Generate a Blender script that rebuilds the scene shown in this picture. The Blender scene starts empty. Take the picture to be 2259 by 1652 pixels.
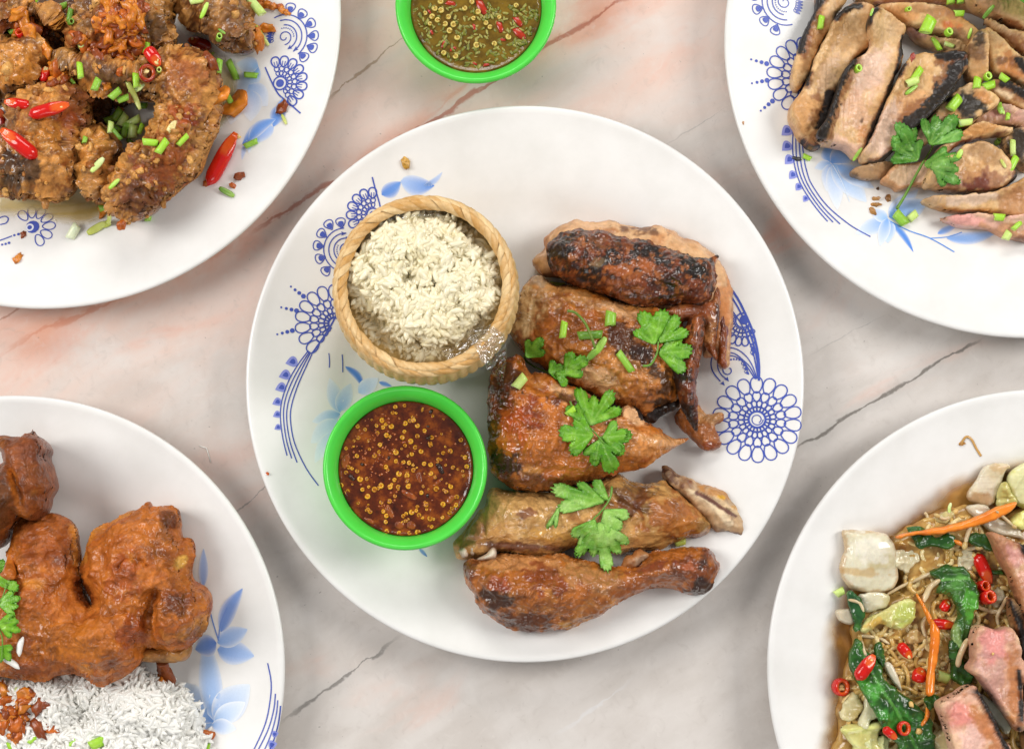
import bpy, math, random
import numpy as np
from mathutils import Matrix, Vector

random.seed(7)
rng = np.random.default_rng(7)
scene = bpy.context.scene
COL = scene.collection

# ------------------------------------------------------------------ camera, world, lights
S = 0.28 / 1230.0            # metres per overview pixel (2259 px wide) at the look-at distance
DIST = 0.95
TILT = math.radians(5.5)
TARGET_Z = 0.012
cam_loc = Vector((0.0, -DIST * math.sin(TILT), TARGET_Z + DIST * math.cos(TILT)))
cam = bpy.data.cameras.new('camera')
cam.sensor_width = 36.0
cam.lens = 36.0 * DIST / (2259 * S)
cam.clip_start = 0.02
cam.clip_end = 20.0
cam_ob = bpy.data.objects.new('camera', cam)
cam_ob.location = cam_loc
cam_ob.rotation_euler = (TILT, 0, 0)
COL.objects.link(cam_ob)
scene.camera = cam_ob

world = bpy.data.worlds.new('World')
scene.world = world
world.use_nodes = True
wbg = world.node_tree.nodes['Background']
wbg.inputs['Color'].default_value = (0.95, 0.97, 1.0, 1)
wbg.inputs['Strength'].default_value = 0.27


def area(name, loc, target, sx, sy, power, color=(1, 1, 1)):
    l = bpy.data.lights.new(name, 'AREA')
    l.shape = 'RECTANGLE'
    l.size, l.size_y = sx, sy
    l.energy = power
    l.color = color
    o = bpy.data.objects.new(name, l)
    o.location = loc
    d = Vector(target) - Vector(loc)
    o.rotation_euler = d.to_track_quat('-Z', 'Y').to_euler()
    COL.objects.link(o)
    return o


area('softbox_left', (-0.95, 0.18, 0.90), (0, 0, 0), 0.50, 0.60, 9.8, (1.0, 0.98, 0.95))
area('softbox_right', (0.98, 0.22, 0.88), (0.02, 0, 0), 0.46, 0.56, 9.0, (1.0, 0.98, 0.95))
area('fill_back', (0.0, 1.10, 0.95), (0, 0, 0), 0.9, 0.40, 7.4, (1.0, 0.985, 0.96))  # added fill light from behind the table
area('fill_front', (0.0, -1.25, 0.95), (0, 0, 0), 0.9, 0.45, 4.2, (1.0, 0.985, 0.96))  # added weaker fill light from the near side

scene.cycles.max_bounces = 7
scene.cycles.diffuse_bounces = 3
scene.cycles.glossy_bounces = 3
scene.cycles.transparent_max_bounces = 8
vs = scene.view_settings
vs.view_transform = 'Standard'
vs.look = 'None'
vs.exposure = 0.06
vs.gamma = 1.0
vs.use_curve_mapping = False

# ------------------------------------------------------------------ pixel <-> place helpers
FWD = np.array((0.0, math.sin(TILT), -math.cos(TILT)))
UPV = np.array((0.0, math.cos(TILT), math.sin(TILT)))
CAM = np.array(cam_loc)
K = S / DIST
FR = {'O': (0, 0, 1), 'TL': (0, 0, .3350), 'TR': (1502.2, 0, .3350), 'CC': (1073, 451.8, .3418), 'CL': (960.1, 960.1, .3418),
      'BL': (0, 847.1, .4872), 'BR': (1637.8, 847.1, .4872), 'BK': (677.7, 395.3, .27356), 'BO': (677.7, 790.7, .29054),
      'PL': (536.5, 367.1, .4615), 'PR': (1524.8, 564.8, .30754), 'TLF': (0, 0, .17091), 'TRA': (1863.7, 0, .175),
      'TRB': (1863.7, 254.1, .175), 'BLF': (0, 1411.9, .225), 'BRA': (1863.7, 1355.4, .17945), 'BRB': (1891.9, 988.3, .2222),
      'TC': (751.1, 0, .335)}


def at(fr, u, v, z):
    """World point at height z that the photograph shows at (u, v) of a zoom frame."""
    ox, oy, s = FR[fr]
    x = np.asarray(u, float) * s + ox
    y = np.asarray(v, float) * s + oy
    dx = (x - 1129.5) * K
    du = (826.0 - y) * K
    dy_ = FWD[1] + UPV[1] * du
    dz_ = FWD[2] + UPV[2] * du
    t = (z - CAM[2]) / dz_
    return CAM[0] + dx * t, CAM[1] + dy_ * t


def to_frame(fr, X, Y, Z):
    rx, ry, rz = X - CAM[0], Y - CAM[1], Z - CAM[2]
    dep = ry * FWD[1] + rz * FWD[2]
    x = 1129.5 + rx / dep / K
    y = 826.0 - (ry * UPV[1] + rz * UPV[2]) / dep / K
    ox, oy, s = FR[fr]
    return (x - ox) / s, (y - oy) / s


def mpp(fr, z=0.02):
    return FR[fr][2] * S * (CAM[2] - z) / (CAM[2] - TARGET_Z)


# ------------------------------------------------------------------ numpy noise
def _hash(ix, iy, iz, seed):
    h = (ix.astype(np.int64) * 374761393 + iy.astype(np.int64) * 668265263 + iz.astype(np.int64) * 1274126177 + seed * 974634777) & 0xFFFFFFFF
    h = ((h ^ (h >> 13)) * 1103515245) & 0xFFFFFFFF
    h = ((h ^ (h >> 15)) * 668265263) & 0xFFFFFFFF
    return ((h ^ (h >> 16)) & 0xFFFFFF) / float(0xFFFFFF)


def vnoise(P, seed=0):
    i = np.floor(P).astype(np.int64)
    f = P - i
    f = f * f * f * (f * (f * 6 - 15) + 10)
    r = 0
    for dx in (0, 1):
        wx = f[:, 0] if dx else 1 - f[:, 0]
        for dy in (0, 1):
            wy = f[:, 1] if dy else 1 - f[:, 1]
            for dz in (0, 1):
                wz = f[:, 2] if dz else 1 - f[:, 2]
                r = r + wx * wy * wz * _hash(i[:, 0] + dx, i[:, 1] + dy, i[:, 2] + dz, seed)
    return r


def fbm(P, freq, octs=3, seed=0):
    a, s, n = 1.0, 0.0, 0.0
    Q = P * freq
    for k in range(octs):
        n = n + a * vnoise(Q + 17.3 * k, seed + k)
        s += a
        a *= 0.5
        Q = Q * 2.03
    return n / s


def ridged(P, freq, octs=2, seed=0):
    a, s, n = 1.0, 0.0, 0.0
    Q = P * freq
    for k in range(octs):
        v = 1 - np.abs(2 * vnoise(Q + 9.1 * k, seed + k) - 1)
        n = n + a * v * v
        s += a
        a *= 0.5
        Q = Q * 2.1
    return n / s


def worley(P, freq, seed=0):
    """Rounded crumbs: 1 at a crumb's middle, 0 between crumbs."""
    Q = P * freq
    i = np.floor(Q).astype(np.int64)
    best = np.full(len(P), 9.0)
    for dx in (-1, 0, 1):
        for dy in (-1, 0, 1):
            for dz in (-1, 0, 1):
                c = i + np.array((dx, dy, dz))
                hx = _hash(c[:, 0], c[:, 1], c[:, 2], seed)
                hy = _hash(c[:, 0], c[:, 1], c[:, 2], seed + 11)
                hz = _hash(c[:, 0], c[:, 1], c[:, 2], seed + 23)
                p = c + np.stack((hx, hy, hz), 1)
                d = ((Q - p) ** 2).sum(1)
                best = np.minimum(best, d)
    return np.clip(1 - best / 0.6, 0, 1)


def sstep(a, b, x):
    t = np.clip((x - a) / (b - a), 0, 1)
    return t * t * (3 - 2 * t)


def lin(h):
    """'#rrggbb' as it looks -> linear colour."""
    c = [int(h[k:k + 2], 16) / 255 for k in (1, 3, 5)]
    return np.array([x / 12.92 if x <= 0.04045 else ((x + 0.055) / 1.055) ** 2.4 for x in c])


# ------------------------------------------------------------------ scene tree helpers
def tag(o, label, cat, group=None, kind=None):
    o['label'] = label
    o['category'] = cat
    if group:
        o['group'] = group
    if kind:
        o['kind'] = kind
    return o


def thing(name, label, cat, loc=(0, 0, 0), group=None):
    o = bpy.data.objects.new(name, None)
    o.empty_display_size = 0.01
    o.location = loc
    COL.objects.link(o)
    return tag(o, label, cat, group)


def world_loc(o):
    l = Vector(o.location)
    while o.parent:
        o = o.parent
        l = l + Vector(o.location)
    return l


def put(name, me, parent=None, loc=(0, 0, 0), rot=None, scale=None):
    """Link a mesh object; loc is in the world even under a parent (parents are never rotated)."""
    o = bpy.data.objects.new(name, me)
    COL.objects.link(o)
    if parent:
        o.parent = parent
        o.location = Vector(loc) - world_loc(parent)
    else:
        o.location = loc
    if rot is not None:
        o.rotation_euler = rot
    if scale is not None:
        o.scale = scale
    return o


def mesh(name, V, faces, mat, cols=None, gl=None, smooth=True, al=None):
    """faces: list of int arrays (n,3)/(n,4)."""
    me = bpy.data.meshes.new(name)
    V = np.asarray(V, np.float32)
    me.vertices.add(len(V))
    me.vertices.foreach_set('co', V.ravel())
    if not isinstance(faces, (list, tuple)):
        faces = [faces]
    faces = [np.asarray(f, np.int32) for f in faces if len(f)]
    idx = np.concatenate([f.ravel() for f in faces])
    tot = np.concatenate([np.full(len(f), f.shape[1], np.int32) for f in faces])
    st = np.concatenate(([0], np.cumsum(tot)[:-1])).astype(np.int32)
    me.loops.add(len(idx))
    me.loops.foreach_set('vertex_index', idx)
    me.polygons.add(len(tot))
    me.polygons.foreach_set('loop_start', st)
    me.polygons.foreach_set('loop_total', tot)
    me.polygons.foreach_set('use_smooth', np.full(len(tot), smooth))
    if cols is not None:
        a = me.attributes.new('Col', 'FLOAT_COLOR', 'POINT')
        c = np.ones((len(V), 4), np.float32)
        c[:, :3] = cols
        if al is not None:
            c[:, 3] = al
        a.data.foreach_set('color', c.ravel())
    if gl is not None:
        a = me.attributes.new('Gl', 'FLOAT', 'POINT')
        a.data.foreach_set('value', np.asarray(gl, np.float32))
    me.update()
    me.validate()
    if mat:
        me.materials.append(mat)
    return me


def local(V, loc):
    return np.asarray(V) - np.asarray(loc)


# ------------------------------------------------------------------ materials
MATS = {}


def newmat(name):
    m = bpy.data.materials.new(name)
    m.use_nodes = True
    nt = m.node_tree
    b = nt.nodes['Principled BSDF']
    MATS[name] = m
    return m, nt, b


def N(nt, kind, **kw):
    n = nt.nodes.new(kind)
    for k, v in kw.items():
        if k in ('operation', 'blend_type', 'data_type', 'attribute_name', 'noise_dimensions', 'feature', 'interpolation_type', 'clamp'):
            setattr(n, k, v)
        else:
            n.inputs[k].default_value = v
    return n


def food(name, rough=(0.55, 0.2), var=0.18, vscale=900, bump=0.25, bscale=1100, bdist=0.0006, sss=0.0, sssr=0.004, spec=0.5,
         coat=0.0, trans=0.0, ior=1.45, alpha=None, wrinkle=0.0, wscale=500, mottle=0.0, mscale=180, edge_alpha=False, tint=None, coat_rough=0.07):
    """Colour from the mesh's own pigment (attribute Col), grain, fine relief; gloss from attribute Gl."""
    m, nt, b = newmat(name)
    L = nt.links.new
    at_ = N(nt, 'ShaderNodeAttribute', attribute_name='Col')
    tc = N(nt, 'ShaderNodeTexCoord')
    nz = N(nt, 'ShaderNodeTexNoise', Scale=vscale, Detail=4.0, Roughness=0.65)
    L(tc.outputs['Object'], nz.inputs['Vector'])
    mr = N(nt, 'ShaderNodeMapRange')
    mr.inputs['To Min'].default_value = 1 - var
    mr.inputs['To Max'].default_value = 1 + var
    mr.inputs['From Min'].default_value = 0.25
    mr.inputs['From Max'].default_value = 0.75
    L(nz.outputs['Fac'], mr.inputs['Value'])
    vm = N(nt, 'ShaderNodeVectorMath', operation='SCALE')
    L(at_.outputs['Color'], vm.inputs[0])
    L(mr.outputs['Result'], vm.inputs['Scale'])
    if tint:
        tm = N(nt, 'ShaderNodeVectorMath', operation='MULTIPLY')
        L(vm.outputs[0], tm.inputs[0])
        tm.inputs[1].default_value = tint
        vm = tm
    if mottle:
        nm = N(nt, 'ShaderNodeTexNoise', Scale=mscale, Detail=7.0, Roughness=0.68, Distortion=0.6)
        L(tc.outputs['Object'], nm.inputs['Vector'])
        rp = N(nt, 'ShaderNodeValToRGB')
        el = rp.color_ramp.elements
        el[0].position, el[1].position = 0.30, 0.72
        el[0].color = (1 - mottle * .9, 1 - mottle * .95, 1 - mottle, 1)
        el[1].color = (1 + mottle * .55, 1 + mottle * .6, 1 + mottle * .6, 1)
        q_ = el.new(0.5)
        q_.color = (1, 1, 1, 1)
        L(nm.outputs['Fac'], rp.inputs['Fac'])
        mm = N(nt, 'ShaderNodeVectorMath', operation='MULTIPLY')
        L(vm.outputs[0], mm.inputs[0])
        L(rp.outputs['Color'], mm.inputs[1])
        vm = mm
    if edge_alpha:
        L(at_.outputs['Alpha'], b.inputs['Alpha'])
    L(vm.outputs[0], b.inputs['Base Color'])
    ga = N(nt, 'ShaderNodeAttribute', attribute_name='Gl')
    rr = N(nt, 'ShaderNodeMapRange')
    rr.inputs['To Min'].default_value = rough[0]
    rr.inputs['To Max'].default_value = rough[1]
    L(ga.outputs['Fac'], rr.inputs['Value'])
    L(rr.outputs['Result'], b.inputs['Roughness'])
    nb = N(nt, 'ShaderNodeTexNoise', Scale=bscale, Detail=1.5, Roughness=0.5, Distortion=0.4)
    L(tc.outputs['Object'], nb.inputs['Vector'])
    bp = N(nt, 'ShaderNodeBump', Strength=bump, Distance=bdist)
    L(nb.outputs['Fac'], bp.inputs['Height'])
    last = bp
    if wrinkle:
        mn = N(nt, 'ShaderNodeTexNoise', Scale=wscale, Detail=2.0, Roughness=0.5, Distortion=1.6)
        L(tc.outputs['Object'], mn.inputs['Vector'])
        a1 = N(nt, 'ShaderNodeMath', operation='SUBTRACT')
        a1.inputs[1].default_value = 0.5
        a2 = N(nt, 'ShaderNodeMath', operation='ABSOLUTE')
        L(mn.outputs['Fac'], a1.inputs[0])
        L(a1.outputs[0], a2.inputs[0])
        b2 = N(nt, 'ShaderNodeBump', Strength=wrinkle, Distance=0.002)
        L(a2.outputs[0], b2.inputs['Height'])
        L(bp.outputs['Normal'], b2.inputs['Normal'])
        last = b2
    L(last.outputs['Normal'], b.inputs['Normal'])
    L(last.outputs['Normal'], b.inputs['Coat Normal'])
    b.inputs['Specular IOR Level'].default_value = spec
    b.inputs['IOR'].default_value = ior
    if sss:
        b.inputs['Subsurface Weight'].default_value = sss
        b.inputs['Subsurface Scale'].default_value = sssr
        b.inputs['Subsurface Radius'].default_value = (1.0, 0.6, 0.35)
    if coat:
        cw = N(nt, 'ShaderNodeMapRange')
        cw.inputs['From Min'].default_value = 0.25
        cw.inputs['From Max'].default_value = 0.9
        cw.inputs['To Min'].default_value = coat * 0.12
        cw.inputs['To Max'].default_value = coat
        L(ga.outputs['Fac'], cw.inputs['Value'])
        L(cw.outputs['Result'], b.inputs['Coat Weight'])
        b.inputs['Coat Roughness'].default_value = coat_rough
    if trans:
        b.inputs['Transmission Weight'].default_value = trans
    if alpha is not None:
        b.inputs['Alpha'].default_value = alpha
    return m


def plain(name, hexcol, rough=0.4, spec=0.5, sss=0.0, var=0.0, vscale=300, bump=0.0, bscale=600, coat=0.0, trans=0.0, alpha=None, hex2=None):
    m, nt, b = newmat(name)
    L = nt.links.new
    c = lin(hexcol)
    b.inputs['Base Color'].default_value = (*c, 1)
    b.inputs['Roughness'].default_value = rough
    b.inputs['Specular IOR Level'].default_value = spec
    tc = N(nt, 'ShaderNodeTexCoord')
    if hex2:
        nz = N(nt, 'ShaderNodeTexNoise', Scale=vscale, Detail=4.0, Roughness=0.6)
        L(tc.outputs['Object'], nz.inputs['Vector'])
        mr = N(nt, 'ShaderNodeMapRange')
        mr.inputs['From Min'].default_value = 0.35
        mr.inputs['From Max'].default_value = 0.65
        L(nz.outputs['Fac'], mr.inputs['Value'])
        mx = N(nt, 'ShaderNodeMix', data_type='RGBA')
        mx.inputs['A'].default_value = (*c, 1)
        mx.inputs['B'].default_value = (*lin(hex2), 1)
        for s_ in mx.inputs:
            if s_.name == 'A' and s_.type == 'RGBA':
                s_.default_value = (*c, 1)
            if s_.name == 'B' and s_.type == 'RGBA':
                s_.default_value = (*lin(hex2), 1)
        L(mr.outputs['Result'], mx.inputs[0])
        L([o_ for o_ in mx.outputs if o_.type == 'RGBA'][0], b.inputs['Base Color'])
    if bump:
        nb = N(nt, 'ShaderNodeTexNoise', Scale=bscale, Detail=3.0)
        L(tc.outputs['Object'], nb.inputs['Vector'])
        bp = N(nt, 'ShaderNodeBump', Strength=bump, Distance=0.0008)
        L(nb.outputs['Fac'], bp.inputs['Height'])
        L(bp.outputs['Normal'], b.inputs['Normal'])
    if sss:
        b.inputs['Subsurface Weight'].default_value = sss
        b.inputs['Subsurface Scale'].default_value = 0.004
        b.inputs['Subsurface Radius'].default_value = (1.0, 0.8, 0.6)
    b.inputs['Coat Weight'].default_value = coat
    b.inputs['Transmission Weight'].default_value = trans
    if alpha is not None:
        b.inputs['Alpha'].default_value = alpha
    return m


M_skin = food('grilled_skin', rough=(0.5, 0.3), var=0.2, vscale=420, bump=0.55, bscale=210, bdist=0.002, wrinkle=1.0, wscale=75, spec=0.35, coat=0.85, mottle=0.55, mscale=120, tint=(0.98, 0.91, 0.78))
M_meat = food('cooked_meat', rough=(0.55, 0.35), var=0.16, bump=0.4, bscale=240, bdist=0.0012, sss=0.05, vscale=400, spec=0.35, coat=0.25, coat_rough=0.12, mottle=0.28, mscale=130)
M_batter = food('fried_batter', rough=(0.65, 0.35), var=0.3, bump=0.7, bscale=330, bdist=0.001, vscale=500, spec=0.35, coat=0.7, coat_rough=0.09, mottle=0.5, mscale=200, tint=(1.1, 0.98, 0.8))
M_fried = food('fried_skin', rough=(0.5, 0.3), var=0.26, bump=0.7, bscale=380, bdist=0.001, vscale=450, wrinkle=1.0, wscale=70, spec=0.4, coat=0.4, coat_rough=0.12, mottle=0.55, mscale=110)
M_leaf = food('herb_leaf', rough=(0.45, 0.22), var=0.16, bump=0.5, bscale=700, spec=0.4, mottle=0.25, mscale=160, tint=(1.02, 0.93, 1.0))
M_veg = food('soft_vegetable', rough=(0.3, 0.12), var=0.08, vscale=300, bump=0.15, bscale=500, sss=0.15, sssr=0.004, mottle=0.15, mscale=120, coat=0.4)
M_glaze = food('printed_glaze', rough=(0.22, 0.22), var=0.04, bump=0.0)
M_pool = food('sauce_pool', rough=(0.2, 0.08), var=0.12, vscale=160, bump=0.12, bscale=250, bdist=0.001, mottle=0.2, mscale=60, edge_alpha=True)
# ------------------------------------------------------------------ height map of everything laid so far (for resting things on things)
HG = 0.001
HX0, HY0, HNX, HNY = -0.42, -0.34, 840, 680
HM = np.zeros((HNY, HNX))


def hm_idx(X, Y):
    return (np.clip(((np.asarray(Y) - HY0) / HG).astype(int), 0, HNY - 1), np.clip(((np.asarray(X) - HX0) / HG).astype(int), 0, HNX - 1))


def hm_get(X, Y):
    return HM[hm_idx(X, Y)]


def hm_put(X, Y, Z):
    iy, ix = hm_idx(X, Y)
    np.maximum.at(HM, (iy, ix), Z)


def blur(A, r):
    for ax in (0, 1):
        for _ in range(2):
            pad = [(0, 0), (0, 0)]
            pad[ax] = (r + 1, r)
            B = np.cumsum(np.pad(A, pad, mode='edge'), axis=ax)
            if ax == 0:
                A = (B[2 * r + 1:, :] - B[:-2 * r - 1, :]) / (2 * r + 1)
            else:
                A = (B[:, 2 * r + 1:] - B[:, :-2 * r - 1]) / (2 * r + 1)
    return A


def rest(fr, u, v, lift=0.0):
    """World point where something seen at (u, v) lies on what is already there."""
    z = 0.02
    for _ in range(4):
        x, y = at(fr, u, v, z)
        z = float(hm_get(x, y)) + lift
    return float(x), float(y), z


# ------------------------------------------------------------------ traced outlines -> bodies with volume
def smooth_poly(P, n=3):
    P = np.asarray(P, float)
    out = []
    m = len(P)
    for i in range(m):
        p0, p1, p2, p3 = P[i - 1], P[i], P[(i + 1) % m], P[(i + 2) % m]
        for k in range(n):
            t = k / n
            out.append(0.5 * ((2 * p1) + (-p0 + p2) * t + (2 * p0 - 5 * p1 + 4 * p2 - p3) * t * t + (-p0 + 3 * p1 - 3 * p2 + p3) * t ** 3))
    return np.array(out)


def smooth_line(P, n=4):
    P = np.asarray(P, float)
    out = []
    m = len(P)
    for i in range(m - 1):
        p0, p1, p2, p3 = P[max(i - 1, 0)], P[i], P[i + 1], P[min(i + 2, m - 1)]
        for k in range(n):
            t = k / n
            out.append(0.5 * ((2 * p1) + (-p0 + p2) * t + (2 * p0 - 5 * p1 + 4 * p2 - p3) * t * t + (-p0 + 3 * p1 - 3 * p2 + p3) * t ** 3))
    out.append(P[-1])
    return np.array(out)


def sdist(Q, poly):
    """Signed distance (inside > 0) of points Q to polygon and the nearest boundary points."""
    A = poly
    B = np.roll(poly, -1, 0)
    best = np.full(len(Q), 1e9)
    near = np.zeros_like(Q)
    inside = np.zeros(len(Q), bool)
    for a, b in zip(A, B):
        ab = b - a
        l2 = ab @ ab
        if l2 < 1e-18:
            continue
        t = np.clip(((Q - a) @ ab) / l2, 0, 1)
        c = a + t[:, None] * ab
        d = ((Q - c) ** 2).sum(1)
        m = d < best
        best[m] = d[m]
        near[m] = c[m]
        if a[1] != b[1]:
            cond = (a[1] > Q[:, 1]) != (b[1] > Q[:, 1])
            xi = (b[0] - a[0]) * (Q[:, 1] - a[1]) / (b[1] - a[1]) + a[0]
            inside ^= cond & (Q[:, 0] < xi)
    d = np.sqrt(best)
    return np.where(inside, d, -d), near


def dist_line(Q, L):
    best = np.full(len(Q), 1e9)
    for a, b in zip(L[:-1], L[1:]):
        ab = b - a
        l2 = max(ab @ ab, 1e-12)
        t = np.clip(((Q - a) @ ab) / l2, 0, 1)
        d = ((Q - a - t[:, None] * ab) ** 2).sum(1)
        best = np.minimum(best, d)
    return np.sqrt(best)


def fill(poly, g, crowd=0.0):
    x0, y0 = poly.min(0) - g * 1.5
    x1, y1 = poly.max(0) + g * 1.5
    nx, ny = int((x1 - x0) / g) + 2, int((y1 - y0) / g) + 2
    gx, gy = np.meshgrid(x0 + np.arange(nx) * g, y0 + np.arange(ny) * g)
    Q = np.stack((gx.ravel(), gy.ravel()), 1)
    sd, near = sdist(Q, poly)
    ok = (sd > -0.72 * g)
    okg = ok.reshape(ny, nx)
    cell = okg[:-1, :-1] & okg[1:, :-1] & okg[:-1, 1:] & okg[1:, 1:]
    # every vertex on the rim of the sheet lies on the outline, so that top and bottom meet there
    n4 = np.zeros((ny, nx), int)
    n4[:-1, :-1] += cell
    n4[1:, :-1] += cell
    n4[:-1, 1:] += cell
    n4[1:, 1:] += cell
    rim_ = ((n4 > 0) & (n4 < 4)).ravel()
    snap = (ok & (sd < 0.35 * g)) | rim_
    Q[snap] = near[snap]
    d = np.where(snap, 0, np.maximum(sd, 0))
    if crowd:
        D0 = min(crowd, 0.75 * d.max())
        m = (d > 0) & (d < D0)
        k = (d[m] / D0) ** 1.9 * D0 / d[m]
        Q[m] = near[m] + (Q[m] - near[m]) * k[:, None]
        d[m] = d[m] * k
    iy, ix = np.nonzero(cell)
    a = iy * nx + ix
    F = np.stack((a, a + 1, a + nx + 1, a + nx), 1)
    used = np.unique(F)
    mp = np.full(len(Q), -1)
    mp[used] = np.arange(len(used))
    return Q[used], d[used], mp[F]


def soft_dist(Q, d, poly, k=5):
    """Distance to the outline without creases along the middle line."""
    seg = np.roll(poly, -1, 0) - poly
    L = np.linalg.norm(seg, axis=1)
    step = max(L.sum() / 260.0, 0.0004)
    B, W = [], []
    for a, s, l in zip(poly, seg, L):
        m = max(1, int(round(l / step)))
        for i in range(m):
            B.append(a + s * (i + .5) / m)
            W.append(l / m)
    B, W = np.array(B), np.array(W)
    out = np.empty(len(Q))
    for i in range(0, len(Q), 8000):
        r2 = ((Q[i:i + 8000, None, :] - B[None]) ** 2).sum(2) + (0.35 * step) ** 2
        out[i:i + 8000] = ((r2 ** (-k / 2.0)) @ W / 1.3333) ** (-1.0 / (k - 1))
    w = sstep(step * 1.0, step * 3.0, d)
    return d * (1 - w) + np.maximum(out, 0) * 1.06 * w


def vnormals(V, F):
    n = np.zeros_like(V)
    e = np.cross(V[F[:, 2]] - V[F[:, 0]], V[F[:, 3]] - V[F[:, 1]])
    for k in range(4):
        np.add.at(n, F[:, k], e)
    return n / np.maximum(np.linalg.norm(n, axis=1, keepdims=True), 1e-12)


def paint_cols(fr, X, Y, Z, d, P, pal, pfreq, paint, seed, P0=None, PW=None):
    u, v = to_frame(fr, X, Y, Z)
    UV = np.stack((u, v), 1)
    n0 = fbm(P, pfreq, 4, seed)
    n0 = np.clip((n0 - 0.5) * 1.9 + 0.5, 0, 1)
    cs = np.array([lin(h) for h in pal])
    k = n0 * (len(cs) - 1)
    i = np.clip(k.astype(int), 0, max(len(cs) - 2, 0))
    f = (k - i)[:, None]
    c = cs[i] * (1 - f) + cs[np.minimum(i + 1, len(cs) - 1)] * f
    for q, op in enumerate(paint):
        kind = op[0]
        if kind == 'g':
            _, pu, pv, ru, rv, rot, hx, st = op[:8]
            nz, nf, so = (list(op[8:]) + [0.5, 260, 0.16][len(op) - 8:])[:3]
            ca, sa = math.cos(math.radians(rot)), math.sin(math.radians(rot))
            du, dv = u - pu, v - pv
            r = np.sqrt(((du * ca + dv * sa) / ru) ** 2 + ((-du * sa + dv * ca) / rv) ** 2)
            w = 1 - 0.5 * r
        elif kind == 'edge':
            _, wd, hx, st = op[:4]
            nz, nf, so = (list(op[4:]) + [0.5, 260, 0.16][len(op) - 4:])[:3]
            w = 1 - 0.5 * d / wd
        elif kind == 'line':
            _, pts, wd, hx, st = op[:5]
            nz, nf, so = (list(op[5:]) + [0.5, 260, 0.16][len(op) - 5:])[:3]
            w = 1 - 0.5 * dist_line(UV, smooth_line(pts, 3)) / wd
        elif kind == 'n':
            _, nf, thr, so, hx, st = op[:6]
            w = fbm(P, nf, 3, seed + 60 + q) - thr + 0.5
            nz = 0
        elif kind == 'crumb':
            _, lo, hi, hx, st = op[:5]
            a = (sstep(lo, hi, fbm(P0, 95, 2, seed + 12) + 0.22 * (fbm(P0, 500, 2, seed + 77) - 0.5)) * st)[:, None]
            c = c * (1 - a) + lin(hx) * a
            continue
        elif kind == 'top':
            _, fq, lo, hi, hx, st = op[:6]
            a = (sstep(lo, hi, worley(PW, fq, seed + 2) + 0.3 * (fbm(P0, 150, 2, seed + 78) - 0.5)) * st)[:, None]
            c = c * (1 - a) + lin(hx) * a
            continue
        if nz:
            w = w + nz * (fbm(P, nf, 3, seed + 31 + q) - 0.5) * 2
        a = (sstep(0.5 - so, 0.5 + so, w) * st)[:, None]
        c = c * (1 - a) + lin(hx) * a
    return c


SEED = [100]


LAST = {}


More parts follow.
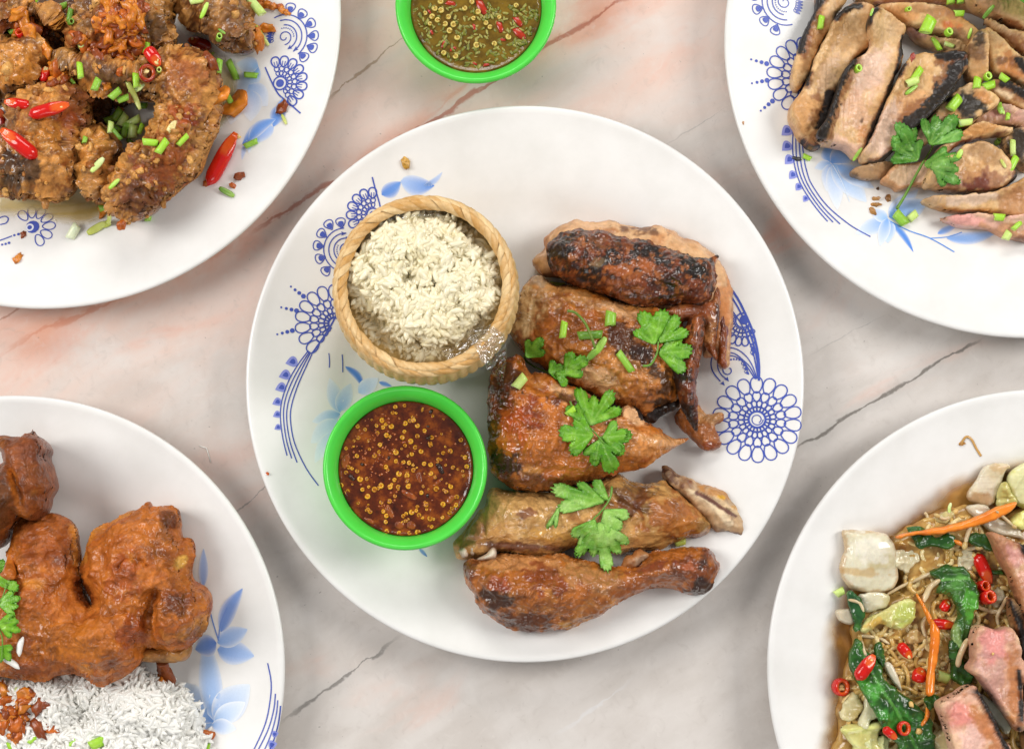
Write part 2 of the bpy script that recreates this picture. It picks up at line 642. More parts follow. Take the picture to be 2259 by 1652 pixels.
def body(name, fr, outline, mat, parent=None, H=0.02, R=None, z0=None, drape=0.0, lift=0.0, e=0.35, g=0.0007, jag=(0.0004, 300), p=2.0, zed=None,
         bumps=(), creases=(), disp=(), pal=('#a9672f', '#8a4a1e'), pfreq=120, paint=(), gloss=(0.2, 0.9, 150), hblur=4, zmul=1.0, smooth=3, tilt=None,
         raise_=(), hm=True, fade=None, over=False, rough_edge=0.25):
    """A closed body whose outline, seen from the camera, follows the traced points; it bulges to height H over what it lies on."""
    SEED[0] += 7
    sd_ = SEED[0]
    ol = np.array(outline, float)
    # unproject the outline at about the height of its widest section
    z = 0.01 if z0 is None else z0
    Hb = blur(HM, hblur) if drape or z0 is None else None
    if over:
        Hb = np.maximum(Hb, blur(HM, 2))
        Hb = np.maximum(Hb, blur(np.maximum(HM, Hb), 2))
    if z0 is None:
        for _ in range(3):
            X, Y = at(fr, ol[:, 0], ol[:, 1], z + H * e)
            q = hm_get(np.clip(X, -0.3, 0.3), np.clip(Y, -0.22, 0.22))
            cx, cy = X.mean(), Y.mean()
            qq = np.concatenate((q, hm_get(cx + (X - cx) * 0.5, cy + (Y - cy) * 0.5)))
            z = np.percentile(qq, 30) + lift
    zc = z
    if drape:
        zz = np.full(len(ol), zc)
        for _ in range(4):
            X, Y = at(fr, ol[:, 0], ol[:, 1], zz + H * e)
            zz = drape * (Hb[hm_idx(X, Y)] + lift) + (1 - drape) * zc
    else:
        X, Y = at(fr, ol[:, 0], ol[:, 1], zc + H * e)
    poly = smooth_poly(np.stack((X, Y), 1), smooth) if smooth > 1 else np.stack((X, Y), 1)
    if jag and jag[0]:
        # resample and roughen the outline
        seg = np.roll(poly, -1, 0) - poly
        out = []
        for a_, s_ in zip(poly, seg):
            m = max(1, int(np.linalg.norm(s_) / (g * 1.5)))
            for k in range(m):
                out.append(a_ + s_ * k / m)
        poly = np.array(out)
        P3 = np.column_stack((poly, np.full(len(poly), sd_ * 0.01)))
        j = np.stack((fbm(P3, jag[1], 3, sd_) - 0.5, fbm(P3, jag[1], 3, sd_ + 5) - 0.5), 1) * 2.6 * jag[0]
        poly = poly + j
    Q, d, F = fill(poly, g, min(0.3 * H, 0.007) if H > .006 else 0.0)
    if len(F) == 0:
        return None
    b = np.full(len(Q), zc)
    if drape:
        b = drape * (Hb[hm_idx(Q[:, 0], Q[:, 1])] + lift) + (1 - drape) * zc
    if tilt is not None:
        b = b + (Q[:, 0] - Q[:, 0].mean()) * tilt[0] + (Q[:, 1] - Q[:, 1].mean()) * tilt[1]
    if R is None:
        R = H * 0.9
    ds = soft_dist(Q, d, poly)
    t = np.clip(ds / R, 0, 1)
    if R > 0.004:
        t = t / (1 + 0.0 * t)
    f = (1 - (1 - t) ** p) ** (1 / p)
    UVz = b + H * (e + (1 - e) * f)
    u, v = to_frame(fr, Q[:, 0], Q[:, 1], UVz)
    ztop = UVz.copy()
    for (pu, pv, ru, rv, rot, amp) in bumps:
        ca, sa = math.cos(math.radians(rot)), math.sin(math.radians(rot))
        r2 = (((u - pu) * ca + (v - pv) * sa) / ru) ** 2 + ((-(u - pu) * sa + (v - pv) * ca) / rv) ** 2
        ztop += amp * 0.001 * np.exp(-r2 * 1.2) * f
    for (pts, wd, amp) in creases:
        dl = dist_line(np.stack((u, v), 1), smooth_line(pts, 3))
        ztop += amp * 0.001 * np.exp(-(dl / wd) ** 2) * f
    for (pts, H2, R2) in raise_:
        pp = np.array(pts, float)
        s2, _ = sdist(np.stack((u, v), 1), smooth_poly(pp, 3))
        t2 = np.clip(s2 * mpp(fr) / R2, 0, 1)
        ztop += H2 * np.sqrt(1 - (1 - t2) ** 2)
    ztop = np.maximum(ztop, b + H * e * 0.9)
    zbot = b + H * e * (1 - f) ** 2 - min(.0015, H * .15) * sstep(0, 2 * g, d)
    edge = d <= 0
    V = np.column_stack((Q, ztop))
    PW = V.copy()
    if disp:
        n = vnormals(V, F)
        P3 = V.copy()
        off = np.zeros(len(V))
        for (kind, fq, amp) in disp:
            if kind == 'fbm':
                off += (fbm(P3, fq, 3, sd_ + 3) - 0.5) * 2 * amp
            elif kind == 'ridge':
                W = P3 + 0.004 * np.stack((fbm(P3, 90, 2, sd_ + 8), fbm(P3, 90, 2, sd_ + 9), fbm(P3, 90, 2, sd_ + 10)), 1)
                off += (ridged(W, fq, 2, sd_ + 4) - 0.4) * amp
            elif kind == 'crumb':
                msk = sstep(0.40, 0.55, fbm(P3, 95, 2, sd_ + 12))
                off += worley(P3, fq, sd_ + 2) * amp * (0.35 + 0.65 * msk)
            elif kind == 'worley':
                off += worley(P3, fq, sd_ + 2) * amp
            elif kind == 'pit':
                off -= sstep(0.55, 0.95, worley(P3, fq, sd_ + 6)) * amp
        V = V + n * (off * (rough_edge + (1 - rough_edge) * sstep(0, 1.2 * g, d)))[:, None]
    nV = len(V)
    ib = np.arange(nV)
    keep = ~edge
    ib[keep] = nV + np.arange(keep.sum())
    VB = np.column_stack((Q, zbot))[keep]
    allV = np.vstack((V, VB))
    FB = ib[F][:, ::-1]
    deg = edge[F].all(1)
    FB = FB[~deg]
    P3 = V
    c = paint_cols(fr, V[:, 0], V[:, 1], V[:, 2], d, P3 + sd_ * 0.013, pal, pfreq, paint, sd_, P3, PW)
    cc = np.vstack((c, c[keep]))
    gl = fbm(V, gloss[2], 3, sd_ + 40)
    gl = gloss[0] + (gloss[1] - gloss[0]) * np.clip((gl - 0.3) / 0.4, 0, 1)
    gl = np.concatenate((gl, gl[keep]))
    if hm:
        hm_put(V[:, 0], V[:, 1], V[:, 2])
    LAST['V'], LAST['F'], LAST['d'] = V, F, d
    loc = np.array((Q[:, 0].mean(), Q[:, 1].mean(), float(zbot.min())))
    al = None
    if fade:
        al = fade[1] + (fade[2] - fade[1]) * sstep(0, fade[0], d * (0.4 + 1.2 * fbm(V, 90, 3, sd_ + 90)))
        al = np.concatenate((al, al[keep]))
    def _a(i, j, k):
        p, q = V[F[:, j], :2] - V[F[:, i], :2], V[F[:, k], :2] - V[F[:, i], :2]
        return p[:, 0] * q[:, 1] - p[:, 1] * q[:, 0]
    bad = (_a(0, 1, 2) <= 0) | (_a(0, 2, 3) <= 0)
    T = np.vstack((F[bad][:, [0, 1, 2]], F[bad][:, [0, 2, 3]]))
    if len(T):
        p, q = V[T[:, 1], :2] - V[T[:, 0], :2], V[T[:, 2], :2] - V[T[:, 0], :2]
        neg = p[:, 0] * q[:, 1] - p[:, 1] * q[:, 0] < 0
        T[neg] = T[neg][:, ::-1]
    me = mesh(name, allV - loc, [F[~bad], FB, T], mat, cc, gl, al=al)
    return put(name, me, parent, loc)


def tube(name, P, rad, mat, parent=None, col=None, segs=8, flat=1.0, hm=False, caps=True, gl=0.6, wob=0.0):
    """A tapered round or flattened strand along world points P."""
    P = np.asarray(P, float)
    n = len(P)
    rad = np.broadcast_to(np.asarray(rad, float), (n,)).copy()
    T = np.gradient(P, axis=0)
    T /= np.maximum(np.linalg.norm(T, axis=1, keepdims=True), 1e-12)
    up = np.array((0, 0, 1.0))
    Sd = np.cross(T, up)
    l = np.linalg.norm(Sd, axis=1, keepdims=True)
    Sd = np.where(l > 1e-4, Sd / np.maximum(l, 1e-9), np.array((1.0, 0, 0)))
    U = np.cross(Sd, T)
    V = []
    for k in range(segs):
        a = 2 * math.pi * k / segs
        V.append(P + Sd * (rad * math.cos(a))[:, None] + U * (rad * flat * math.sin(a))[:, None])
    V = np.stack(V, 1).reshape(-1, 3)
    if wob:
        V = V + (np.stack([fbm(V, 400, 2, 3 + i) for i in range(3)], 1) - 0.5) * wob
    i = np.arange(n - 1)[:, None] * segs
    k = np.arange(segs)[None, :]
    k2 = (k + 1) % segs
    F = np.stack((i + k, i + k2, i + segs + k2, i + segs + k), -1).reshape(-1, 4)
    faces = [F]
    if caps:
        V = np.vstack((V, P[0], P[-1]))
        a0 = np.arange(segs)
        b0 = (a0 + 1) % segs
        faces.append(np.stack((b0, a0, np.full(segs, len(V) - 2)), 1))
        o = (n - 1) * segs
        faces.append(np.stack((o + a0, o + b0, np.full(segs, len(V) - 1)), 1))
    if hm:
        hm_put(P[:, 0], P[:, 1], P[:, 2] + rad * flat)
    cols = None
    if col is not None:
        col = np.asarray(col)
        if col.ndim == 1:
            cols = np.broadcast_to(col, (len(V), 3))
        else:
            cols = np.repeat(col, segs, 0)
            if caps:
                cols = np.vstack((cols, col[0], col[-1]))
    loc = P.mean(0)
    loc[2] = V[:, 2].min()
    me = mesh(name, V - loc, faces, mat, cols, np.full(len(V), gl))
    return put(name, me, parent, loc)


def lathe(prof, segs=64):
    """prof: (r, z) list from the axis or open; returns V, faces."""
    prof = np.asarray(prof, float)
    n = len(prof)
    a = np.arange(segs) * 2 * math.pi / segs
    V = np.stack((prof[:, 0][:, None] * np.cos(a), prof[:, 0][:, None] * np.sin(a), np.repeat(prof[:, 1][:, None], segs, 1)), -1).reshape(-1, 3)
    i = np.arange(n - 1)[:, None] * segs
    k = np.arange(segs)[None, :]
    k2 = (k + 1) % segs
    F = np.stack((i + k, i + k2, i + segs + k2, i + segs + k), -1).reshape(-1, 4)
    return V, F
# ------------------------------------------------------------------ marble table
def marble():
    m, nt, b = newmat('pink_grey_marble')
    L = nt.links.new
    tc = N(nt, 'ShaderNodeTexCoord')
    mp = N(nt, 'ShaderNodeMapping')
    mp.inputs['Rotation'].default_value = (0, 0, math.radians(-32))
    L(tc.outputs['Object'], mp.inputs['Vector'])
    st = N(nt, 'ShaderNodeVectorMath', operation='MULTIPLY')
    st.inputs[1].default_value = (1.0, 2.6, 1.0)
    L(mp.outputs['Vector'], st.inputs[0])

    def noise(src, scale, detail=4, rough=0.55, dist=0.0):
        n = N(nt, 'ShaderNodeTexNoise', Scale=scale, Detail=detail, Roughness=rough, Distortion=dist)
        L(src, n.inputs['Vector'])
        return n.outputs['Fac']

    def math2(op, a, b_, clamp=False):
        n = N(nt, 'ShaderNodeMath', operation=op)
        n.use_clamp = clamp
        for i, q in enumerate((a, b_)):
            if q is None:
                continue
            if isinstance(q, (int, float)):
                n.inputs[i].default_value = q
            else:
                L(q, n.inputs[i])
        return n.outputs[0]

    def ramp(v, a, b_, lo=0.0, hi=1.0):
        n = N(nt, 'ShaderNodeMapRange', interpolation_type='SMOOTHSTEP')
        n.inputs['From Min'].default_value = a
        n.inputs['From Max'].default_value = b_
        n.inputs['To Min'].default_value = lo
        n.inputs['To Max'].default_value = hi
        L(v, n.inputs['Value'])
        return n.outputs['Result']

    def mix(fac, c1, c2):
        n = N(nt, 'ShaderNodeMix', data_type='RGBA')
        ins = [i for i in n.inputs if i.type == 'RGBA']
        if isinstance(fac, (int, float)):
            n.inputs[0].default_value = fac
        else:
            L(fac, n.inputs[0])
        for q, c in zip(ins, (c1, c2)):
            if isinstance(c, str):
                q.default_value = (*lin(c), 1)
            else:
                L(c, q)
        return [o for o in n.outputs if o.type == 'RGBA'][0]

    sep = N(nt, 'ShaderNodeSeparateXYZ')
    L(tc.outputs['Object'], sep.inputs[0])
    X, Y = sep.outputs['X'], sep.outputs['Y']
    # the stone itself is pink towards one corner and grey towards the other
    gsum = math2('ADD', math2('MULTIPLY', X, -1.5), math2('MULTIPLY', Y, 2.6))
    streak = noise(st.outputs[0], 9.0, 5, 0.55, 0.6)
    streak2 = noise(st.outputs[0], 22.0, 4, 0.5, 0.3)
    pinkv = math2('ADD', gsum, math2('MULTIPLY', math2('SUBTRACT', streak, 0.5), 2.2))
    pink = ramp(pinkv, -0.25, 0.75)
    col = mix(ramp(streak2, 0.35, 0.65), '#c7bfb8', '#d2cbc5')
    col = mix(pink, col, '#dec3b6')
    hot = math2('MULTIPLY', ramp(streak, 0.54, 0.70), pink)
    col = mix(math2('MULTIPLY', hot, 0.75), col, '#dca48f')
    white = noise(mp.outputs['Vector'], 14.0, 4, 0.6, 0.5)
    col = mix(ramp(white, 0.5, 0.72, 0, 0.65), col, '#d8d3ce')
    fog = noise(st.outputs[0], 4.0, 3, 0.5)
    col = mix(ramp(fog, 0.52, 0.75, 0, 0.5), col, '#b2aca8')

    def vein(p0, p1, hexc, width, strength, wob=0.006, fade=0.03, halo=None, nscale=40):
        nonlocal col
        a = np.array(at('O', *p0, 0.0))
        c = np.array(at('O', *p1, 0.0))
        d = c - a
        ln = float(np.linalg.norm(d))
        d = d / ln
        nrm = np.array((-d[1], d[0]))
        along = math2('ADD', math2('ADD', math2('MULTIPLY', X, float(d[0])), math2('MULTIPLY', Y, float(d[1]))), float(-(a @ d)))
        acr = math2('ADD', math2('ADD', math2('MULTIPLY', X, float(nrm[0])), math2('MULTIPLY', Y, float(nrm[1]))), float(-(a @ nrm)))
        wb = noise(tc.outputs['Object'], nscale, 5, 0.6)
        acr = math2('ADD', acr, math2('MULTIPLY', math2('SUBTRACT', wb, 0.5), wob * 2))
        ad = math2('ABSOLUTE', acr, None)
        msk = math2('MULTIPLY', ramp(along, -0.002, fade), ramp(along, ln - fade, ln + 0.002, 1, 0))
        wv = ramp(noise(st.outputs[0], 60.0, 3, 0.6), 0.35, 0.65, 0.25, 1.25)
        core = ramp(math2('DIVIDE', ad, math2('MULTIPLY', wv, width)), 0.3, 1.0, 1, 0)
        if halo:
            hl = ramp(ad, 0.0, halo[1], 1, 0)
            col = mix(math2('MULTIPLY', math2('MULTIPLY', hl, msk), math2('MULTIPLY', ramp(streak2, 0.38, 0.62), halo[2])), col, halo[0])
        col = mix(math2('MULTIPLY', math2('MULTIPLY', core, msk), strength), col, hexc)

    vein((1420, -30), (545, 520), '#a2543c', 0.0020, 0.7, 0.005, 0.02, ('#d8997f', 0.012, 0.6), 34)
    vein((560, 512), (-60, 810), '#c97858', 0.0030, 0.5, 0.008, 0.05, ('#dca084', 0.020, 0.6), 26)
    vein((905, 70), (715, 222), '#a58b76', 0.0013, 0.85, 0.004, 0.01, None, 60)
    vein((1090, 120), (900, 300), '#cf8f78', 0.0025, 0.5, 0.006, 0.04, ('#dda894', 0.02, 0.5), 30)
    vein((1400, 190), (1180, 260), '#d79a86', 0.0060, 0.45, 0.006, 0.06, ('#e0b3a2', 0.02, 0.6), 26)
    vein((2170, 742), (1740, 1000), '#77716a', 0.0013, 0.9, 0.004, 0.012, ('#a8a49f', 0.008, 0.4), 38)
    vein((890, 1398), (610, 1608), '#807b76', 0.0014, 0.85, 0.005, 0.02, ('#b5b1ad', 0.008, 0.4), 40)
    vein((600, 1062), (515, 1132), '#9a928c', 0.0006, 0.8, 0.003, 0.006, None, 70)
    vein((1625, 225), (1450, 330), '#a9a19c', 0.0005, 0.7, 0.003, 0.02, None, 60)
    vein((1965, 690), (1770, 790), '#aaa5a1', 0.0005, 0.7, 0.003, 0.02, None, 60)
    vein((60, 660), (-40, 740), '#b07a66', 0.0010, 0.7, 0.004, 0.01, None, 60)
    vein((1420, 1480), (1200, 1640), '#d8d6d6', 0.0016, 0.6, 0.006, 0.03, None, 40)
    grain = noise(tc.outputs['Object'], 150.0, 6, 0.7, 0.8)
    col = mix(ramp(grain, 0.52, 0.72, 0, 0.22), col, '#e0dad4')
    col = mix(ramp(grain, 0.48, 0.28, 0, 0.18), col, '#9c9088')
    speck = noise(tc.outputs['Object'], 420.0, 2, 0.5)
    col = mix(ramp(speck, 0.745, 0.76, 0, 0.45), col, '#6d645e')
    L(col, b.inputs['Base Color'])
    rg = ramp(noise(tc.outputs['Object'], 30.0, 4, 0.6), 0.3, 0.7, 0.16, 0.28)
    L(rg, b.inputs['Roughness'])
    b.inputs['Specular IOR Level'].default_value = 0.35
    return m


def build_table():
    w, d, t, bv = 0.62, 0.5, 0.02, 0.003
    prof = [(-1, -1), (1, -1), (1, 1), (-1, 1)]
    V = []
    for (z, s) in ((-t, 0), (-bv, 0), (0, bv)):
        for (a, c) in prof:
            V.append((a * (w - s), c * (d - s), z))
    F = [(3, 2, 1, 0), (8, 9, 10, 11)]
    for l in range(2):
        for k in range(4):
            F.append((l * 4 + k, l * 4 + (k + 1) % 4, l * 4 + 4 + (k + 1) % 4, l * 4 + 4 + k))
    me = mesh('table_top', V, np.array(F), marble(), smooth=False)
    o = put('table_top', me)
    o['kind'] = 'structure'
    o['label'] = 'polished pink and grey marble table top with red veins'
    return o


build_table()

# ------------------------------------------------------------------ plates
PROF = [(0, 4), (0.3, 4), (0.56, 4.1), (0.60, 4.5), (0.63, 5.4), (0.66, 7.0), (0.69, 9.0), (0.72, 10.7), (0.76, 12.4), (0.82, 14.6), (0.88, 16.7), (0.93, 18.4),
        (0.955, 19.4), (0.972, 20.3), (0.985, 20.9), (0.994, 20.8), (0.9985, 20.2), (1.0, 19.3), (0.998, 18.4), (0.990, 17.6), (0.97, 17.0), (0.9, 14.0), (0.75, 8.0), (0.66, 3.0),
        (0.6, 1.6), (0.56, 0.4), (0.54, 0.2), (0.52, 0.4), (0.5, 1.4), (0, 1.4)]
TOPN = 17
_pr = np.array(PROF[:TOPN])
M_plate, _nt, _b = newmat('white_melamine')
_b.inputs['Roughness'].default_value = 0.22
_b.inputs['Specular IOR Level'].default_value = 0.45
_tc = N(_nt, 'ShaderNodeTexCoord')
_n1 = N(_nt, 'ShaderNodeTexNoise', Scale=35.0, Detail=5.0, Roughness=0.6)
_nt.links.new(_tc.outputs['Object'], _n1.inputs['Vector'])
_cr = N(_nt, 'ShaderNodeValToRGB')
_cr.color_ramp.elements[0].color = (*lin('#dfddd9'), 1)
_cr.color_ramp.elements[1].color = (*lin('#e7e5e2'), 1)
_cr.color_ramp.elements[0].position = 0.3
_cr.color_ramp.elements[1].position = 0.6
_nt.links.new(_n1.outputs['Fac'], _cr.inputs['Fac'])
_nt.links.new(_cr.outputs['Color'], _b.inputs['Base Color'])
_mr = N(_nt, 'ShaderNodeMapRange')
_mr.inputs['To Min'].default_value = 0.16
_mr.inputs['To Max'].default_value = 0.32
_nt.links.new(_n1.outputs['Fac'], _mr.inputs['Value'])
_nt.links.new(_mr.outputs['Result'], _b.inputs['Roughness'])


class Plate:
    def __init__(self, cx, cy, rpx, label):
        z = 0.0203
        X, Y = at('O', cx, cy, z)
        X2, _ = at('O', cx + rpx, cy, z)
        _, Yt = at('O', cx, cy - rpx, z)
        _, Yb = at('O', cx, cy + rpx, z)
        self.c = np.array((float(X), float(Yt + Yb) / 2))
        self.R = float(X2 - X) * .5 + float(Yt - Yb) * .25
        V, F = lathe([(max(r, 0.0005) * self.R, zz * 0.001) for r, zz in PROF], 180)
        # close both middles with fans
        n = len(PROF)
        V = np.vstack((V, (0, 0, 0.004), (0, 0, 0.0014)))
        k = np.arange(180)
        k2 = (k + 1) % 180
        top = np.stack((k, k2, np.full(180, len(V) - 2)), 1)
        o_ = (n - 1) * 180
        bot = np.stack((o_ + k2, o_ + k, np.full(180, len(V) - 1)), 1)
        me = mesh('plate', V, [F[:, ::-1], top[:, ::1], bot], M_plate)
        self.o = put('plate', me, None, (self.c[0], self.c[1], 0.0004))
        tag(self.o, label, 'plate', 'white round plates')
        gy, gx = np.mgrid[0:HNY, 0:HNX]
        wx, wy = HX0 + (gx + .5) * HG, HY0 + (gy + .5) * HG
        r = np.hypot(wx - self.c[0], wy - self.c[1]) / self.R
        zz = np.where(r <= 1, np.interp(r, _pr[:, 0], _pr[:, 1]) * 0.001 + 0.0004, 0)
        np.maximum(HM, zz, out=HM)

    def z(self, X, Y):
        r = np.hypot(X - self.c[0], Y - self.c[1]) / self.R
        return np.interp(r, _pr[:, 0], _pr[:, 1]) * 0.001 + 0.0004

    def pt(self, fr, u, v):
        """plate-surface point seen at (u, v)"""
        u, v = np.asarray(u, float), np.asarray(v, float)
        z = np.full(u.shape, 0.012)
        for _ in range(6):
            X, Y = at(fr, u, v, z)
            z = self.z(X, Y)
        return np.stack((X, Y), -1)

    def loc(self, fr, pts):
        """trace -> plate-local, in radii"""
        p = np.asarray(pts, float)
        return (self.pt(fr, p[:, 0], p[:, 1]) - self.c) / self.R


P_C = Plate(1158, 847, 615, 'white blue-patterned plate of grilled chicken and sticky rice in the middle')
P_TL = Plate(108, 52, 637, 'white blue-patterned plate under the crumbed dark fried chicken wings')
P_TR = Plate(2250, 108, 645, 'white blue-patterned plate under the sliced charred pork')
P_BL = Plate(18, 1489, 614, 'white plate with blue lily under the steamed rice and smooth fried chicken')
P_BR = Plate(2315, 1487, 626, 'plain white plate without pattern holding the noodles')

# ------------------------------------------------------------------ blue prints on the plates (thin glaze laid on the plate's surface)
BLUE = '#4a5bb0'
LIFT = 0.00022


class Print:
    def __init__(self, plate, rot=0.0):
        self.p = plate
        self.a = math.radians(rot)
        self.V, self.F3, self.F4, self.C = [], [], [], []
        self.n = 0

    def _add(self, pts, cols):
        """pts in plate radii"""
        ca, sa = math.cos(self.a), math.sin(self.a)
        q = np.column_stack((pts[:, 0] * ca - pts[:, 1] * sa, pts[:, 0] * sa + pts[:, 1] * ca)) * self.p.R + self.p.c
        z = self.p.z(q[:, 0], q[:, 1]) + LIFT
        self.V.append(np.column_stack((q, z)))
        self.C.append(np.broadcast_to(cols, (len(pts), 3)))
        n0 = self.n
        self.n += len(pts)
        return n0

    def stroke(self, L, width, col=BLUE, taper=None, sm=4, closed=False):
        """L in plate radii, width in radii"""
        L = np.asarray(L, float)
        if sm > 1 and not closed:
            L = smooth_line(L, sm)
        if closed:
            L = np.vstack((L, L[0]))
        T = np.gradient(L, axis=0)
        if closed:
            T[0] = T[-1] = L[1] - L[-2]
        T /= np.maximum(np.linalg.norm(T, axis=1, keepdims=True), 1e-9)
        nn = np.column_stack((-T[:, 1], T[:, 0]))
        w = np.full(len(L), width / 2)
        if taper is not None:
            w = w * np.interp(np.linspace(0, 1, len(L)), np.linspace(0, 1, len(taper)), taper)
        n0 = self._add(np.vstack((L + nn * w[:, None], L - nn * w[:, None])), lin(col))
        m = len(L)
        i = np.arange(m - 1)
        self.F4.append(np.stack((n0 + i, n0 + m + i, n0 + m + i + 1, n0 + i + 1), 1))

    def fillp(self, L, col=BLUE, centre=None):
        """star-shaped fill"""
        L = np.asarray(L, float)
        c = L.mean(0) if centre is None else np.asarray(centre)
        rings = [L * s + c * (1 - s) for s in (1.0, 0.66, 0.33)]
        n0 = self._add(np.vstack(rings + [c[None]]), lin(col))
        m = len(L)
        i = np.arange(m)
        j = (i + 1) % m
        for k in range(2):
            self.F4.append(np.stack((n0 + k * m + i, n0 + k * m + j, n0 + (k + 1) * m + j, n0 + (k + 1) * m + i), 1))
        self.F3.append(np.stack((n0 + 2 * m + i, n0 + 2 * m + j, np.full(m, n0 + 3 * m)), 1))

    def dot(self, c, r, col=BLUE):
        a = np.arange(12) * math.pi / 6
        self.fillp(np.asarray(c) + r * np.column_stack((np.cos(a), np.sin(a))), col)

    def loop(self, c, ang, l, w, sw, col=BLUE, filled=None):
        a = np.arange(20) * 2 * math.pi / 20
        q = np.column_stack((np.cos(a) * l / 2, np.sin(a) * w / 2 * (1 + 0.22 * np.cos(a))))
        ca, sa = math.cos(ang), math.sin(ang)
        q = np.column_stack((q[:, 0] * ca - q[:, 1] * sa, q[:, 0] * sa + q[:, 1] * ca)) + np.asarray(c)
        if filled:
            self.fillp(q, filled)
        else:
            self.stroke(q, sw, col, sm=1, closed=True)

    def rosette(self, c, rings, a0, a1, sw, taper=1.0):
        """rings: (r_in, r_out, count)"""
        for (ri, ro, n) in rings:
            da = (a1 - a0) / n
            for k in range(n):
                an = a0 + da * (k + 0.5)
                rm = (ri + ro) / 2
                w = min(da * ri * 1.02 + (ro - ri) * 0.12, (ro - ri) * 0.9)
                self.loop(np.asarray(c) + rm * np.array((math.cos(an), math.sin(an))), an, (ro - ri) * 1.02, w, sw)

    def tear(self, c, ang, l, w, two=True):
        a = (np.arange(18) + 0.5) * 2 * math.pi / 18
        q = np.column_stack((np.cos(a) * l * 0.5, np.sin(a) * w * 0.72 * np.sin(a / 2) ** 1.3))
        ca, sa = math.cos(ang), math.sin(ang)
        R = lambda s: np.column_stack((q[:, 0] * s * ca - q[:, 1] * s * sa, q[:, 0] * s * sa + q[:, 1] * s * ca)) + np.asarray(c)
        if two:
            self.fillp(R(1.0), '#8c93d6')
            self.V[-1][:, 2] -= 0.00004
            self.fillp(R(0.52) - 0.08 * l * np.array((ca, sa)), BLUE)
        else:
            self.stroke(R(1.0), l * 0.1, BLUE, sm=1, closed=True)
            self.fillp(R(0.6) + 0.1 * l * np.array((ca, sa)), BLUE)

    def petal(self, base, tip, width, cb='#6f9fe6', ct='#e3e6ee', bend=0.0, pw=1.0, asym=0.0):
        base, tip = np.asarray(base, float), np.asarray(tip, float)
        d = tip - base
        n = np.array((-d[1], d[0]))
        ln = np.linalg.norm(d)
        n = n / ln
        m, k = 14, 7
        pts, cols = [], []
        A, B, W = lin(cb) * .95 + lin('#e7e8ea') * .05, lin(ct), lin('#e7e8ea')
        for i in range(m):
            t = i / (m - 1)
            wd = max(width * (max(math.sin(math.pi * min(t ** 0.8, 1)), 0) ** 0.75), width * 0.06) * 0.5
            for j in range(k):
                s = j / (k - 1) * 2 - 1
                pts.append(base + d * t + n * (s * wd + bend * ln * math.sin(math.pi * t)))
                c = A * (1 - t ** pw) + B * t ** pw
                e = abs(s + asym) ** 3.0
                cols.append(c * (1 - min(e, 1) * 0.7) + W * min(e, 1) * 0.7)
        n0 = self._add(np.array(pts), np.array(cols))
        for i in range(m - 1):
            for j in range(k - 1):
                a = n0 + i * k + j
                self.F4.append(np.array([(a, a + 1, a + k + 1, a + k)]))
        self.V[-1][:, 2] -= 0.00014

    def flush(self, name, label=None):
        V = np.vstack(self.V)
        C = np.vstack(self.C)
        faces = []
        if self.F4:
            faces.append(np.vstack(self.F4))
        if self.F3:
            faces.append(np.vstack(self.F3))
        # face upwards
        for f in faces:
            nz = np.cross(V[f[:, 1]] - V[f[:, 0]], V[f[:, 2]] - V[f[:, 0]])[:, 2]
            f[nz < 0] = f[nz < 0][:, ::-1]
        loc = V.mean(0)
        me = mesh(name, V - loc, faces, M_glaze, C, np.zeros(len(V)))
        o = put(name, me, self.p.o, loc)
        self.V, self.F3, self.F4, self.C, self.n = [], [], [], [], 0
        return o


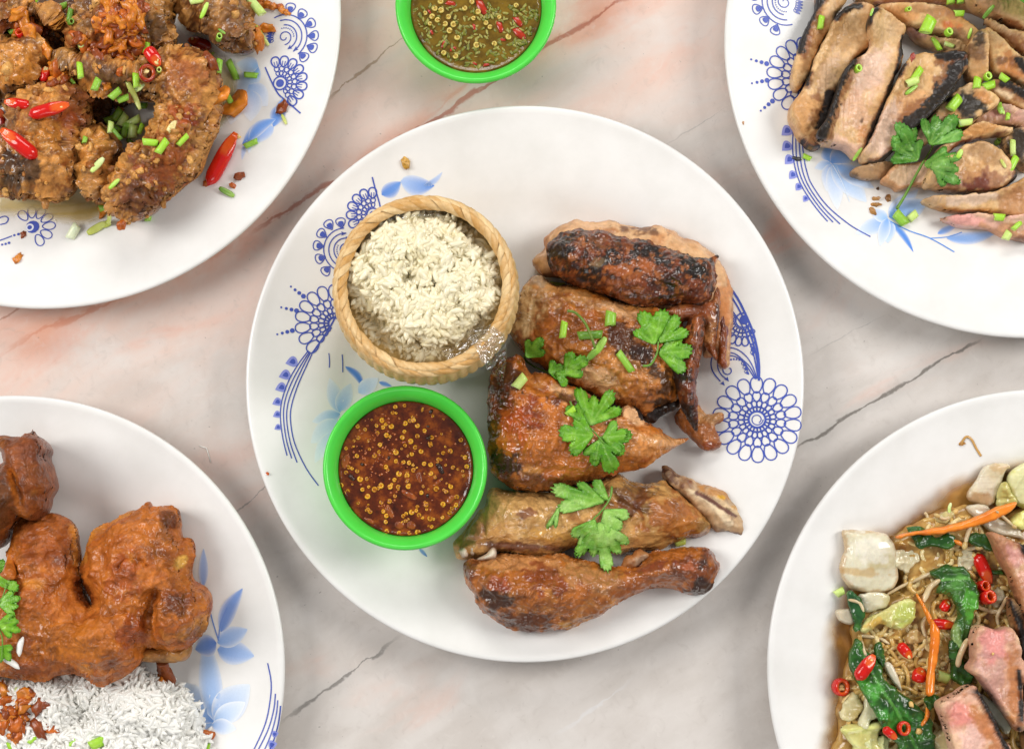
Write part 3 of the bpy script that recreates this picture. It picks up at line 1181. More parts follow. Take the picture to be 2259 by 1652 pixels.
def left_cluster(plate, rot, what):
    pr = Print(plate, rot)
    L = lambda pts: P_C.loc('PL', pts)
    u = 1 / 1333.0          # one PL pixel in plate radii (615 / .4615)
    if 'lines' in what:
        for pts in ([(312, 880), (260, 950), (215, 1030), (185, 1120), (178, 1200), (190, 1300), (210, 1382)],
                    [(318, 885), (270, 960), (228, 1040), (200, 1120), (193, 1200), (207, 1310), (232, 1395)],
                    [(322, 890), (282, 965), (243, 1050), (215, 1130), (208, 1210), (225, 1320), (258, 1415)],
                    [(330, 895), (295, 970), (260, 1050), (232, 1140), (226, 1210), (245, 1320), (300, 1440), (360, 1525)]):
            pr.stroke(L(pts), 5.5 * u)
        pr.flush('line_print')
        for (a, b_, s) in ((230, 935, 58), (197, 998, 56), (178, 1058, 54), (160, 1127, 46), (160, 1187, 40), (164, 1248, 34)):
            c = L([(a, b_)])[0]
            ang = math.atan2(c[1], c[0])
            pr.tear(c, ang + 0.35, s * u, s * 0.85 * u)
        pr.flush('teardrop_print')
    if 'daisy' in what:
        c = L([(437, 752)])[0]
        aa = math.radians
        pr.rosette(c, [(30 * u, 50 * u, 9), (48 * u, 78 * u, 9), (76 * u, 118 * u, 9), (114 * u, 186 * u, 9)], aa(62), aa(238), 6 * u)
        pr.stroke(L([(455, 575), (462, 640), (440, 720), (395, 800), (330, 893)]), 8 * u)
        a = np.linspace(aa(62), aa(240), 16)
        pr.stroke(c + 28 * u * np.column_stack((np.cos(a), np.sin(a))), 8 * u, sm=1)
        for (p, q) in (((288, 621), (228, 575)), ((255, 690), (182, 674)), ((235, 785), (163, 803))):
            for k, t in enumerate(np.linspace(0, 1, 4)):
                pr.dot(L([(p[0] + (q[0] - p[0]) * t, p[1] + (q[1] - p[1]) * t)])[0], (11.5 - 2.2 * k) * u)
        pr.flush('daisy_print')
    if 'scroll' in what:
        c = L([(492, 402)])[0]
        for k, rr in enumerate((106, 82, 58)):
            a = np.linspace(math.radians(95 - 6 * k), math.radians(265 - 12 * k), 24)
            pr.stroke(c + rr * u * np.column_stack((np.cos(a), np.sin(a))), 5.5 * u, sm=1)
        a = np.linspace(math.radians(60), math.radians(500), 40)
        rr = np.linspace(36, 8, 40) * u
        pr.stroke(c + rr[:, None] * np.column_stack((np.cos(a), np.sin(a))), 5 * u, sm=1)
        for k in range(9):
            an = math.radians(150 + k * 13)
            pr.dot(c + 44 * u * np.array((math.cos(an), math.sin(an))), 3.2 * u)
        for k in range(5):
            an = math.radians(-60 + 10 * k)
            q = c + 70 * u * np.array((math.cos(an), math.sin(an)))
            pr.tear(q, an, 34 * u, 14 * u, False)
        for (a_, b_) in ((467, 272), (412, 282), (378, 324), (360, 380), (370, 440), (398, 497)):
            q = L([(a_, b_)])[0]
            dv = q - c
            pr.tear(q, math.atan2(dv[1], dv[0]) + math.pi, 50 * u, 44 * u, False)
        # arrow heads
        for (a_, b_) in ((478, 322), (498, 345)):
            q = L([(a_, b_)])[0]
            pr.fillp(q + 13 * u * np.array([(1, 0), (-0.7, 0.8), (-0.4, 0), (-0.7, -0.8)]))
        pr.flush('scroll_print')
    if 'fan' in what:
        c = L([(622, 232)])[0]
        aa = math.radians
        pr.rosette(c, [(36 * u, 58 * u, 9), (56 * u, 80 * u, 9)], aa(80), aa(262), 5 * u)
        pr.rosette(c, [(78 * u, 128 * u, 8)], aa(80), aa(262), 7 * u)
        for k in range(8):
            an = aa(80 + 182 / 8 * (k + .5))
            for o_ in (-0.06, 0.06):
                q0, q1 = [c + r_ * u * np.array((math.cos(an + o_), math.sin(an + o_))) for r_ in (84, 106)]
                pr.stroke([q0, q1], 4 * u, sm=1)
        a = np.linspace(0, 2 * math.pi, 30)
        pr.stroke(c + 31 * u * np.column_stack((np.cos(a), np.sin(a))), 7 * u, sm=1)
        pr.dot(c, 19 * u)
        pr.stroke(L([(617, 52), (632, 110), (648, 165), (655, 200), (650, 270), (640, 340)]), 7 * u)
        pr.flush('fan_print')
    if 'leaves' in what:
        U = lambda x, y: P_C.loc('O', [(x, y)])[0]
        pr.petal(U(842, 430), U(884, 402), 34 / 615, '#4d82d6', '#6d9ae0', -0.05)
        pr.petal(U(884, 400), U(958, 410), 44 / 615, '#a9c3ee', '#5a8cdc', -0.08)
        pr.petal(U(935, 410), U(976, 380), 13 / 615, '#6d9ae0', '#c9d6ee', -0.1)
        pr.flush('leaf_print')
    return pr


left_cluster(P_C, 0, ('lines', 'daisy', 'scroll', 'fan', 'leaves'))
left_cluster(P_TR, 25, ('lines', 'daisy', 'scroll', 'fan'))
left_cluster(P_TL, -147.5, ('scroll', 'fan', 'leaves'))


def lily(plate, fr, petals, lines=()):
    pr = Print(plate)
    k = FR[fr][2] * S / plate.R
    for i, (b0, t0, w, *rest_) in enumerate(petals):
        q = plate.loc(fr, [b0, t0])
        cb, ct = (list(rest_) + ['#6f9fe6', '#dfe4ee'][len(rest_):])[:2]
        bend = rest_[2] if len(rest_) > 2 else 0.0
        pr.petal(q[0], q[1], w * k, cb, ct, bend)
        pr.V[-1][:, 2] += 0.00001 * (i % 12)
        pr.flush('petal_print')
    for (pts, w, c) in lines:
        pr.stroke(plate.loc(fr, pts), w * k, c)
        pr.flush('line_print')


# middle plate, lily under the bowl and the basket
lily(P_C, 'BO', [((250, 420), (40, 480), 110, '#7aa6dc', '#dde5ee'), ((250, 410), (170, 150), 120, '#86aee0', '#e0e6ee'), ((240, 400), (330, 190), 120, '#7fa9e0', '#d7e0ee'),
                 ((230, 470), (30, 640), 150, '#a9c4e4', '#e2e6ec'), ((180, 560), (60, 790), 100, '#b7cde8', '#e3e7ec'), ((290, 60), (430, 235), 60, '#4a86d8', '#3f7bd0', 0.12),
                 ((390, 260), (540, 150), 120, '#a9c6ee', '#dce6f2'), ((545, 180), (640, 210), 40, '#5a90dc', '#6a9ce0'), ((850, 1440), (912, 1505), 30, '#7d9fd0', '#5a86c6')],
     [([(165, -40), (170, 20), (168, 70)], 8, '#4a62b4'), ([(266, -30), (270, 40), (270, 105)], 8, '#4a62b4')])
# right-hand flower of the middle plate
pr = Print(P_C)
u_ = FR['PR'][2] / 615.0
c_ = P_C.loc('PR', [(472, 1172)])[0]
pr.rosette(c_, [(60 * u_, 92 * u_, 20), (88 * u_, 135 * u_, 20), (130 * u_, 200 * u_, 18), (192 * u_, 308 * u_, 18)], 0, 2 * math.pi, 9 * u_)
a_ = np.linspace(0, 2 * math.pi, 40)
pr.stroke(c_ + 56 * u_ * np.column_stack((np.cos(a_), np.sin(a_))), 10 * u_, sm=1)
a_ = np.linspace(math.radians(-60), math.radians(360), 40)
pr.stroke(c_ + (np.linspace(26, 42, 40) * u_)[:, None] * np.column_stack((np.cos(a_), np.sin(a_))), 7 * u_, sm=1)
pr.flush('daisy_print')
LR = lambda pts: P_C.loc('PR', pts)
for k, (pts, w) in enumerate((([(485, 895), (487, 800), (475, 680), (440, 540), (390, 420), (330, 300), (250, 190)], 16), ([(482, 880), (472, 750), (440, 610), (385, 470), (330, 360), (280, 280)], 12),
                              ([(478, 880), (455, 740), (420, 620), (360, 490), (300, 400)], 9), ([(470, 880), (440, 790), (395, 720), (330, 670), (240, 650)], 8),
                              ([(465, 885), (425, 800), (370, 745), (310, 700), (230, 690)], 8), ([(455, 880), (405, 800), (350, 740), (290, 715), (230, 720)], 8),
                              ([(240, 660), (170, 690), (142, 760), (155, 830), (210, 900)], 9), ([(240, 700), (195, 740), (190, 800), (215, 850), (250, 880)], 8),
                              ([(225, 770), (230, 830), (260, 850), (285, 835), (285, 810), (270, 805)], 8))):
    pr.stroke(LR(pts), w * u_)
for (x, y) in ((225, 915), (255, 885)):
    q = LR([(x, y)])[0]
    pr.fillp(q + 26 * u_ * np.array([(0.6, -0.6), (-0.7, 0.1), (-0.1, 0.3), (0.2, 0.8)]))
for x, y in ((265, 750), (285, 743), (305, 740), (325, 741), (345, 745)):
    pr.dot(LR([(x, y)])[0], 7 * u_)
for (x, y, an) in ((380, 775, 2.6), (390, 805, 2.4), (400, 835, 2.3), (440, 655, 2.2), (445, 680, 2.1), (440, 700, 2.0)):
    pr.tear(LR([(x, y)])[0], an + math.pi, 42 * u_, 20 * u_, False)
pr.flush('scroll_print')
c_ = LR([(372, 462)])[0]
pr.rosette(c_, [(62 * u_, 92 * u_, 10), (88 * u_, 120 * u_, 10)], math.radians(150), math.radians(318), 7 * u_)
pr.rosette(c_, [(118 * u_, 185 * u_, 6)], math.radians(200), math.radians(300), 10 * u_)
a_ = np.linspace(math.radians(70), math.radians(330), 30)
pr.stroke(c_ + 52 * u_ * np.column_stack((np.cos(a_), np.sin(a_))), 11 * u_, sm=1)
pr.dot(c_ + np.array((8, 4)) * u_, 34 * u_)
pr.flush('fan_print')

# fried-wing plate: blue wash, leaves, small daisy
lily(P_TL, 'TL', [((1700, 440), (1560, 640), 150, '#5e97d8', '#d8e4ee'), ((1700, 440), (1560, 420), 120, '#79a9dc', '#d5e2ee'), ((1640, 560), (1760, 700), 150, '#8fb6ea', '#e2e7f0'),
                  ((1660, 600), (1650, 800), 150, '#9cbdea', '#e4e8f0'), ((1560, 640), (1520, 820), 130, '#b9cdea', '#e4e8ee'), ((1640, 920), (1815, 785), 90, '#5c92e2', '#7aa6e8', 0.1),
                  ((1825, 760), (1870, 645), 60, '#5a90e2', '#6a9ce6'), ((1640, 930), (1640, 1010), 40, '#8db2ea', '#e2e7f0')])
pr = Print(P_TL)
k_ = .335 / 637
q_ = P_TL.loc('TL', [(215, 1495)])[0]
for i_ in range(7):
    an = math.radians(132 - 32 * i_)
    pr.loop(q_ + 105 * k_ * np.array((math.cos(an), math.sin(an))), an, 84 * k_, 52 * k_, 7 * k_)
pr.dot(q_, 44 * k_)
pr.dot(q_ + np.array((-18, -4)) * k_, 27 * k_, '#dfe2ec')
pr.V[-1][:, 2] += 0.00005
pr.dot(q_ + np.array((-18, -4)) * k_, 15 * k_)
pr.V[-1][:, 2] += 0.0001
for (x, y, r) in ((150, 1540, 11), (122, 1543, 9), (95, 1550, 8), (60, 1600, 9), (38, 1607, 8), (15, 1612, 7)):
    pr.dot(P_TL.loc('TL', [(x, y)])[0], r * k_)
pr.stroke(P_TL.loc('TL', [(80, 1555), (40, 1570), (-10, 1588)]), 8 * k_)
pr.stroke(P_TL.loc('TL', [(-10, 1440), (30, 1425), (55, 1440), (40, 1470), (0, 1480)]), 8 * k_)
pr.flush('daisy_print')
# pork plate lily
lily(P_TR, 'TR', [((985, 1070), (960, 960), 110, '#5c97e0', '#8fb6ea'), ((985, 1070), (1130, 1010), 150, '#4f8ede', '#a9c6ee'), ((985, 1075), (880, 1110), 70, '#79aae6', '#d9e3f0'),
                  ((990, 1080), (960, 1260), 110, '#8ab3ea', '#e3e7ee'), ((1000, 1085), (1030, 1380), 120, '#9cc0ee', '#e3e7ee'), ((1000, 1080), (1220, 1330), 170, '#7fb0ea', '#d5e2f2'),
                  ((1030, 1090), (1270, 1240), 130, '#6ba2e6', '#cfdff4'), ((1360, 1450), (1150, 1540), 110, '#6ba0e6', '#dfe6f0'), ((1360, 1450), (1250, 1380), 90, '#7fb0ea', '#d9e3f2'),
                  ((1360, 1440), (1360, 1600), 110, '#5a94e0', '#c9dbf2'), ((1360, 1440), (1310, 1620), 80, '#6aa0e6', '#dfe6f0'), ((1370, 1430), (1620, 1330), 170, '#5590de', '#b5cff0'),
                  ((1370, 1430), (1560, 1250), 120, '#6aa0e6', '#cddcf2'), ((1380, 1460), (1530, 1660), 50, '#5088d8', '#4f86d8', 0.06), ((1690, 1540), (1820, 1480), 50, '#5c94e2', '#a9c4ec'),
                  ((1750, 1570), (2080, 1530), 90, '#7aa8e8', '#9dbdec', -0.05)],
     [([(1000, 1090), (1060, 1200), (1110, 1330)], 5, '#d9e6f6'), ([(1380, 1460), (1500, 1520), (1640, 1570), (1800, 1660)], 8, '#5c90dc'), ([(1640, 1570), (1760, 1560), (1850, 1530)], 7, '#6a9ae0')])
# rice plate lily and lines
lily(P_BL, 'BL', [((960, 1530), (900, 1560), 60, '#5a8fd2', '#c5d6ea'), ((965, 1530), (830, 1350), 130, '#4f86cc', '#d5e0ee'), ((970, 1520), (930, 1150), 110, '#7fa6dc', '#b9cfee'),
                  ((970, 1520), (1130, 1360), 150, '#6f9cd8', '#d9e3ee'), ((970, 1530), (1110, 1440), 90, '#86aee0', '#dfe6ee'), ((960, 1540), (1070, 1560), 70, '#7aa4dc', '#e0e6ee'),
                  ((985, 1200), (1150, 1230), 110, '#6f98d8', '#a9c2ea'), ((985, 1170), (1120, 1110), 90, '#7ba2dc', '#b5caec'), ((980, 1170), (885, 1200), 100, '#4f78c4', '#7f9fd8'),
                  ((1000, 1120), (1098, 925), 75, '#5f86cc', '#7f9fd8', 0.06), ((920, 915), (922, 745), 45, '#8aa8dc', '#a9c0e6')],
     [([(990, 1160), (965, 1080), (955, 1040)], 6, '#6f8fd0'), ([(990, 1150), (1000, 1080), (1030, 1010)], 6, '#6f8fd0')])
pr = Print(P_BL)
k_ = .4872 / 614
for pts in ([(1212, 1262), (1228, 1350), (1222, 1440), (1200, 1540), (1150, 1652), (1120, 1700)], [(1247, 1400), (1240, 1470), (1215, 1560), (1170, 1652), (1140, 1700)],
            [(1258, 1430), (1250, 1500), (1225, 1590), (1190, 1670)], [(1271, 1455), (1262, 1530), (1240, 1610), (1205, 1690)]):
    pr.stroke(P_BL.loc('BL', pts), 6 * k_)
pr.flush('line_print')
for (x, y, s_) in ((1247, 1582, 30), (1236, 1630, 40)):
    pr.tear(P_BL.loc('BL', [(x, y)])[0], 0.2, s_ * k_, s_ * k_)
pr.flush('teardrop_print')

# ------------------------------------------------------------------ green bowls
M_green = plain('green_plastic', '#54d64a', rough=0.26, hex2='#4acc42', vscale=40, bump=0.08, bscale=260)


def bowl(fr, u, v, rpx, zr, h, label, lowz):
    X, Y = at(fr, u, v, zr)
    X2, _ = at(fr, u + rpx, v, zr)
    R = float(X2 - X)
    prof = [(0.0005, 0.07), (0.55, 0.07), (0.63, 0.11), (0.70, 0.24), (0.78, 0.55), (0.845, 0.84), (0.865, 0.90), (0.90, 0.945), (0.94, 0.985), (0.965, 1.0), (0.985, 0.99), (0.998, 0.96), (1.0, 0.925),
            (0.99, 0.90), (0.965, 0.89), (0.93, 0.86), (0.90, 0.80), (0.84, 0.55), (0.75, 0.2), (0.70, 0.03), (0.68, 0.0), (0.62, 0.0), (0.60, 0.03), (0.0005, 0.03)]
    V, F = lathe([(r * R, z * h) for r, z in prof], 96)
    me = mesh('sauce_bowl', V, F[:, ::-1], M_green)
    o = put('sauce_bowl', me, None, (float(X), float(Y), zr - h))
    tag(o, label, 'bowl', 'green plastic sauce bowls')
    return o, np.array((float(X), float(Y))), R


bowl1, bc1, bR1 = bowl('O', 893, 1031, 182, 0.046, 0.040, 'bright green plastic bowl with dark red chilli sauce below the rice basket', 0)
bowl2, bc2, bR2 = bowl('O', 1049.5, 8, 178, 0.034, 0.0338, 'bright green plastic bowl of herb sauce standing on the marble', 0)
bowl3, bc3, bR3 = bowl('O', 2362, -132, 158, 0.058, 0.040, 'edge of a green bowl peeking in at the corner of the pork plate', 0)
for bc, bR, zt in ((bc1, bR1, 0.046), (bc2, bR2, 0.034)):
    a_ = np.linspace(0, 2 * math.pi, 400)
    for rr in np.linspace(0, bR, 60):
        hm_put(bc[0] + rr * np.cos(a_), bc[1] + rr * np.sin(a_), zt)


def sauce(name, label, c, R, z, hexes, rough):
    m, nt, b = newmat(name + '_liquid')
    L = nt.links.new
    tc = N(nt, 'ShaderNodeTexCoord')
    n1 = N(nt, 'ShaderNodeTexNoise', Scale=110.0, Detail=5.0, Roughness=0.65)
    L(tc.outputs['Object'], n1.inputs['Vector'])
    cr = N(nt, 'ShaderNodeValToRGB')
    els = cr.color_ramp.elements
    els[0].position, els[1].position = 0.32, 0.72
    els[0].color, els[1].color = (*lin(hexes[0]), 1), (*lin(hexes[-1]), 1)
    e_ = els.new(0.5)
    e_.color = (*lin(hexes[1]), 1)
    L(n1.outputs['Fac'], cr.inputs['Fac'])
    L(cr.outputs['Color'], b.inputs['Base Color'])
    b.inputs['Roughness'].default_value = rough
    n2 = N(nt, 'ShaderNodeTexNoise', Scale=330.0, Detail=3.0, Roughness=0.6)
    L(tc.outputs['Object'], n2.inputs['Vector'])
    bp = N(nt, 'ShaderNodeBump', Strength=0.3, Distance=0.0014)
    L(n2.outputs['Fac'], bp.inputs['Height'])
    L(bp.outputs['Normal'], b.inputs['Normal'])
    b.inputs['Specular IOR Level'].default_value = 0.6
    # disc with a meniscus
    V, F = lathe([(0.0004, 0), (R * 0.3, 0), (R * 0.6, 0), (R * 0.9, 0), (R * 0.965, 0.0002), (R, 0.0009), (R * 0.99, -0.004), (0.0004, -0.004)], 96)
    me = mesh(name, V, F, m)
    o = put(name, me, None, (c[0], c[1], z))
    return tag(o, label, 'sauce')


zs1 = 0.046 - 0.040 * 0.24
s1 = sauce('chilli_sauce', 'dark red-brown chilli dipping sauce with yellow seeds', bc1, bR1 * 0.822, zs1, ('#300e02', '#5c2205', '#a4540e'), 0.08)
zs2 = 0.034 - 0.034 * 0.28
s2 = sauce('herb_sauce', 'thin brown herb sauce with chopped green leaves and seeds', bc2, bR2 * 0.815, zs2, ('#4a3408', '#6e5312', '#8a6a1c'), 0.1)

# chilli seeds: flat curled discs
M_seed = food('chilli_seed', rough=(0.3, 0.2), var=0.15, bump=0.0)


def seed_mesh(c_ring, c_disc):
    V, C = [], []
    n, k = 12, 5
    for i in range(n):
        a = math.radians(20 + 300 * i / (n - 1))
        w = 0.0005 * (1.15 - 0.5 * i / (n - 1))
        for j in range(k):
            q = 2 * math.pi * j / k
            r = 0.0010 + w * math.cos(q)
            V.append((r * math.cos(a), r * math.sin(a), 0.0003 + w * 0.8 * math.sin(q)))
            C.append(lin(c_ring))
    F = [(i * k + j, i * k + (j + 1) % k, (i + 1) * k + (j + 1) % k, (i + 1) * k + j) for i in range(n - 1) for j in range(k)]
    dv, df = lathe([(0.00002, 0.0004), (0.0008, 0.00034), (0.0013, 0.0001), (0.0012, -0.0002)], 12)
    o_ = len(V)
    V += [tuple(p) for p in dv]
    C += [lin(c_disc)] * len(dv)
    return mesh('seed', V, [np.array(F), (df + o_)[:, ::-1]], M_seed, np.array(C), np.full(len(V), .8))


seed_a = seed_mesh('#dca028', '#bc7612')
seed_c = seed_mesh('#c08018', '#96540a')
seed_b = seed_mesh('#d8bc66', '#b08c38')
SEEDS1 = [(668, 368), (740, 358), (382, 515), (568, 470), (808, 470), (575, 522), (640, 515), (745, 492), (838, 510), (890, 548), (602, 583), (738, 556), (835, 590), (785, 628), (552, 655), (742, 660),
          (820, 675), (865, 705), (936, 658), (295, 682), (512, 738), (675, 712), (795, 725), (1032, 718), (1086, 703), (1168, 617), (995, 766), (1200, 752), (675, 778), (732, 785), (888, 800), (938, 805),
          (1107, 828), (1212, 820), (380, 855), (597, 822), (806, 848), (697, 876), (758, 886), (940, 872), (402, 915), (663, 922), (255, 962), (280, 1020), (420, 995), (512, 995), (628, 975), (690, 976),
          (768, 972), (980, 990), (1090, 972), (866, 1018), (458, 1046), (625, 1082), (1135, 1050), (1030, 1105), (1130, 1112), (905, 1110), (328, 1138), (478, 1162), (730, 1196), (792, 1168), (602, 1195),
          (598, 1240), (933, 1215), (1028, 1205), (1082, 1168), (605, 1312), (697, 1325), (776, 1325), (840, 1318), (945, 1275), (560, 965), (720, 600), (775, 792), (1056, 1012)]
for (u, v) in SEEDS1:
    x, y = at('BO', u, v, zs1 + 0.0002)
    s_ = random.uniform(0.65, 1.05)
    put('seed', random.choice((seed_a, seed_a, seed_c)), s1, (float(x), float(y), zs1 + 0.0001), (random.uniform(-.25, .25), random.uniform(-.25, .25), random.uniform(0, 6.28)), (s_, s_, s_))
rs = random.Random(44)
for i in range(90):
    r_, a_ = bR1 * 0.77 * math.sqrt(rs.random()), rs.uniform(0, 6.283)
    s_ = rs.uniform(0.4, 0.8)
    put('seed', seed_c if rs.random() < .7 else seed_a, s1, (bc1[0] + r_ * math.cos(a_), bc1[1] + r_ * math.sin(a_), zs1 - 0.00015 * s_), (rs.uniform(-.4, .4), rs.uniform(-.4, .4), rs.uniform(0, 6.28)), (s_, s_, s_))
# dark flakes in the sauce
for (u, v, w, l, a) in ((1010, 835, 40, 95, -25), (340, 905, 35, 60, -40), (620, 755, 22, 30, 20), (925, 600, 25, 40, 60), (420, 805, 30, 24, 10), (915, 1040, 22, 36, 0), (920, 515, 24, 20, 0), (940, 405, 30, 40, 30)):
    ca, sa = math.cos(math.radians(a)), math.sin(math.radians(a))
    ol = [(u + ca * x * w / 2 - sa * y * l / 2, v + sa * x * w / 2 + ca * y * l / 2) for x, y in ((-1, -1), (0.6, -1), (1, -.3), (.8, .9), (-.3, 1), (-1, .4))]
    body('chilli_flake', 'BO', ol, M_skin, s1, H=0.0008, z0=zs1 - 0.0001, g=0.0005, jag=(0.0002, 600), pal=('#2a1008', '#4a2014'), smooth=1, gloss=(.8, 1, 200))
for (u, v, w, l, a) in ((775, 1035, 130, 46, 30), (985, 945, 80, 34, -40), (850, 900, 40, 90, -10), (625, 1160, 50, 110, -30), (700, 1265, 70, 60, 20), (790, 1265, 60, 70, -60), (290, 780, 60, 110, 15), (470, 1230, 90, 40, 30), (1090, 1070, 50, 80, 40)):
    ca, sa = math.cos(math.radians(a)), math.sin(math.radians(a))
    ol = [(u + ca * x * w / 2 - sa * y * l / 2, v + sa * x * w / 2 + ca * y * l / 2) for x, y in ((-1, -.6), (0.6, -1), (1, -.1), (.6, .9), (-.5, 1), (-1, .4))]
    body('garlic_bit', 'BO', ol, M_skin, s1, H=0.0007, z0=zs1 - 0.0003, g=0.0005, jag=(0.0002, 600), pal=('#7a3410', '#a0561a', '#8c3c10'), gloss=(.8, 1, 200))
# bubbles added as glints on the sauce, orange reflection painted into them
M_glint = plain('glint_orange', '#a04a08', rough=0.05, spec=0.8)
_bv, _bf = lathe([(0.00001, 0.0005), (0.0003, 0.00042), (0.00052, 0.0002), (0.0006, -0.0001)], 8)
bub = mesh('glint_bubble', _bv, _bf[:, ::-1], M_glint)
for i in range(150):
    if i < 100:
        u, v = random.gauss(520, 110), random.gauss(720, 150)
    else:
        u, v = random.uniform(350, 1150), random.uniform(420, 1150)
    x, y = at('BO', u, v, zs1)
    if math.hypot(x - bc1[0], y - bc1[1]) < bR1 * 0.78:
        s_ = random.uniform(.5, 1.3)
        put('glint_bubble', bub, s1, (float(x), float(y), zs1), None, (s_, s_, s_))

# herb sauce bits
M_herbbit = plain('chopped_herb', '#84802a', rough=0.3, hex2='#5c6018', vscale=700, sss=0.1)
M_redbit = plain('chilli_bit', '#b8341c', rough=0.2, hex2='#8e2410', vscale=500)
M_stembit = plain('herb_stem_bit', '#a39a4c', rough=0.3, hex2='#8a8038', vscale=700)


def chip_mesh(name, mat, sx, sy, sz, seed):
    r_ = random.Random(seed)
    ring = [(-1, -.6), (-.2, -1), (.7, -.8), (1, .1), (.5, .9), (-.6, 1)]
    ring = [(x * sx * r_.uniform(.8, 1.1), y * sy * r_.uniform(.8, 1.1)) for x, y in ring]
    V = [(x * .8, y * .8, sz * r_.uniform(.6, 1)) for x, y in ring] + [(x, y, 0) for x, y in ring] + [(x * .8, y * .8, -sz * .6) for x, y in ring] + [(0, 0, sz), (0, 0, -sz)]
    F4 = [(k, k + 6, (k + 1) % 6 + 6, (k + 1) % 6) for k in range(6)] + [(k + 6, k + 12, (k + 1) % 6 + 12, (k + 1) % 6 + 6) for k in range(6)]
    F3 = [(k, (k + 1) % 6, 18) for k in range(6)] + [((k + 1) % 6 + 12, k + 12, 19) for k in range(6)]
    return mesh(name, V, [np.array(F4), np.array(F3)], mat)


herb_ms = [chip_mesh('herb_bit', M_herbbit, 0.0024, 0.0011, 0.0004, k) for k in range(4)] + [chip_mesh('stem_bit', M_stembit, 0.0020, 0.0008, 0.0006, 20 + k) for k in range(3)]
red_m = [chip_mesh('chilli_bit', M_redbit, 0.0030, 0.0013, 0.0006, 40 + k) for k in range(2)]
cnt = 0
while cnt < 280:
    r_, a_ = bR2 * 0.79 * math.sqrt(random.random()), random.uniform(math.pi, 2 * math.pi)
    x, y = bc2[0] + r_ * math.cos(a_), bc2[1] + r_ * math.sin(a_) + 0.002
    cnt += 1
    me = random.choice(herb_ms)
    s_ = random.uniform(0.45, 1.0)
    put(me.name.split('.')[0], me, s2, (x, y, zs2 + random.uniform(-0.0003, 0.0005)), (random.uniform(-.2, .2), random.uniform(-.2, .2), random.uniform(0, 6.28)), (s_, s_, s_))
for (u, v, a, s_) in ((725, 25, 10, 1.3), (930, 50, 60, 2.0), (1170, 145, 50, 1.5), (1180, 225, 45, 1.9), (1050, 180, 70, 1.5), (880, 180, 80, .8), (680, 295, 110, 1), (740, 325, -30, .9), (960, 430, -10, .8), (1070, 265, 10, .7), (600, 215, 60, .7), (885, 422, 30, .6), (585, 80, 60, .6)):
    x, y = at('TC', u + 0, v, zs2)
    ox = 0.0
    x, y = at('O', 751.1 + u * .335, v * .335, zs2)
    put('chilli_bit', random.choice(red_m), s2, (float(x), float(y), zs2 + 0.0003), (0, 0, -math.radians(a)), (s_ * .85, s_ * .8, s_ * .6))
for (u, v) in ((660, 15), (622, 62), (662, 75), (558, 90), (605, 115), (588, 163), (710, 115), (692, 163), (720, 207), (745, 165), (640, 140), (875, 128), (957, 155), (985, 185), (905, 82), (1155, 42), (1105, 250), (1015, 293), (895, 303), (760, 375), (680, 355), (865, 18), (820, 60), (770, 255), (1045, 120)):
    x, y = at('O', 751.1 + u * .335, v * .335, zs2)
    s_ = random.uniform(0.8, 1.15)
    put('seed', seed_b, s2, (float(x), float(y), zs2 + 0.0008), (random.uniform(-.3, .3), random.uniform(-.3, .3), random.uniform(0, 6.28)), (s_, s_, s_ * 1.6))
# ------------------------------------------------------------------ woven rice basket
def bamboo(name, h1, h2):
    m, nt, b = newmat(name)
    L = nt.links.new
    tc = N(nt, 'ShaderNodeTexCoord')
    oi = N(nt, 'ShaderNodeObjectInfo')
    n1 = N(nt, 'ShaderNodeTexNoise', Scale=260.0, Detail=4.0, Roughness=0.6)
    L(tc.outputs['Object'], n1.inputs['Vector'])
    ad = N(nt, 'ShaderNodeMath', operation='ADD')
    L(n1.outputs['Fac'], ad.inputs[0])
    ml = N(nt, 'ShaderNodeMath', operation='MULTIPLY_ADD')
    L(oi.outputs['Random'], ml.inputs[0])
    ml.inputs[1].default_value = 0.5
    ml.inputs[2].default_value = -0.25
    L(ml.outputs[0], ad.inputs[1])
    cr = N(nt, 'ShaderNodeValToRGB')
    cr.color_ramp.elements[0].position, cr.color_ramp.elements[1].position = 0.2, 0.8
    cr.color_ramp.elements[0].color = (*lin(h1), 1)
    cr.color_ramp.elements[1].color = (*lin(h2), 1)
    L(ad.outputs[0], cr.inputs['Fac'])
    L(cr.outputs['Color'], b.inputs['Base Color'])
    b.inputs['Roughness'].default_value = 0.42
    at2 = N(nt, 'ShaderNodeAttribute', attribute_name='Gl')
    wv = N(nt, 'ShaderNodeMath', operation='SINE')
    ms = N(nt, 'ShaderNodeMath', operation='MULTIPLY')
    ms.inputs[1].default_value = 60.0
    L(at2.outputs['Fac'], ms.inputs[0])
    L(ms.outputs[0], wv.inputs[0])
    bp = N(nt, 'ShaderNodeBump', Strength=0.35, Distance=0.0004)
    L(wv.outputs[0], bp.inputs['Height'])
    L(bp.outputs['Normal'], b.inputs['Normal'])
    return m


M_bam = bamboo('bamboo_strip', '#cf9a52', '#f0d09a')
M_bam2 = bamboo('bamboo_body', '#d2aa68', '#ecd2a2')
ZR = 0.071
_x, _y = at('O', 936, 629, ZR)
bkc = np.array((float(_x), float(_y)))
_x2, _ = at('O', 936 + 202, 629, ZR)
RB = float(_x2) - bkc[0]
basket = thing('rice_basket', 'round woven bamboo basket with braided rim holding sticky rice', 'basket', (bkc[0], bkc[1], 0.006))
ZB = 0.0055


def wall_r(z):
    t = np.clip((z - ZB) / (ZR - ZB), 0, 1)
    return RB * (0.80 + 0.17 * t + 0.11 * np.sin(t * math.pi) - 0.10 * np.exp(-t * 14))


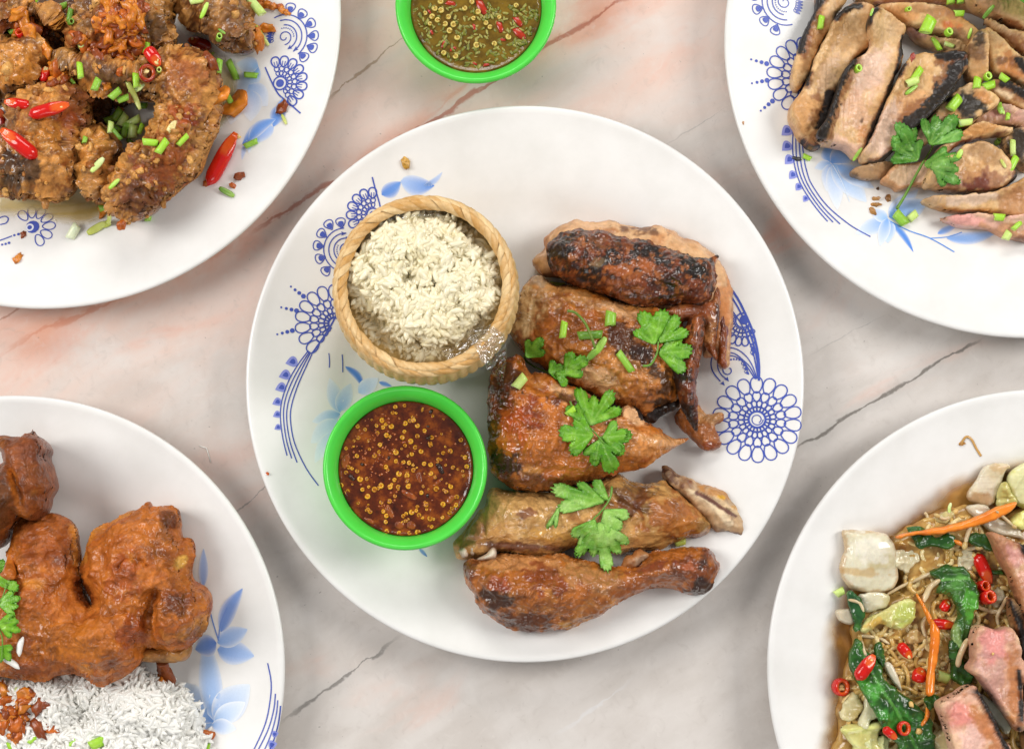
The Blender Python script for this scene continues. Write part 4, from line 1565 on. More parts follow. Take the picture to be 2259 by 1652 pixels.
def weave():
    nt_, nz_ = 300, 54
    th = np.arange(nt_) * 2 * math.pi / nt_
    zz = np.linspace(0, 1, nz_)
    V = []
    for side in (1, -1):
        for t in (zz if side == 1 else zz[::-1]):
            z = ZB + 0.0005 + t * (ZR - 0.004 - ZB)
            r = wall_r(z) - (0 if side == 1 else 0.0022)
            a = th * 26 / 1.0 + t * 40
            c = th * 26 / 1.0 - t * 40
            chk = np.sign(np.sin(a * 1.0) * np.sin(c * 1.0))
            prof_ = np.where(chk > 0, np.abs(np.sin(a)), np.abs(np.sin(c)))
            off = 0.0011 * (prof_ ** 0.5) * side + 0.0004 * chk
            V.append(np.column_stack(((r + off) * np.cos(th), (r + off) * np.sin(th), np.full(nt_, z))))
    n = len(V)
    V = np.vstack(V)
    i = np.arange(n - 1)[:, None] * nt_
    k = np.arange(nt_)[None]
    k2 = (k + 1) % nt_
    F = np.stack((i + k, i + k2, i + nt_ + k2, i + nt_ + k), -1).reshape(-1, 4)
    # floor of the basket: inner and outer disc
    V = np.vstack((V, (0, 0, ZB + 0.0005), (0, 0, ZB + 0.0022)))
    kk = np.arange(nt_)
    T = np.vstack((np.stack(((kk + 1) % nt_, kk, np.full(nt_, len(V) - 2)), 1), np.stack(((n - 1) * nt_ + kk, (n - 1) * nt_ + (kk + 1) % nt_, np.full(nt_, len(V) - 1)), 1)))
    V[:, 0] += bkc[0]
    V[:, 1] += bkc[1]
    return V, F, T


_V, _F, _T = weave()
_gl = np.tile(np.linspace(0, 1, 300), len(_V) // 300 + 1)[:len(_V)]
_l = np.array((bkc[0], bkc[1], ZB))
put('wall', mesh('wall', _V - _l, [_F, _T], M_bam2, None, _gl), basket, _l)
rim = thing('rim', '', '')
for k_ in list(rim.keys()):
    del rim[k_]
rim.parent = basket
rim.location = (0, 0, ZR - 0.006 - 0.006)
rng_b = random.Random(3)
NS = 52
RT = 0.0028
for row in (0, 1):
    for k in range(NS):
        th0 = 2 * math.pi * (k + 0.5 * row) / NS
        n, m_ = 11, 5
        V, G = [], []
        dth = (0.30 if row == 0 else -0.30)
        wid = 2 * math.pi / NS * 1.22
        jit = rng_b.uniform(-.03, .03)
        lift = rng_b.uniform(-.0002, .0003)
        for i in range(n):
            s = i / (n - 1)
            ph = math.radians(-150 + 172 * s) if row == 0 else math.radians(150 - 172 * s)
            th_c = th0 + dth * (s - 1.0) + jit
            for j in range(m_):
                q = j / (m_ - 1) - 0.5
                ed = 1 - (2 * abs(q)) ** 2.5
                tuck = 0.0008 * (q + 0.5) * (1 if row == 0 else -1)
                rt = RT + lift + 0.0006 * ed + tuck - (0.0016 * max(0, s - 0.86) / 0.14)
                r = (RB - RT) + rt * 1.0 * math.sin(ph)
                z = ZR - RT + rt * 1.05 * math.cos(ph)
                th = th_c + q * wid
                V.append((bkc[0] + r * math.cos(th), bkc[1] + r * math.sin(th), z))
                G.append(q + 0.5 + s * 0.1)
        F = []
        for i in range(n - 1):
            for j in range(m_ - 1):
                a = i * m_ + j
                F.append((a, a + m_, a + m_ + 1, a + 1) if row == 0 else (a, a + 1, a + m_ + 1, a + m_))
        V = np.array(V)
        loc = V.mean(0)
        put('strand', mesh('strand', V - loc, np.array(F), M_bam, None, np.array(G)), rim, loc)
# the core the strands are braided around
a_ = np.linspace(0, 2 * math.pi, 97)
core = np.column_stack((bkc[0] + (RB - RT) * np.cos(a_), bkc[1] + (RB - RT) * np.sin(a_), np.full(97, ZR - RT)))
tube('core', core, RT * 0.93, M_bam2, rim, None, 10, caps=False)
for rr in np.linspace(RB - 2 * RT, RB, 12):
    hm_put(bkc[0] + rr * np.cos(np.linspace(0, 6.28, 500)), bkc[1] + rr * np.sin(np.linspace(0, 6.28, 500)), ZR)

# ------------------------------------------------------------------ rice
def ricemat(name, h1, h2, rough):
    m = plain(name, h1, rough=rough, hex2=h2, vscale=120, coat=0.5)
    nt = m.node_tree
    b = nt.nodes['Principled BSDF']
    tr = nt.nodes.new('ShaderNodeBsdfTranslucent')
    tr.inputs['Color'].default_value = (*lin(h1), 1)
    mx = nt.nodes.new('ShaderNodeMixShader')
    mx.inputs[0].default_value = 0.1
    nt.links.new(b.outputs[0], mx.inputs[1])
    nt.links.new(tr.outputs[0], mx.inputs[2])
    nt.links.new(mx.outputs[0], nt.nodes['Material Output'].inputs['Surface'])
    return m


M_sticky = ricemat('sticky_rice', '#f9f0d2', '#f3e6bc', 0.28)
M_rice = ricemat('steamed_rice', '#f9f7f1', '#f3f0e7', 0.32)
M_sbed = plain('sticky_bed', '#efe2b6', rough=0.4)
M_wbed = plain('rice_bed', '#f2f1ec', rough=0.5)


def grain_mesh(name, mat, L_, W_, bend=0.12):
    V, n, m_ = [], 7, 7
    for i in range(n):
        s = i / (n - 1) * 2 - 1
        r = W_ / 2 * (1 - abs(s) ** 2.6) ** 0.5 if abs(s) < 1 else 0.00008
        r = max(r, 0.00022)
        for j in range(m_):
            a = 2 * math.pi * j / m_
            V.append((s * L_ / 2, r * math.cos(a) + bend * L_ * (1 - s * s) * 0.5, r * 0.88 * math.sin(a)))
    F = [(i * m_ + j, i * m_ + (j + 1) % m_, (i + 1) * m_ + (j + 1) % m_, (i + 1) * m_ + j) for i in range(n - 1) for j in range(m_)]
    V += [(-L_ / 2 - 0.0001, 0, 0), (L_ / 2 + 0.0001, 0, 0)]
    T = [((j + 1) % m_, j, len(V) - 2) for j in range(m_)] + [((n - 1) * m_ + j, (n - 1) * m_ + (j + 1) % m_, len(V) - 1) for j in range(m_)]
    return np.array(V), np.array(F)[:, ::-1], np.array(T)[:, ::-1], mesh(name, V, [np.array(F)[:, ::-1], np.array(T)[:, ::-1]], mat)


def scatter_rice(parent, fr, outline, n_obj, n_stuff, gm, mat, hfun, seed, tiltmax=0.7, slope=None, stuff_z=-0.0012, scale=(0.85, 1.12)):
    """grains bedded into the mound: n_obj single grains on top, the rest joined"""
    r_ = np.random.default_rng(seed)
    GV, GF, GT, gme = gm
    ol = smooth_poly(np.array(outline, float), 3)
    x0, y0 = ol.min(0)
    x1, y1 = ol.max(0)
    pts = []
    while len(pts) < n_obj + n_stuff:
        q = np.column_stack((r_.uniform(x0, x1, 4000), r_.uniform(y0, y1, 4000)))
        s, _ = sdist(q, ol)
        pts += [tuple(p) for p in q[s > 0]]
    # spread the single grains evenly
    top = []
    cand = pts[:]
    need = math.sqrt(((x1 - x0) * (y1 - y0)) / max(n_obj, 1)) * 0.66
    tries = 0
    for p in cand:
        if len(top) >= n_obj:
            break
        if all((p[0] - q[0]) ** 2 + (p[1] - q[1]) ** 2 > need * need for q in top[-400:]):
            top.append(p)
    restp = [p for p in pts if p not in set(top)][:n_stuff]
    allV, allF, allT = [], [], []
    k = 0
    for idx, (u, v) in enumerate(restp + top):
        x, y, z = rest(fr, u, v)
        single = idx >= len(restp)
        e = Matrix.Rotation(r_.uniform(0, 6.28), 4, 'Z') @ Matrix.Rotation(r_.normal(0, tiltmax * (0.8 if single else 1.0)), 4, 'Y') @ Matrix.Rotation(r_.uniform(-.6, .6), 4, 'X')
        sc = r_.uniform(*scale)
        dz = r_.uniform(-0.0004, 0.0009) if single else r_.uniform(-0.0004, 0.0007) + stuff_z
        if single:
            o = put('grain', gme, parent, (x, y, z + dz))
            o.rotation_euler = e.to_euler()
            o.scale = (sc, sc, sc)
        else:
            W = (GV * sc) @ np.array(e.to_3x3()).T + np.array((x, y, z + dz))
            allV.append(W)
            allF.append(GF + k)
            allT.append(GT + k)
            k += len(GV)
    if allV:
        V = np.vstack(allV)
        loc = V.mean(0)
        o = put('packed_grains', mesh('packed_grains', V - loc, [np.vstack(allF), np.vstack(allT)], mat), parent, loc)
        o['kind'] = 'stuff'


# sticky rice heap
HMsave = HM.copy()
iy, ix = np.nonzero(np.hypot(HX0 + (np.arange(HNX)[None] + .5) * HG - bkc[0], HY0 + (np.arange(HNY)[:, None] + .5) * HG - bkc[1]) < RB - 2 * RT + 0.001)
HM[iy, ix] = 0.040
srice = thing('sticky_rice', 'heap of pale yellow glutinous rice filling the woven basket', 'rice', (bkc[0], bkc[1], 0.030))
circ = [(935 + 180 * math.cos(a), 632 + 172 * math.sin(a)) for a in np.linspace(0, 2 * math.pi, 24, endpoint=False)]
body('bed', 'O', circ, M_sbed, srice, H=0.010, R=0.02, z0=0.042, e=0.4, g=0.001, jag=None, disp=[('fbm', 180, 0.002), ('worley', 380, 0.0015)], pal=('#e8dcb0', '#efe4be'))
heap = [(330, 690), (320, 770), (380, 900), (420, 1010), (560, 1060), (680, 1210), (800, 1240), (960, 1260), (1140, 1250), (1290, 1230), (1420, 1180), (1560, 1120), (1600, 960), (1590, 760), (1540, 620),
        (1440, 520), (1330, 480), (1200, 370), (1080, 320), (900, 300), (700, 310), (560, 450), (420, 580)]
body('clump', 'BK', heap, M_sbed, srice, H=0.020, R=0.016, z0=0.046, e=0.35, g=0.0009, jag=(0.0015, 250), disp=[('fbm', 85, 0.0065), ('worley', 200, 0.003)], pal=('#e8dcb0', '#efe4be'),
     bumps=[(800, 800, 90, 110, 20, -6), (1050, 850, 60, 60, 0, -5), (1420, 900, 60, 70, 0, -4), (650, 560, 200, 160, 0, 3.0), (1250, 760, 260, 200, 0, 2.5)])
gm_s = grain_mesh('grain', M_sticky, 0.0078, 0.0030)
circ2 = [(935 + 160 * math.cos(a), 630 + 153 * math.sin(a)) for a in np.linspace(0, 2 * math.pi, 24, endpoint=False)]
scatter_rice(srice, 'O', circ2, 300, 2000, gm_s, M_sticky, None, 5, 0.26, stuff_z=-0.0004)

# clear plastic bag folded over the rim
M_film = bpy.data.materials.new('clear_film')
M_film.use_nodes = True
_nt = M_film.node_tree
_nt.nodes.remove(_nt.nodes['Principled BSDF'])
_tr = _nt.nodes.new('ShaderNodeBsdfTransparent')
_tr.inputs['Color'].default_value = (0.95, 0.955, 0.96, 1)
_gs = _nt.nodes.new('ShaderNodeBsdfGlossy')
_gs.inputs['Roughness'].default_value = 0.10
_gs.inputs['Color'].default_value = (1, 1, 1, 1)
_mx = _nt.nodes.new('ShaderNodeMixShader')
_mx.inputs[0].default_value = 0.13
_tc = N(_nt, 'ShaderNodeTexCoord')
_n1 = N(_nt, 'ShaderNodeTexNoise', Scale=110.0, Detail=2.0, Distortion=1.5)
_nt.links.new(_tc.outputs['Object'], _n1.inputs['Vector'])
_bp = N(_nt, 'ShaderNodeBump', Strength=1.0, Distance=0.006)
_nt.links.new(_n1.outputs['Fac'], _bp.inputs['Height'])
_nt.links.new(_bp.outputs['Normal'], _gs.inputs['Normal'])
_nt.links.new(_tr.outputs[0], _mx.inputs[1])
_nt.links.new(_gs.outputs[0], _mx.inputs[2])
_nt.links.new(_mx.outputs[0], _nt.nodes['Material Output'].inputs['Surface'])
bag = thing('plastic_bag', 'clear plastic bag lining the rice basket, its corner hanging over the rim', 'plastic bag', (bkc[0] + 0.03, bkc[1] - 0.03, 0.05))


def film(name, fr, cols_, zs, nw=9):
    """cols_: two traced edges; zs: height for each traced pair -> a draped film"""
    A = smooth_line(np.array(cols_[0], float), 5)
    B = smooth_line(np.array(cols_[1], float), 5)
    Z = np.interp(np.linspace(0, 1, len(A)), np.linspace(0, 1, len(zs)), zs)
    V = []
    for i in range(len(A)):
        for j in range(nw):
            t = j / (nw - 1)
            q = A[i] * (1 - t) + B[i] * t
            z = Z[i] + 0.0012 * math.sin(7 * t + i * 0.35)
            x, y = at(fr, q[0], q[1], z)
            V.append((float(x), float(y), z))
    F = [(i * nw + j, i * nw + j + 1, (i + 1) * nw + j + 1, (i + 1) * nw + j) for i in range(len(A) - 1) for j in range(nw - 1)]
    V = np.array(V)
    loc = V.mean(0)
    o = put(name, mesh(name, V - loc, np.array(F), M_film), bag, loc)
    md = o.modifiers.new('thickness', 'SOLIDIFY')
    md.thickness = 0.00015
    return o


film('bag_corner', 'BK', ([(1290, 1230), (1350, 1350), (1390, 1440), (1430, 1510), (1480, 1570), (1560, 1625)], [(1440, 1180), (1500, 1190), (1560, 1230), (1600, 1280), (1605, 1450), (1580, 1628)]),
     [0.063, 0.0725, 0.074, 0.0725, 0.062, 0.048])
film('bag_lining', 'BK', ([(380, 620), (450, 500), (560, 400), (680, 300), (800, 250), (1000, 245), (1110, 270)], [(400, 680), (520, 560), (640, 440), (720, 350), (820, 300), (980, 300), (1090, 300)]),
     [0.059, 0.064, 0.066, 0.067, 0.066, 0.065, 0.062])
film('bag_lining', 'BK', ([(1090, 1380), (1200, 1350), (1300, 1280), (1400, 1230), (1500, 1150)], [(1130, 1480), (1250, 1440), (1350, 1370), (1450, 1300), (1540, 1220)]), [0.057, 0.061, 0.064, 0.065, 0.063])
# ------------------------------------------------------------------ grilled chicken on the middle plate
FR['CC'] = (1073, 451.8, .3418)


def mid(fr, u, v, z):
    x, y = at(fr, u, v, z)
    return (float(x), float(y), z)


# breast quarter lying underneath, middle
pb = thing('grilled_chicken_breast', 'glossy golden grilled chicken breast piece beside the rice basket, herbs on top', 'chicken', mid('CC', 700, 900, .005))
body('meat', 'CC', [(140, 810), (170, 740), (210, 580), (280, 480), (340, 460), (450, 520), (600, 530), (760, 600), (900, 640), (1050, 660), (1180, 700), (1260, 760), (1300, 880), (1290, 1000), (1250, 1150), (1240, 1270),
                    (1100, 1310), (1060, 1400), (1020, 1370), (960, 1300), (880, 1310), (700, 1230), (500, 1130), (400, 1080), (250, 960), (180, 880)], M_skin, pb,
     H=0.033, R=0.022, e=0.35, g=0.0005, jag=(0.0005, 260), disp=[('ridge', 130, 0.0016), ('fbm', 60, 0.002), ('ridge', 330, 0.0011)],
     bumps=[(560, 800, 260, 160, 20, 4), (1000, 1000, 180, 120, 60, -3), (850, 1180, 200, 90, 25, -2.5), (230, 720, 110, 160, 30, -5)],
     creases=[([(330, 560), (300, 680), (280, 800)], 22, -1.6), ([(560, 960), (760, 1060), (960, 1200)], 26, -1.4), ([(700, 600), (900, 700), (1000, 800)], 24, 1.3), ([(480, 610), (540, 640), (500, 690)], 20, 1.2), ([(900, 1100), (1020, 1130), (1150, 1230)], 26, 1.2)],
     pal=('#94501a', '#c07a34', '#a96224', '#d79a58'), pfreq=75,
     paint=[('g', 240, 700, 110, 230, 25, '#cdb189', .95, .35), ('g', 320, 480, 80, 40, 15, '#a58a70', .9, .4), ('g', 480, 590, 200, 90, 10, '#b98a58', .7, .6), ('g', 560, 760, 230, 130, 15, '#8e4a17', .7, .7),
            ('g', 880, 870, 150, 110, 30, '#3d1c10', .85, .7), ('g', 980, 980, 90, 60, 0, '#2a1712', .9, .6), ('g', 850, 690, 150, 45, 15, '#c99d74', .8, .5), ('g', 700, 1130, 170, 80, 25, '#d9ab80', .9, .5),
            ('g', 1010, 1260, 110, 120, 60, '#a5683a', .7, .5), ('g', 1130, 1110, 90, 90, 0, '#1f1714', .85, .8), ('g', 1150, 1290, 90, 40, 0, '#1c1613', .9, .6), ('g', 900, 1060, 180, 60, 25, '#c98a4e', .6, .6),
            ('g', 230, 880, 60, 60, 0, '#8a3f16', .7, .6)], gloss=(.5, 1.0, 90))
body('skin_flap', 'CC', [(1220, 1340), (1300, 1290), (1360, 1280), (1420, 1350), (1520, 1340), (1530, 1390), (1480, 1430), (1505, 1500), (1500, 1570), (1400, 1585), (1350, 1540), (1260, 1450), (1215, 1400)], M_skin, pb,
     H=0.008, R=0.005, drape=1, e=.4, g=0.0005, jag=(.0007, 250), disp=[('ridge', 200, .0012), ('fbm', 120, .001)], creases=[([(1290, 1370), (1380, 1450), (1420, 1560)], 25, 2.0)],
     pal=('#8c4f24', '#a8683a', '#7a3c18'), paint=[('g', 1450, 1370, 80, 40, 0, '#cf9f70', .8, .5), ('g', 1340, 1330, 70, 50, 40, '#c8935f', .7, .5), ('g', 1440, 1560, 50, 25, 0, '#7a3418', .8, .4)], gloss=(.5, 1, 120))
# wing quarter on top
pa = thing('grilled_chicken_wing', 'grilled chicken wing with charred black patches at the top of the middle plate', 'chicken', mid('CC', 950, 420, .005))
body('meat', 'CC', [(300, 360), (330, 330), (375, 280), (370, 220), (440, 160), (560, 100), (650, 125), (800, 110), (900, 140), (1020, 145), (1120, 140), (1250, 200), (1400, 270), (1500, 380), (1550, 460), (1590, 620), (1595, 760), (1570, 880),
                    (1560, 1040), (1510, 1050), (1480, 990), (1420, 990), (1390, 920), (1360, 800), (1250, 720), (1000, 660), (700, 560), (480, 470), (380, 470), (330, 420)], M_meat, pa,
     H=0.026, R=0.016, e=.35, g=.0005, jag=(.0008, 220), disp=[('fbm', 120, .0012), ('ridge', 200, .0008)],
     pal=('#cf9a68', '#dcb083', '#c58a58'), paint=[('g', 600, 160, 150, 40, 0, '#d9ab84', .6), ('edge', .0012, '#a8683c', .5, .8), ('g', 1490, 800, 60, 220, 0, '#a65c26', .85, .5), ('g', 1540, 620, 40, 160, 0, '#c98048', .8), ('g', 330, 390, 50, 60, 30, '#c99f6f', .8),
                   ('g', 1000, 165, 120, 30, 8, '#5b2f1c', .8, .7), ('g', 800, 170, 60, 30, 10, '#a86a3c', .7)], gloss=(.3, .9, 130))
body('wing_segment', 'CC', [(385, 290), (420, 240), (480, 190), (590, 165), (700, 180), (870, 215), (1050, 240), (1200, 290), (1330, 335), (1430, 350), (1490, 325), (1495, 345), (1475, 390), (1480, 470), (1460, 560), (1420, 640), (1300, 655), (1150, 650),
                            (1000, 660), (850, 610), (700, 560), (560, 520), (450, 460), (400, 390)], M_skin, pa,
     H=0.024, R=0.020, z0=.018, e=.35, g=.0005, jag=(.0006, 260), disp=[('ridge', 150, .0015), ('fbm', 70, .002), ('worley', 500, .0006)], bumps=[(620, 330, 220, 120, 10, 3), (1300, 430, 160, 110, 30, 2.5), (980, 400, 120, 90, 0, -1.5)],
     pal=('#3a1a10', '#7a3a18', '#5a2a14', '#94532a'), pfreq=90,
     paint=[('g', 470, 290, 90, 110, 20, '#1d1413', .9, .6), ('g', 800, 320, 45, 90, 30, '#15100f', .95, .6), ('g', 1060, 310, 90, 60, 20, '#17120f', .95, .7), ('g', 1330, 390, 110, 80, 20, '#15120f', .97, .5), ('g', 620, 430, 150, 50, 20, '#201413', .8, .8),
            ('g', 690, 390, 60, 40, 0, '#9a8060', .6, .6), ('g', 940, 420, 150, 70, 15, '#a0582a', .75, .7), ('g', 1150, 480, 140, 60, 10, '#2a1611', .8, .8), ('g', 1250, 590, 200, 50, 5, '#4a2012', .8, .7), ('g', 700, 250, 100, 40, 10, '#8c5630', .6, .7),
            ('n', 240, .6, .06, '#191110', .85), ('n', 420, .64, .04, '#b06a38', .6)], gloss=(.35, 1.0, 200))
body('wing_web', 'CC', [(1130, 690), (1250, 640), (1420, 620), (1480, 520), (1510, 600), (1500, 760), (1480, 890), (1490, 1000), (1460, 980), (1400, 900), (1390, 800), (1300, 760), (1200, 760)], M_skin, pa,
     H=.012, R=.007, z0=.021, e=.4, g=.0005, jag=(.0006, 240), disp=[('ridge', 160, .0012), ('fbm', 120, .0008)], creases=[([(1480, 560), (1490, 700), (1490, 880)], 16, 1.8), ([(1380, 660), (1410, 760), (1430, 880)], 20, -1.2)],
     pal=('#6b3218', '#8a4a24', '#a0683e'), paint=[('g', 1350, 690, 110, 60, 0, '#7d4a34', .8, .6), ('g', 1440, 640, 60, 60, 0, '#8c4a2c', .7), ('g', 1430, 820, 50, 90, 0, '#b07a4c', .8, .5), ('line', [(1490, 650), (1500, 800), (1500, 950)], 14, '#3a1a10', .9, .4)], gloss=(.6, 1, 160))
body('wing_tip_joint', 'CC', [(1500, 650), (1545, 690), (1560, 800), (1550, 900), (1550, 1000), (1555, 1050), (1520, 1055), (1490, 1020), (1500, 960), (1485, 900), (1480, 800), (1490, 710)], M_skin, pa,
     H=.012, R=.008, z0=.018, e=.4, g=.0005, jag=(.0005, 260), disp=[('ridge', 220, .001)], pal=('#9a5424', '#7a3a18', '#b8743c'), paint=[('g', 1520, 760, 30, 90, 0, '#5a2414', .8, .5), ('g', 1525, 1020, 30, 40, 0, '#7a3818', .8)], gloss=(.5, 1, 160))
body('wing_tip', 'CC', [(1200, 1010), (1240, 930), (1280, 800), (1320, 720), (1380, 690), (1420, 730), (1400, 860), (1380, 960), (1365, 1060), (1350, 1180), (1360, 1320), (1365, 1455), (1330, 1440), (1290, 1370), (1250, 1280), (1215, 1150), (1195, 1070)], M_skin, pa,
     H=.018, R=.010, z0=.021, e=.4, g=.0005, jag=(.0005, 260), disp=[('ridge', 170, .0014), ('fbm', 110, .001)], creases=[([(1360, 760), (1330, 950), (1310, 1150), (1330, 1380)], 20, 2.0)],
     pal=('#5a2a14', '#8a4a20', '#73381a'), paint=[('g', 1240, 1090, 45, 110, -15, '#1b1412', .95, .6), ('g', 1310, 1380, 45, 90, -20, '#141110', .95, .5), ('g', 1330, 820, 50, 110, 15, '#a05a2c', .7, .5), ('g', 1300, 1180, 40, 90, 0, '#6a3018', .7), ('n', 300, .62, .05, '#1b1412', .8)], gloss=(.4, 1, 200))
body('wing_tip', 'CC', [(1010, 1330), (1080, 1290), (1200, 1260), (1250, 1250), (1250, 1310), (1150, 1350), (1070, 1410), (1020, 1390)], M_skin, pa, H=.010, R=.006, z0=.014, e=.4, g=.0005, jag=(.0006, 300), disp=[('ridge', 250, .0012)],
     pal=('#15110f', '#2a1a14'), paint=[('g', 1060, 1390, 50, 30, 0, '#4a3a38', .6)], gloss=(.5, 1, 200))
# thigh piece, orange glazed
pc = thing('grilled_chicken_thigh', 'orange glazed pointed grilled chicken piece in the centre, wrinkled shiny skin', 'chicken', mid('CC', 500, 1450, .005))
body('meat', 'CC', [(15, 1120), (60, 1050), (110, 1000), (200, 985), (240, 1010), (262, 1080), (330, 1100), (430, 1120), (560, 1180), (700, 1240), (830, 1330), (900, 1290), (960, 1320), (1000, 1400), (1080, 1440), (1200, 1500), (1312, 1508), (1230, 1560),
                    (1170, 1597), (1020, 1677), (870, 1727), (720, 1777), (570, 1807), (470, 1840), (320, 1847), (190, 1837), (90, 1777), (30, 1707), (20, 1587), (8, 1400), (8, 1250)], M_skin, pc,
     H=.040, R=.026, z0=.006, e=.35, g=.0005, jag=(.0005, 260), disp=[('ridge', 110, .0018), ('fbm', 60, .0022), ('ridge', 330, .0012)],
     bumps=[(330, 1500, 260, 190, 20, 4), (900, 1520, 200, 90, 10, -2), (60, 1200, 90, 160, 0, -2)],
     creases=[([(200, 1330), (300, 1450), (260, 1600), (300, 1700)], 20, 1.6), ([(120, 1250), (220, 1290), (300, 1380)], 18, 1.4), ([(240, 1060), (330, 1180), (480, 1220), (640, 1330), (760, 1350)], 26, -2.2), ([(350, 1560), (420, 1650), (560, 1700)], 20, 1.2), ([(40, 1320), (130, 1380), (160, 1500)], 18, 1.4),
              ([(150, 1620), (230, 1680), (330, 1690)], 18, -1.4), ([(480, 1280), (600, 1340), (700, 1420)], 20, 1.2)],
     pal=('#8e4614', '#bc702a', '#a45a1e', '#d49650'), pfreq=70,
     paint=[('g', 900, 1520, 340, 110, 15, '#cf8d50', .85, .5), ('g', 620, 1270, 230, 50, 28, '#dba878', .95, .4), ('g', 960, 1360, 90, 60, 40, '#e0b48c', .9, .4), ('g', 1160, 1530, 160, 40, 10, '#d6a06a', .8, .4), ('g', 110, 1120, 120, 130, 10, '#3f1c10', .9, .7), ('g', 60, 1350, 60, 120, 0, '#4a2010', .85, .7),
            ('g', 130, 1680, 100, 70, 30, '#241713', .9, .6), ('g', 300, 1790, 240, 50, 5, '#5a2c14', .8, .6), ('g', 250, 1330, 120, 70, 30, '#7a2e10', .8, .7), ('g', 500, 1250, 90, 40, 20, '#4a1c10', .85, .7), ('g', 300, 1060, 60, 80, -40, '#a86a3c', .8, .5), ('g', 190, 1420, 90, 120, 20, '#a84a14', .7, .6),
            ('g', 700, 1740, 260, 40, -10, '#8a4a1e', .6, .6)], gloss=(.55, 1.0, 80))
# back-and-thigh piece
pd = thing('grilled_chicken_thigh_and_spine', 'pale brown grilled chicken piece with bare bone end above the drumstick', 'chicken', mid('CL', 1000, 540, .005))
body('meat', 'CL', [(120, 690), (180, 620), (260, 520), (320, 450), (335, 370), (380, 335), (470, 355), (650, 370), (800, 360), (950, 330), (1080, 280), (1180, 250), (1280, 300), (1400, 305), (1470, 290), (1520, 330), (1600, 400), (1700, 480), (1780, 560),
                    (1770, 620), (1720, 660), (1650, 662), (1530, 700), (1450, 732), (1300, 740), (1200, 772), (1100, 765), (950, 725), (900, 720), (800, 760), (600, 768), (400, 758), (300, 800), (200, 800), (145, 790), (120, 740)], M_skin, pd,
     H=.030, R=.018, z0=.005, e=.35, g=.0005, jag=(.0006, 230), disp=[('fbm', 70, .002), ('ridge', 160, .0011)], bumps=[(560, 470, 200, 110, 10, 4), (1450, 520, 230, 120, 10, 4), (1180, 480, 90, 90, 0, -3)],
     creases=[([(320, 360), (310, 470), (320, 640)], 12, -1.8), ([(150, 680), (400, 690), (700, 700), (880, 720)], 22, -3.0), ([(1150, 400), (1260, 470), (1330, 540), (1250, 620)], 24, -2.0), ([(1400, 400), (1500, 390), (1600, 440)], 20, 1.4)],
     pal=('#b07c46', '#d0a66a', '#bd8c52', '#dcb680'), pfreq=70,
     paint=[('g', 560, 470, 220, 110, 10, '#c7a06a', .7, .5), ('g', 575, 512, 46, 26, -30, '#7a4a3c', .8, .9, 200), ('g', 250, 590, 80, 90, -30, '#b98260', .8, .5), ('g', 1500, 510, 220, 130, 12, '#a2602c', .9, .5), ('g', 1350, 420, 60, 90, 20, '#3a1c16', .7, .7), ('g', 1230, 470, 90, 60, 30, '#5a3020', .8, .7),
            ('g', 550, 715, 330, 26, 3, '#7a5040', .95, .4), ('g', 850, 690, 90, 30, 0, '#a5743c', .6), ('g', 700, 640, 160, 30, 5, '#d0a050', .6, .6), ('g', 1250, 370, 90, 40, 0, '#4a2c1c', .7, .6), ('g', 1640, 590, 90, 60, 20, '#b07030', .7, .5), ('g', 1720, 580, 40, 40, 0, '#7a5a28', .6, .5), ('g', 1250, 700, 130, 30, -5, '#b98a58', .6)], gloss=(.4, 1, 120))
body('bone_end', 'CL', [(1470, 290), (1462, 215), (1490, 195), (1530, 230), (1600, 260), (1720, 310), (1850, 345), (1920, 420), (1945, 480), (1980, 550), (2012, 620), (2005, 655), (1900, 640), (1800, 622), (1740, 560), (1640, 460), (1560, 380)], M_meat, pd,
     H=.018, R=.009, z0=.006, e=.4, g=.0005, jag=(.0008, 300), disp=[('fbm', 160, .0014), ('ridge', 260, .001)], creases=[([(1600, 330), (1750, 430), (1940, 600)], 28, 1.8), ([(1640, 300), (1790, 400), (1940, 520)], 14, -1.8)],
     pal=('#b08a64', '#c9a880', '#8a5a3c'), paint=[('line', [(1640, 370), (1760, 440), (1900, 560)], 24, '#e0c8a4', .95, .3), ('line', [(1690, 370), (1800, 430), (1930, 520)], 14, '#5a2c2c', .9, .4), ('g', 1520, 270, 60, 70, 0, '#5a3428', .9, .6), ('g', 1830, 370, 100, 40, 25, '#b87c3c', .8, .6),
                                                   ('g', 1850, 400, 26, 12, 20, '#d8a018', .9, .3), ('g', 1930, 470, 26, 16, 20, '#c98a1c', .9, .3), ('g', 1950, 640, 90, 26, 10, '#4a2a24', .9, .5), ('line', [(1800, 400), (1950, 500)], 14, '#d8bc94', .8, .4)], gloss=(.3, .9, 160))
for (ol, h) in (([(210, 705), (260, 695), (300, 705), (270, 730), (250, 770), (225, 760)], .010), ([(270, 800), (330, 760), (370, 722), (395, 735), (398, 770), (380, 800), (300, 806)], .013), ([(150, 740), (190, 715), (215, 740), (210, 780), (170, 785)], .010)):
    body('bone', 'CL', ol, M_meat, pd, H=h, R=.005, z0=.021, e=.4, g=.0005, jag=(.0003, 300), disp=[('fbm', 200, .0006)], pal=('#e6dccb', '#dccbb2'), paint=[('edge', .0007, '#c9a488', .6)], gloss=(.6, 1, 150))
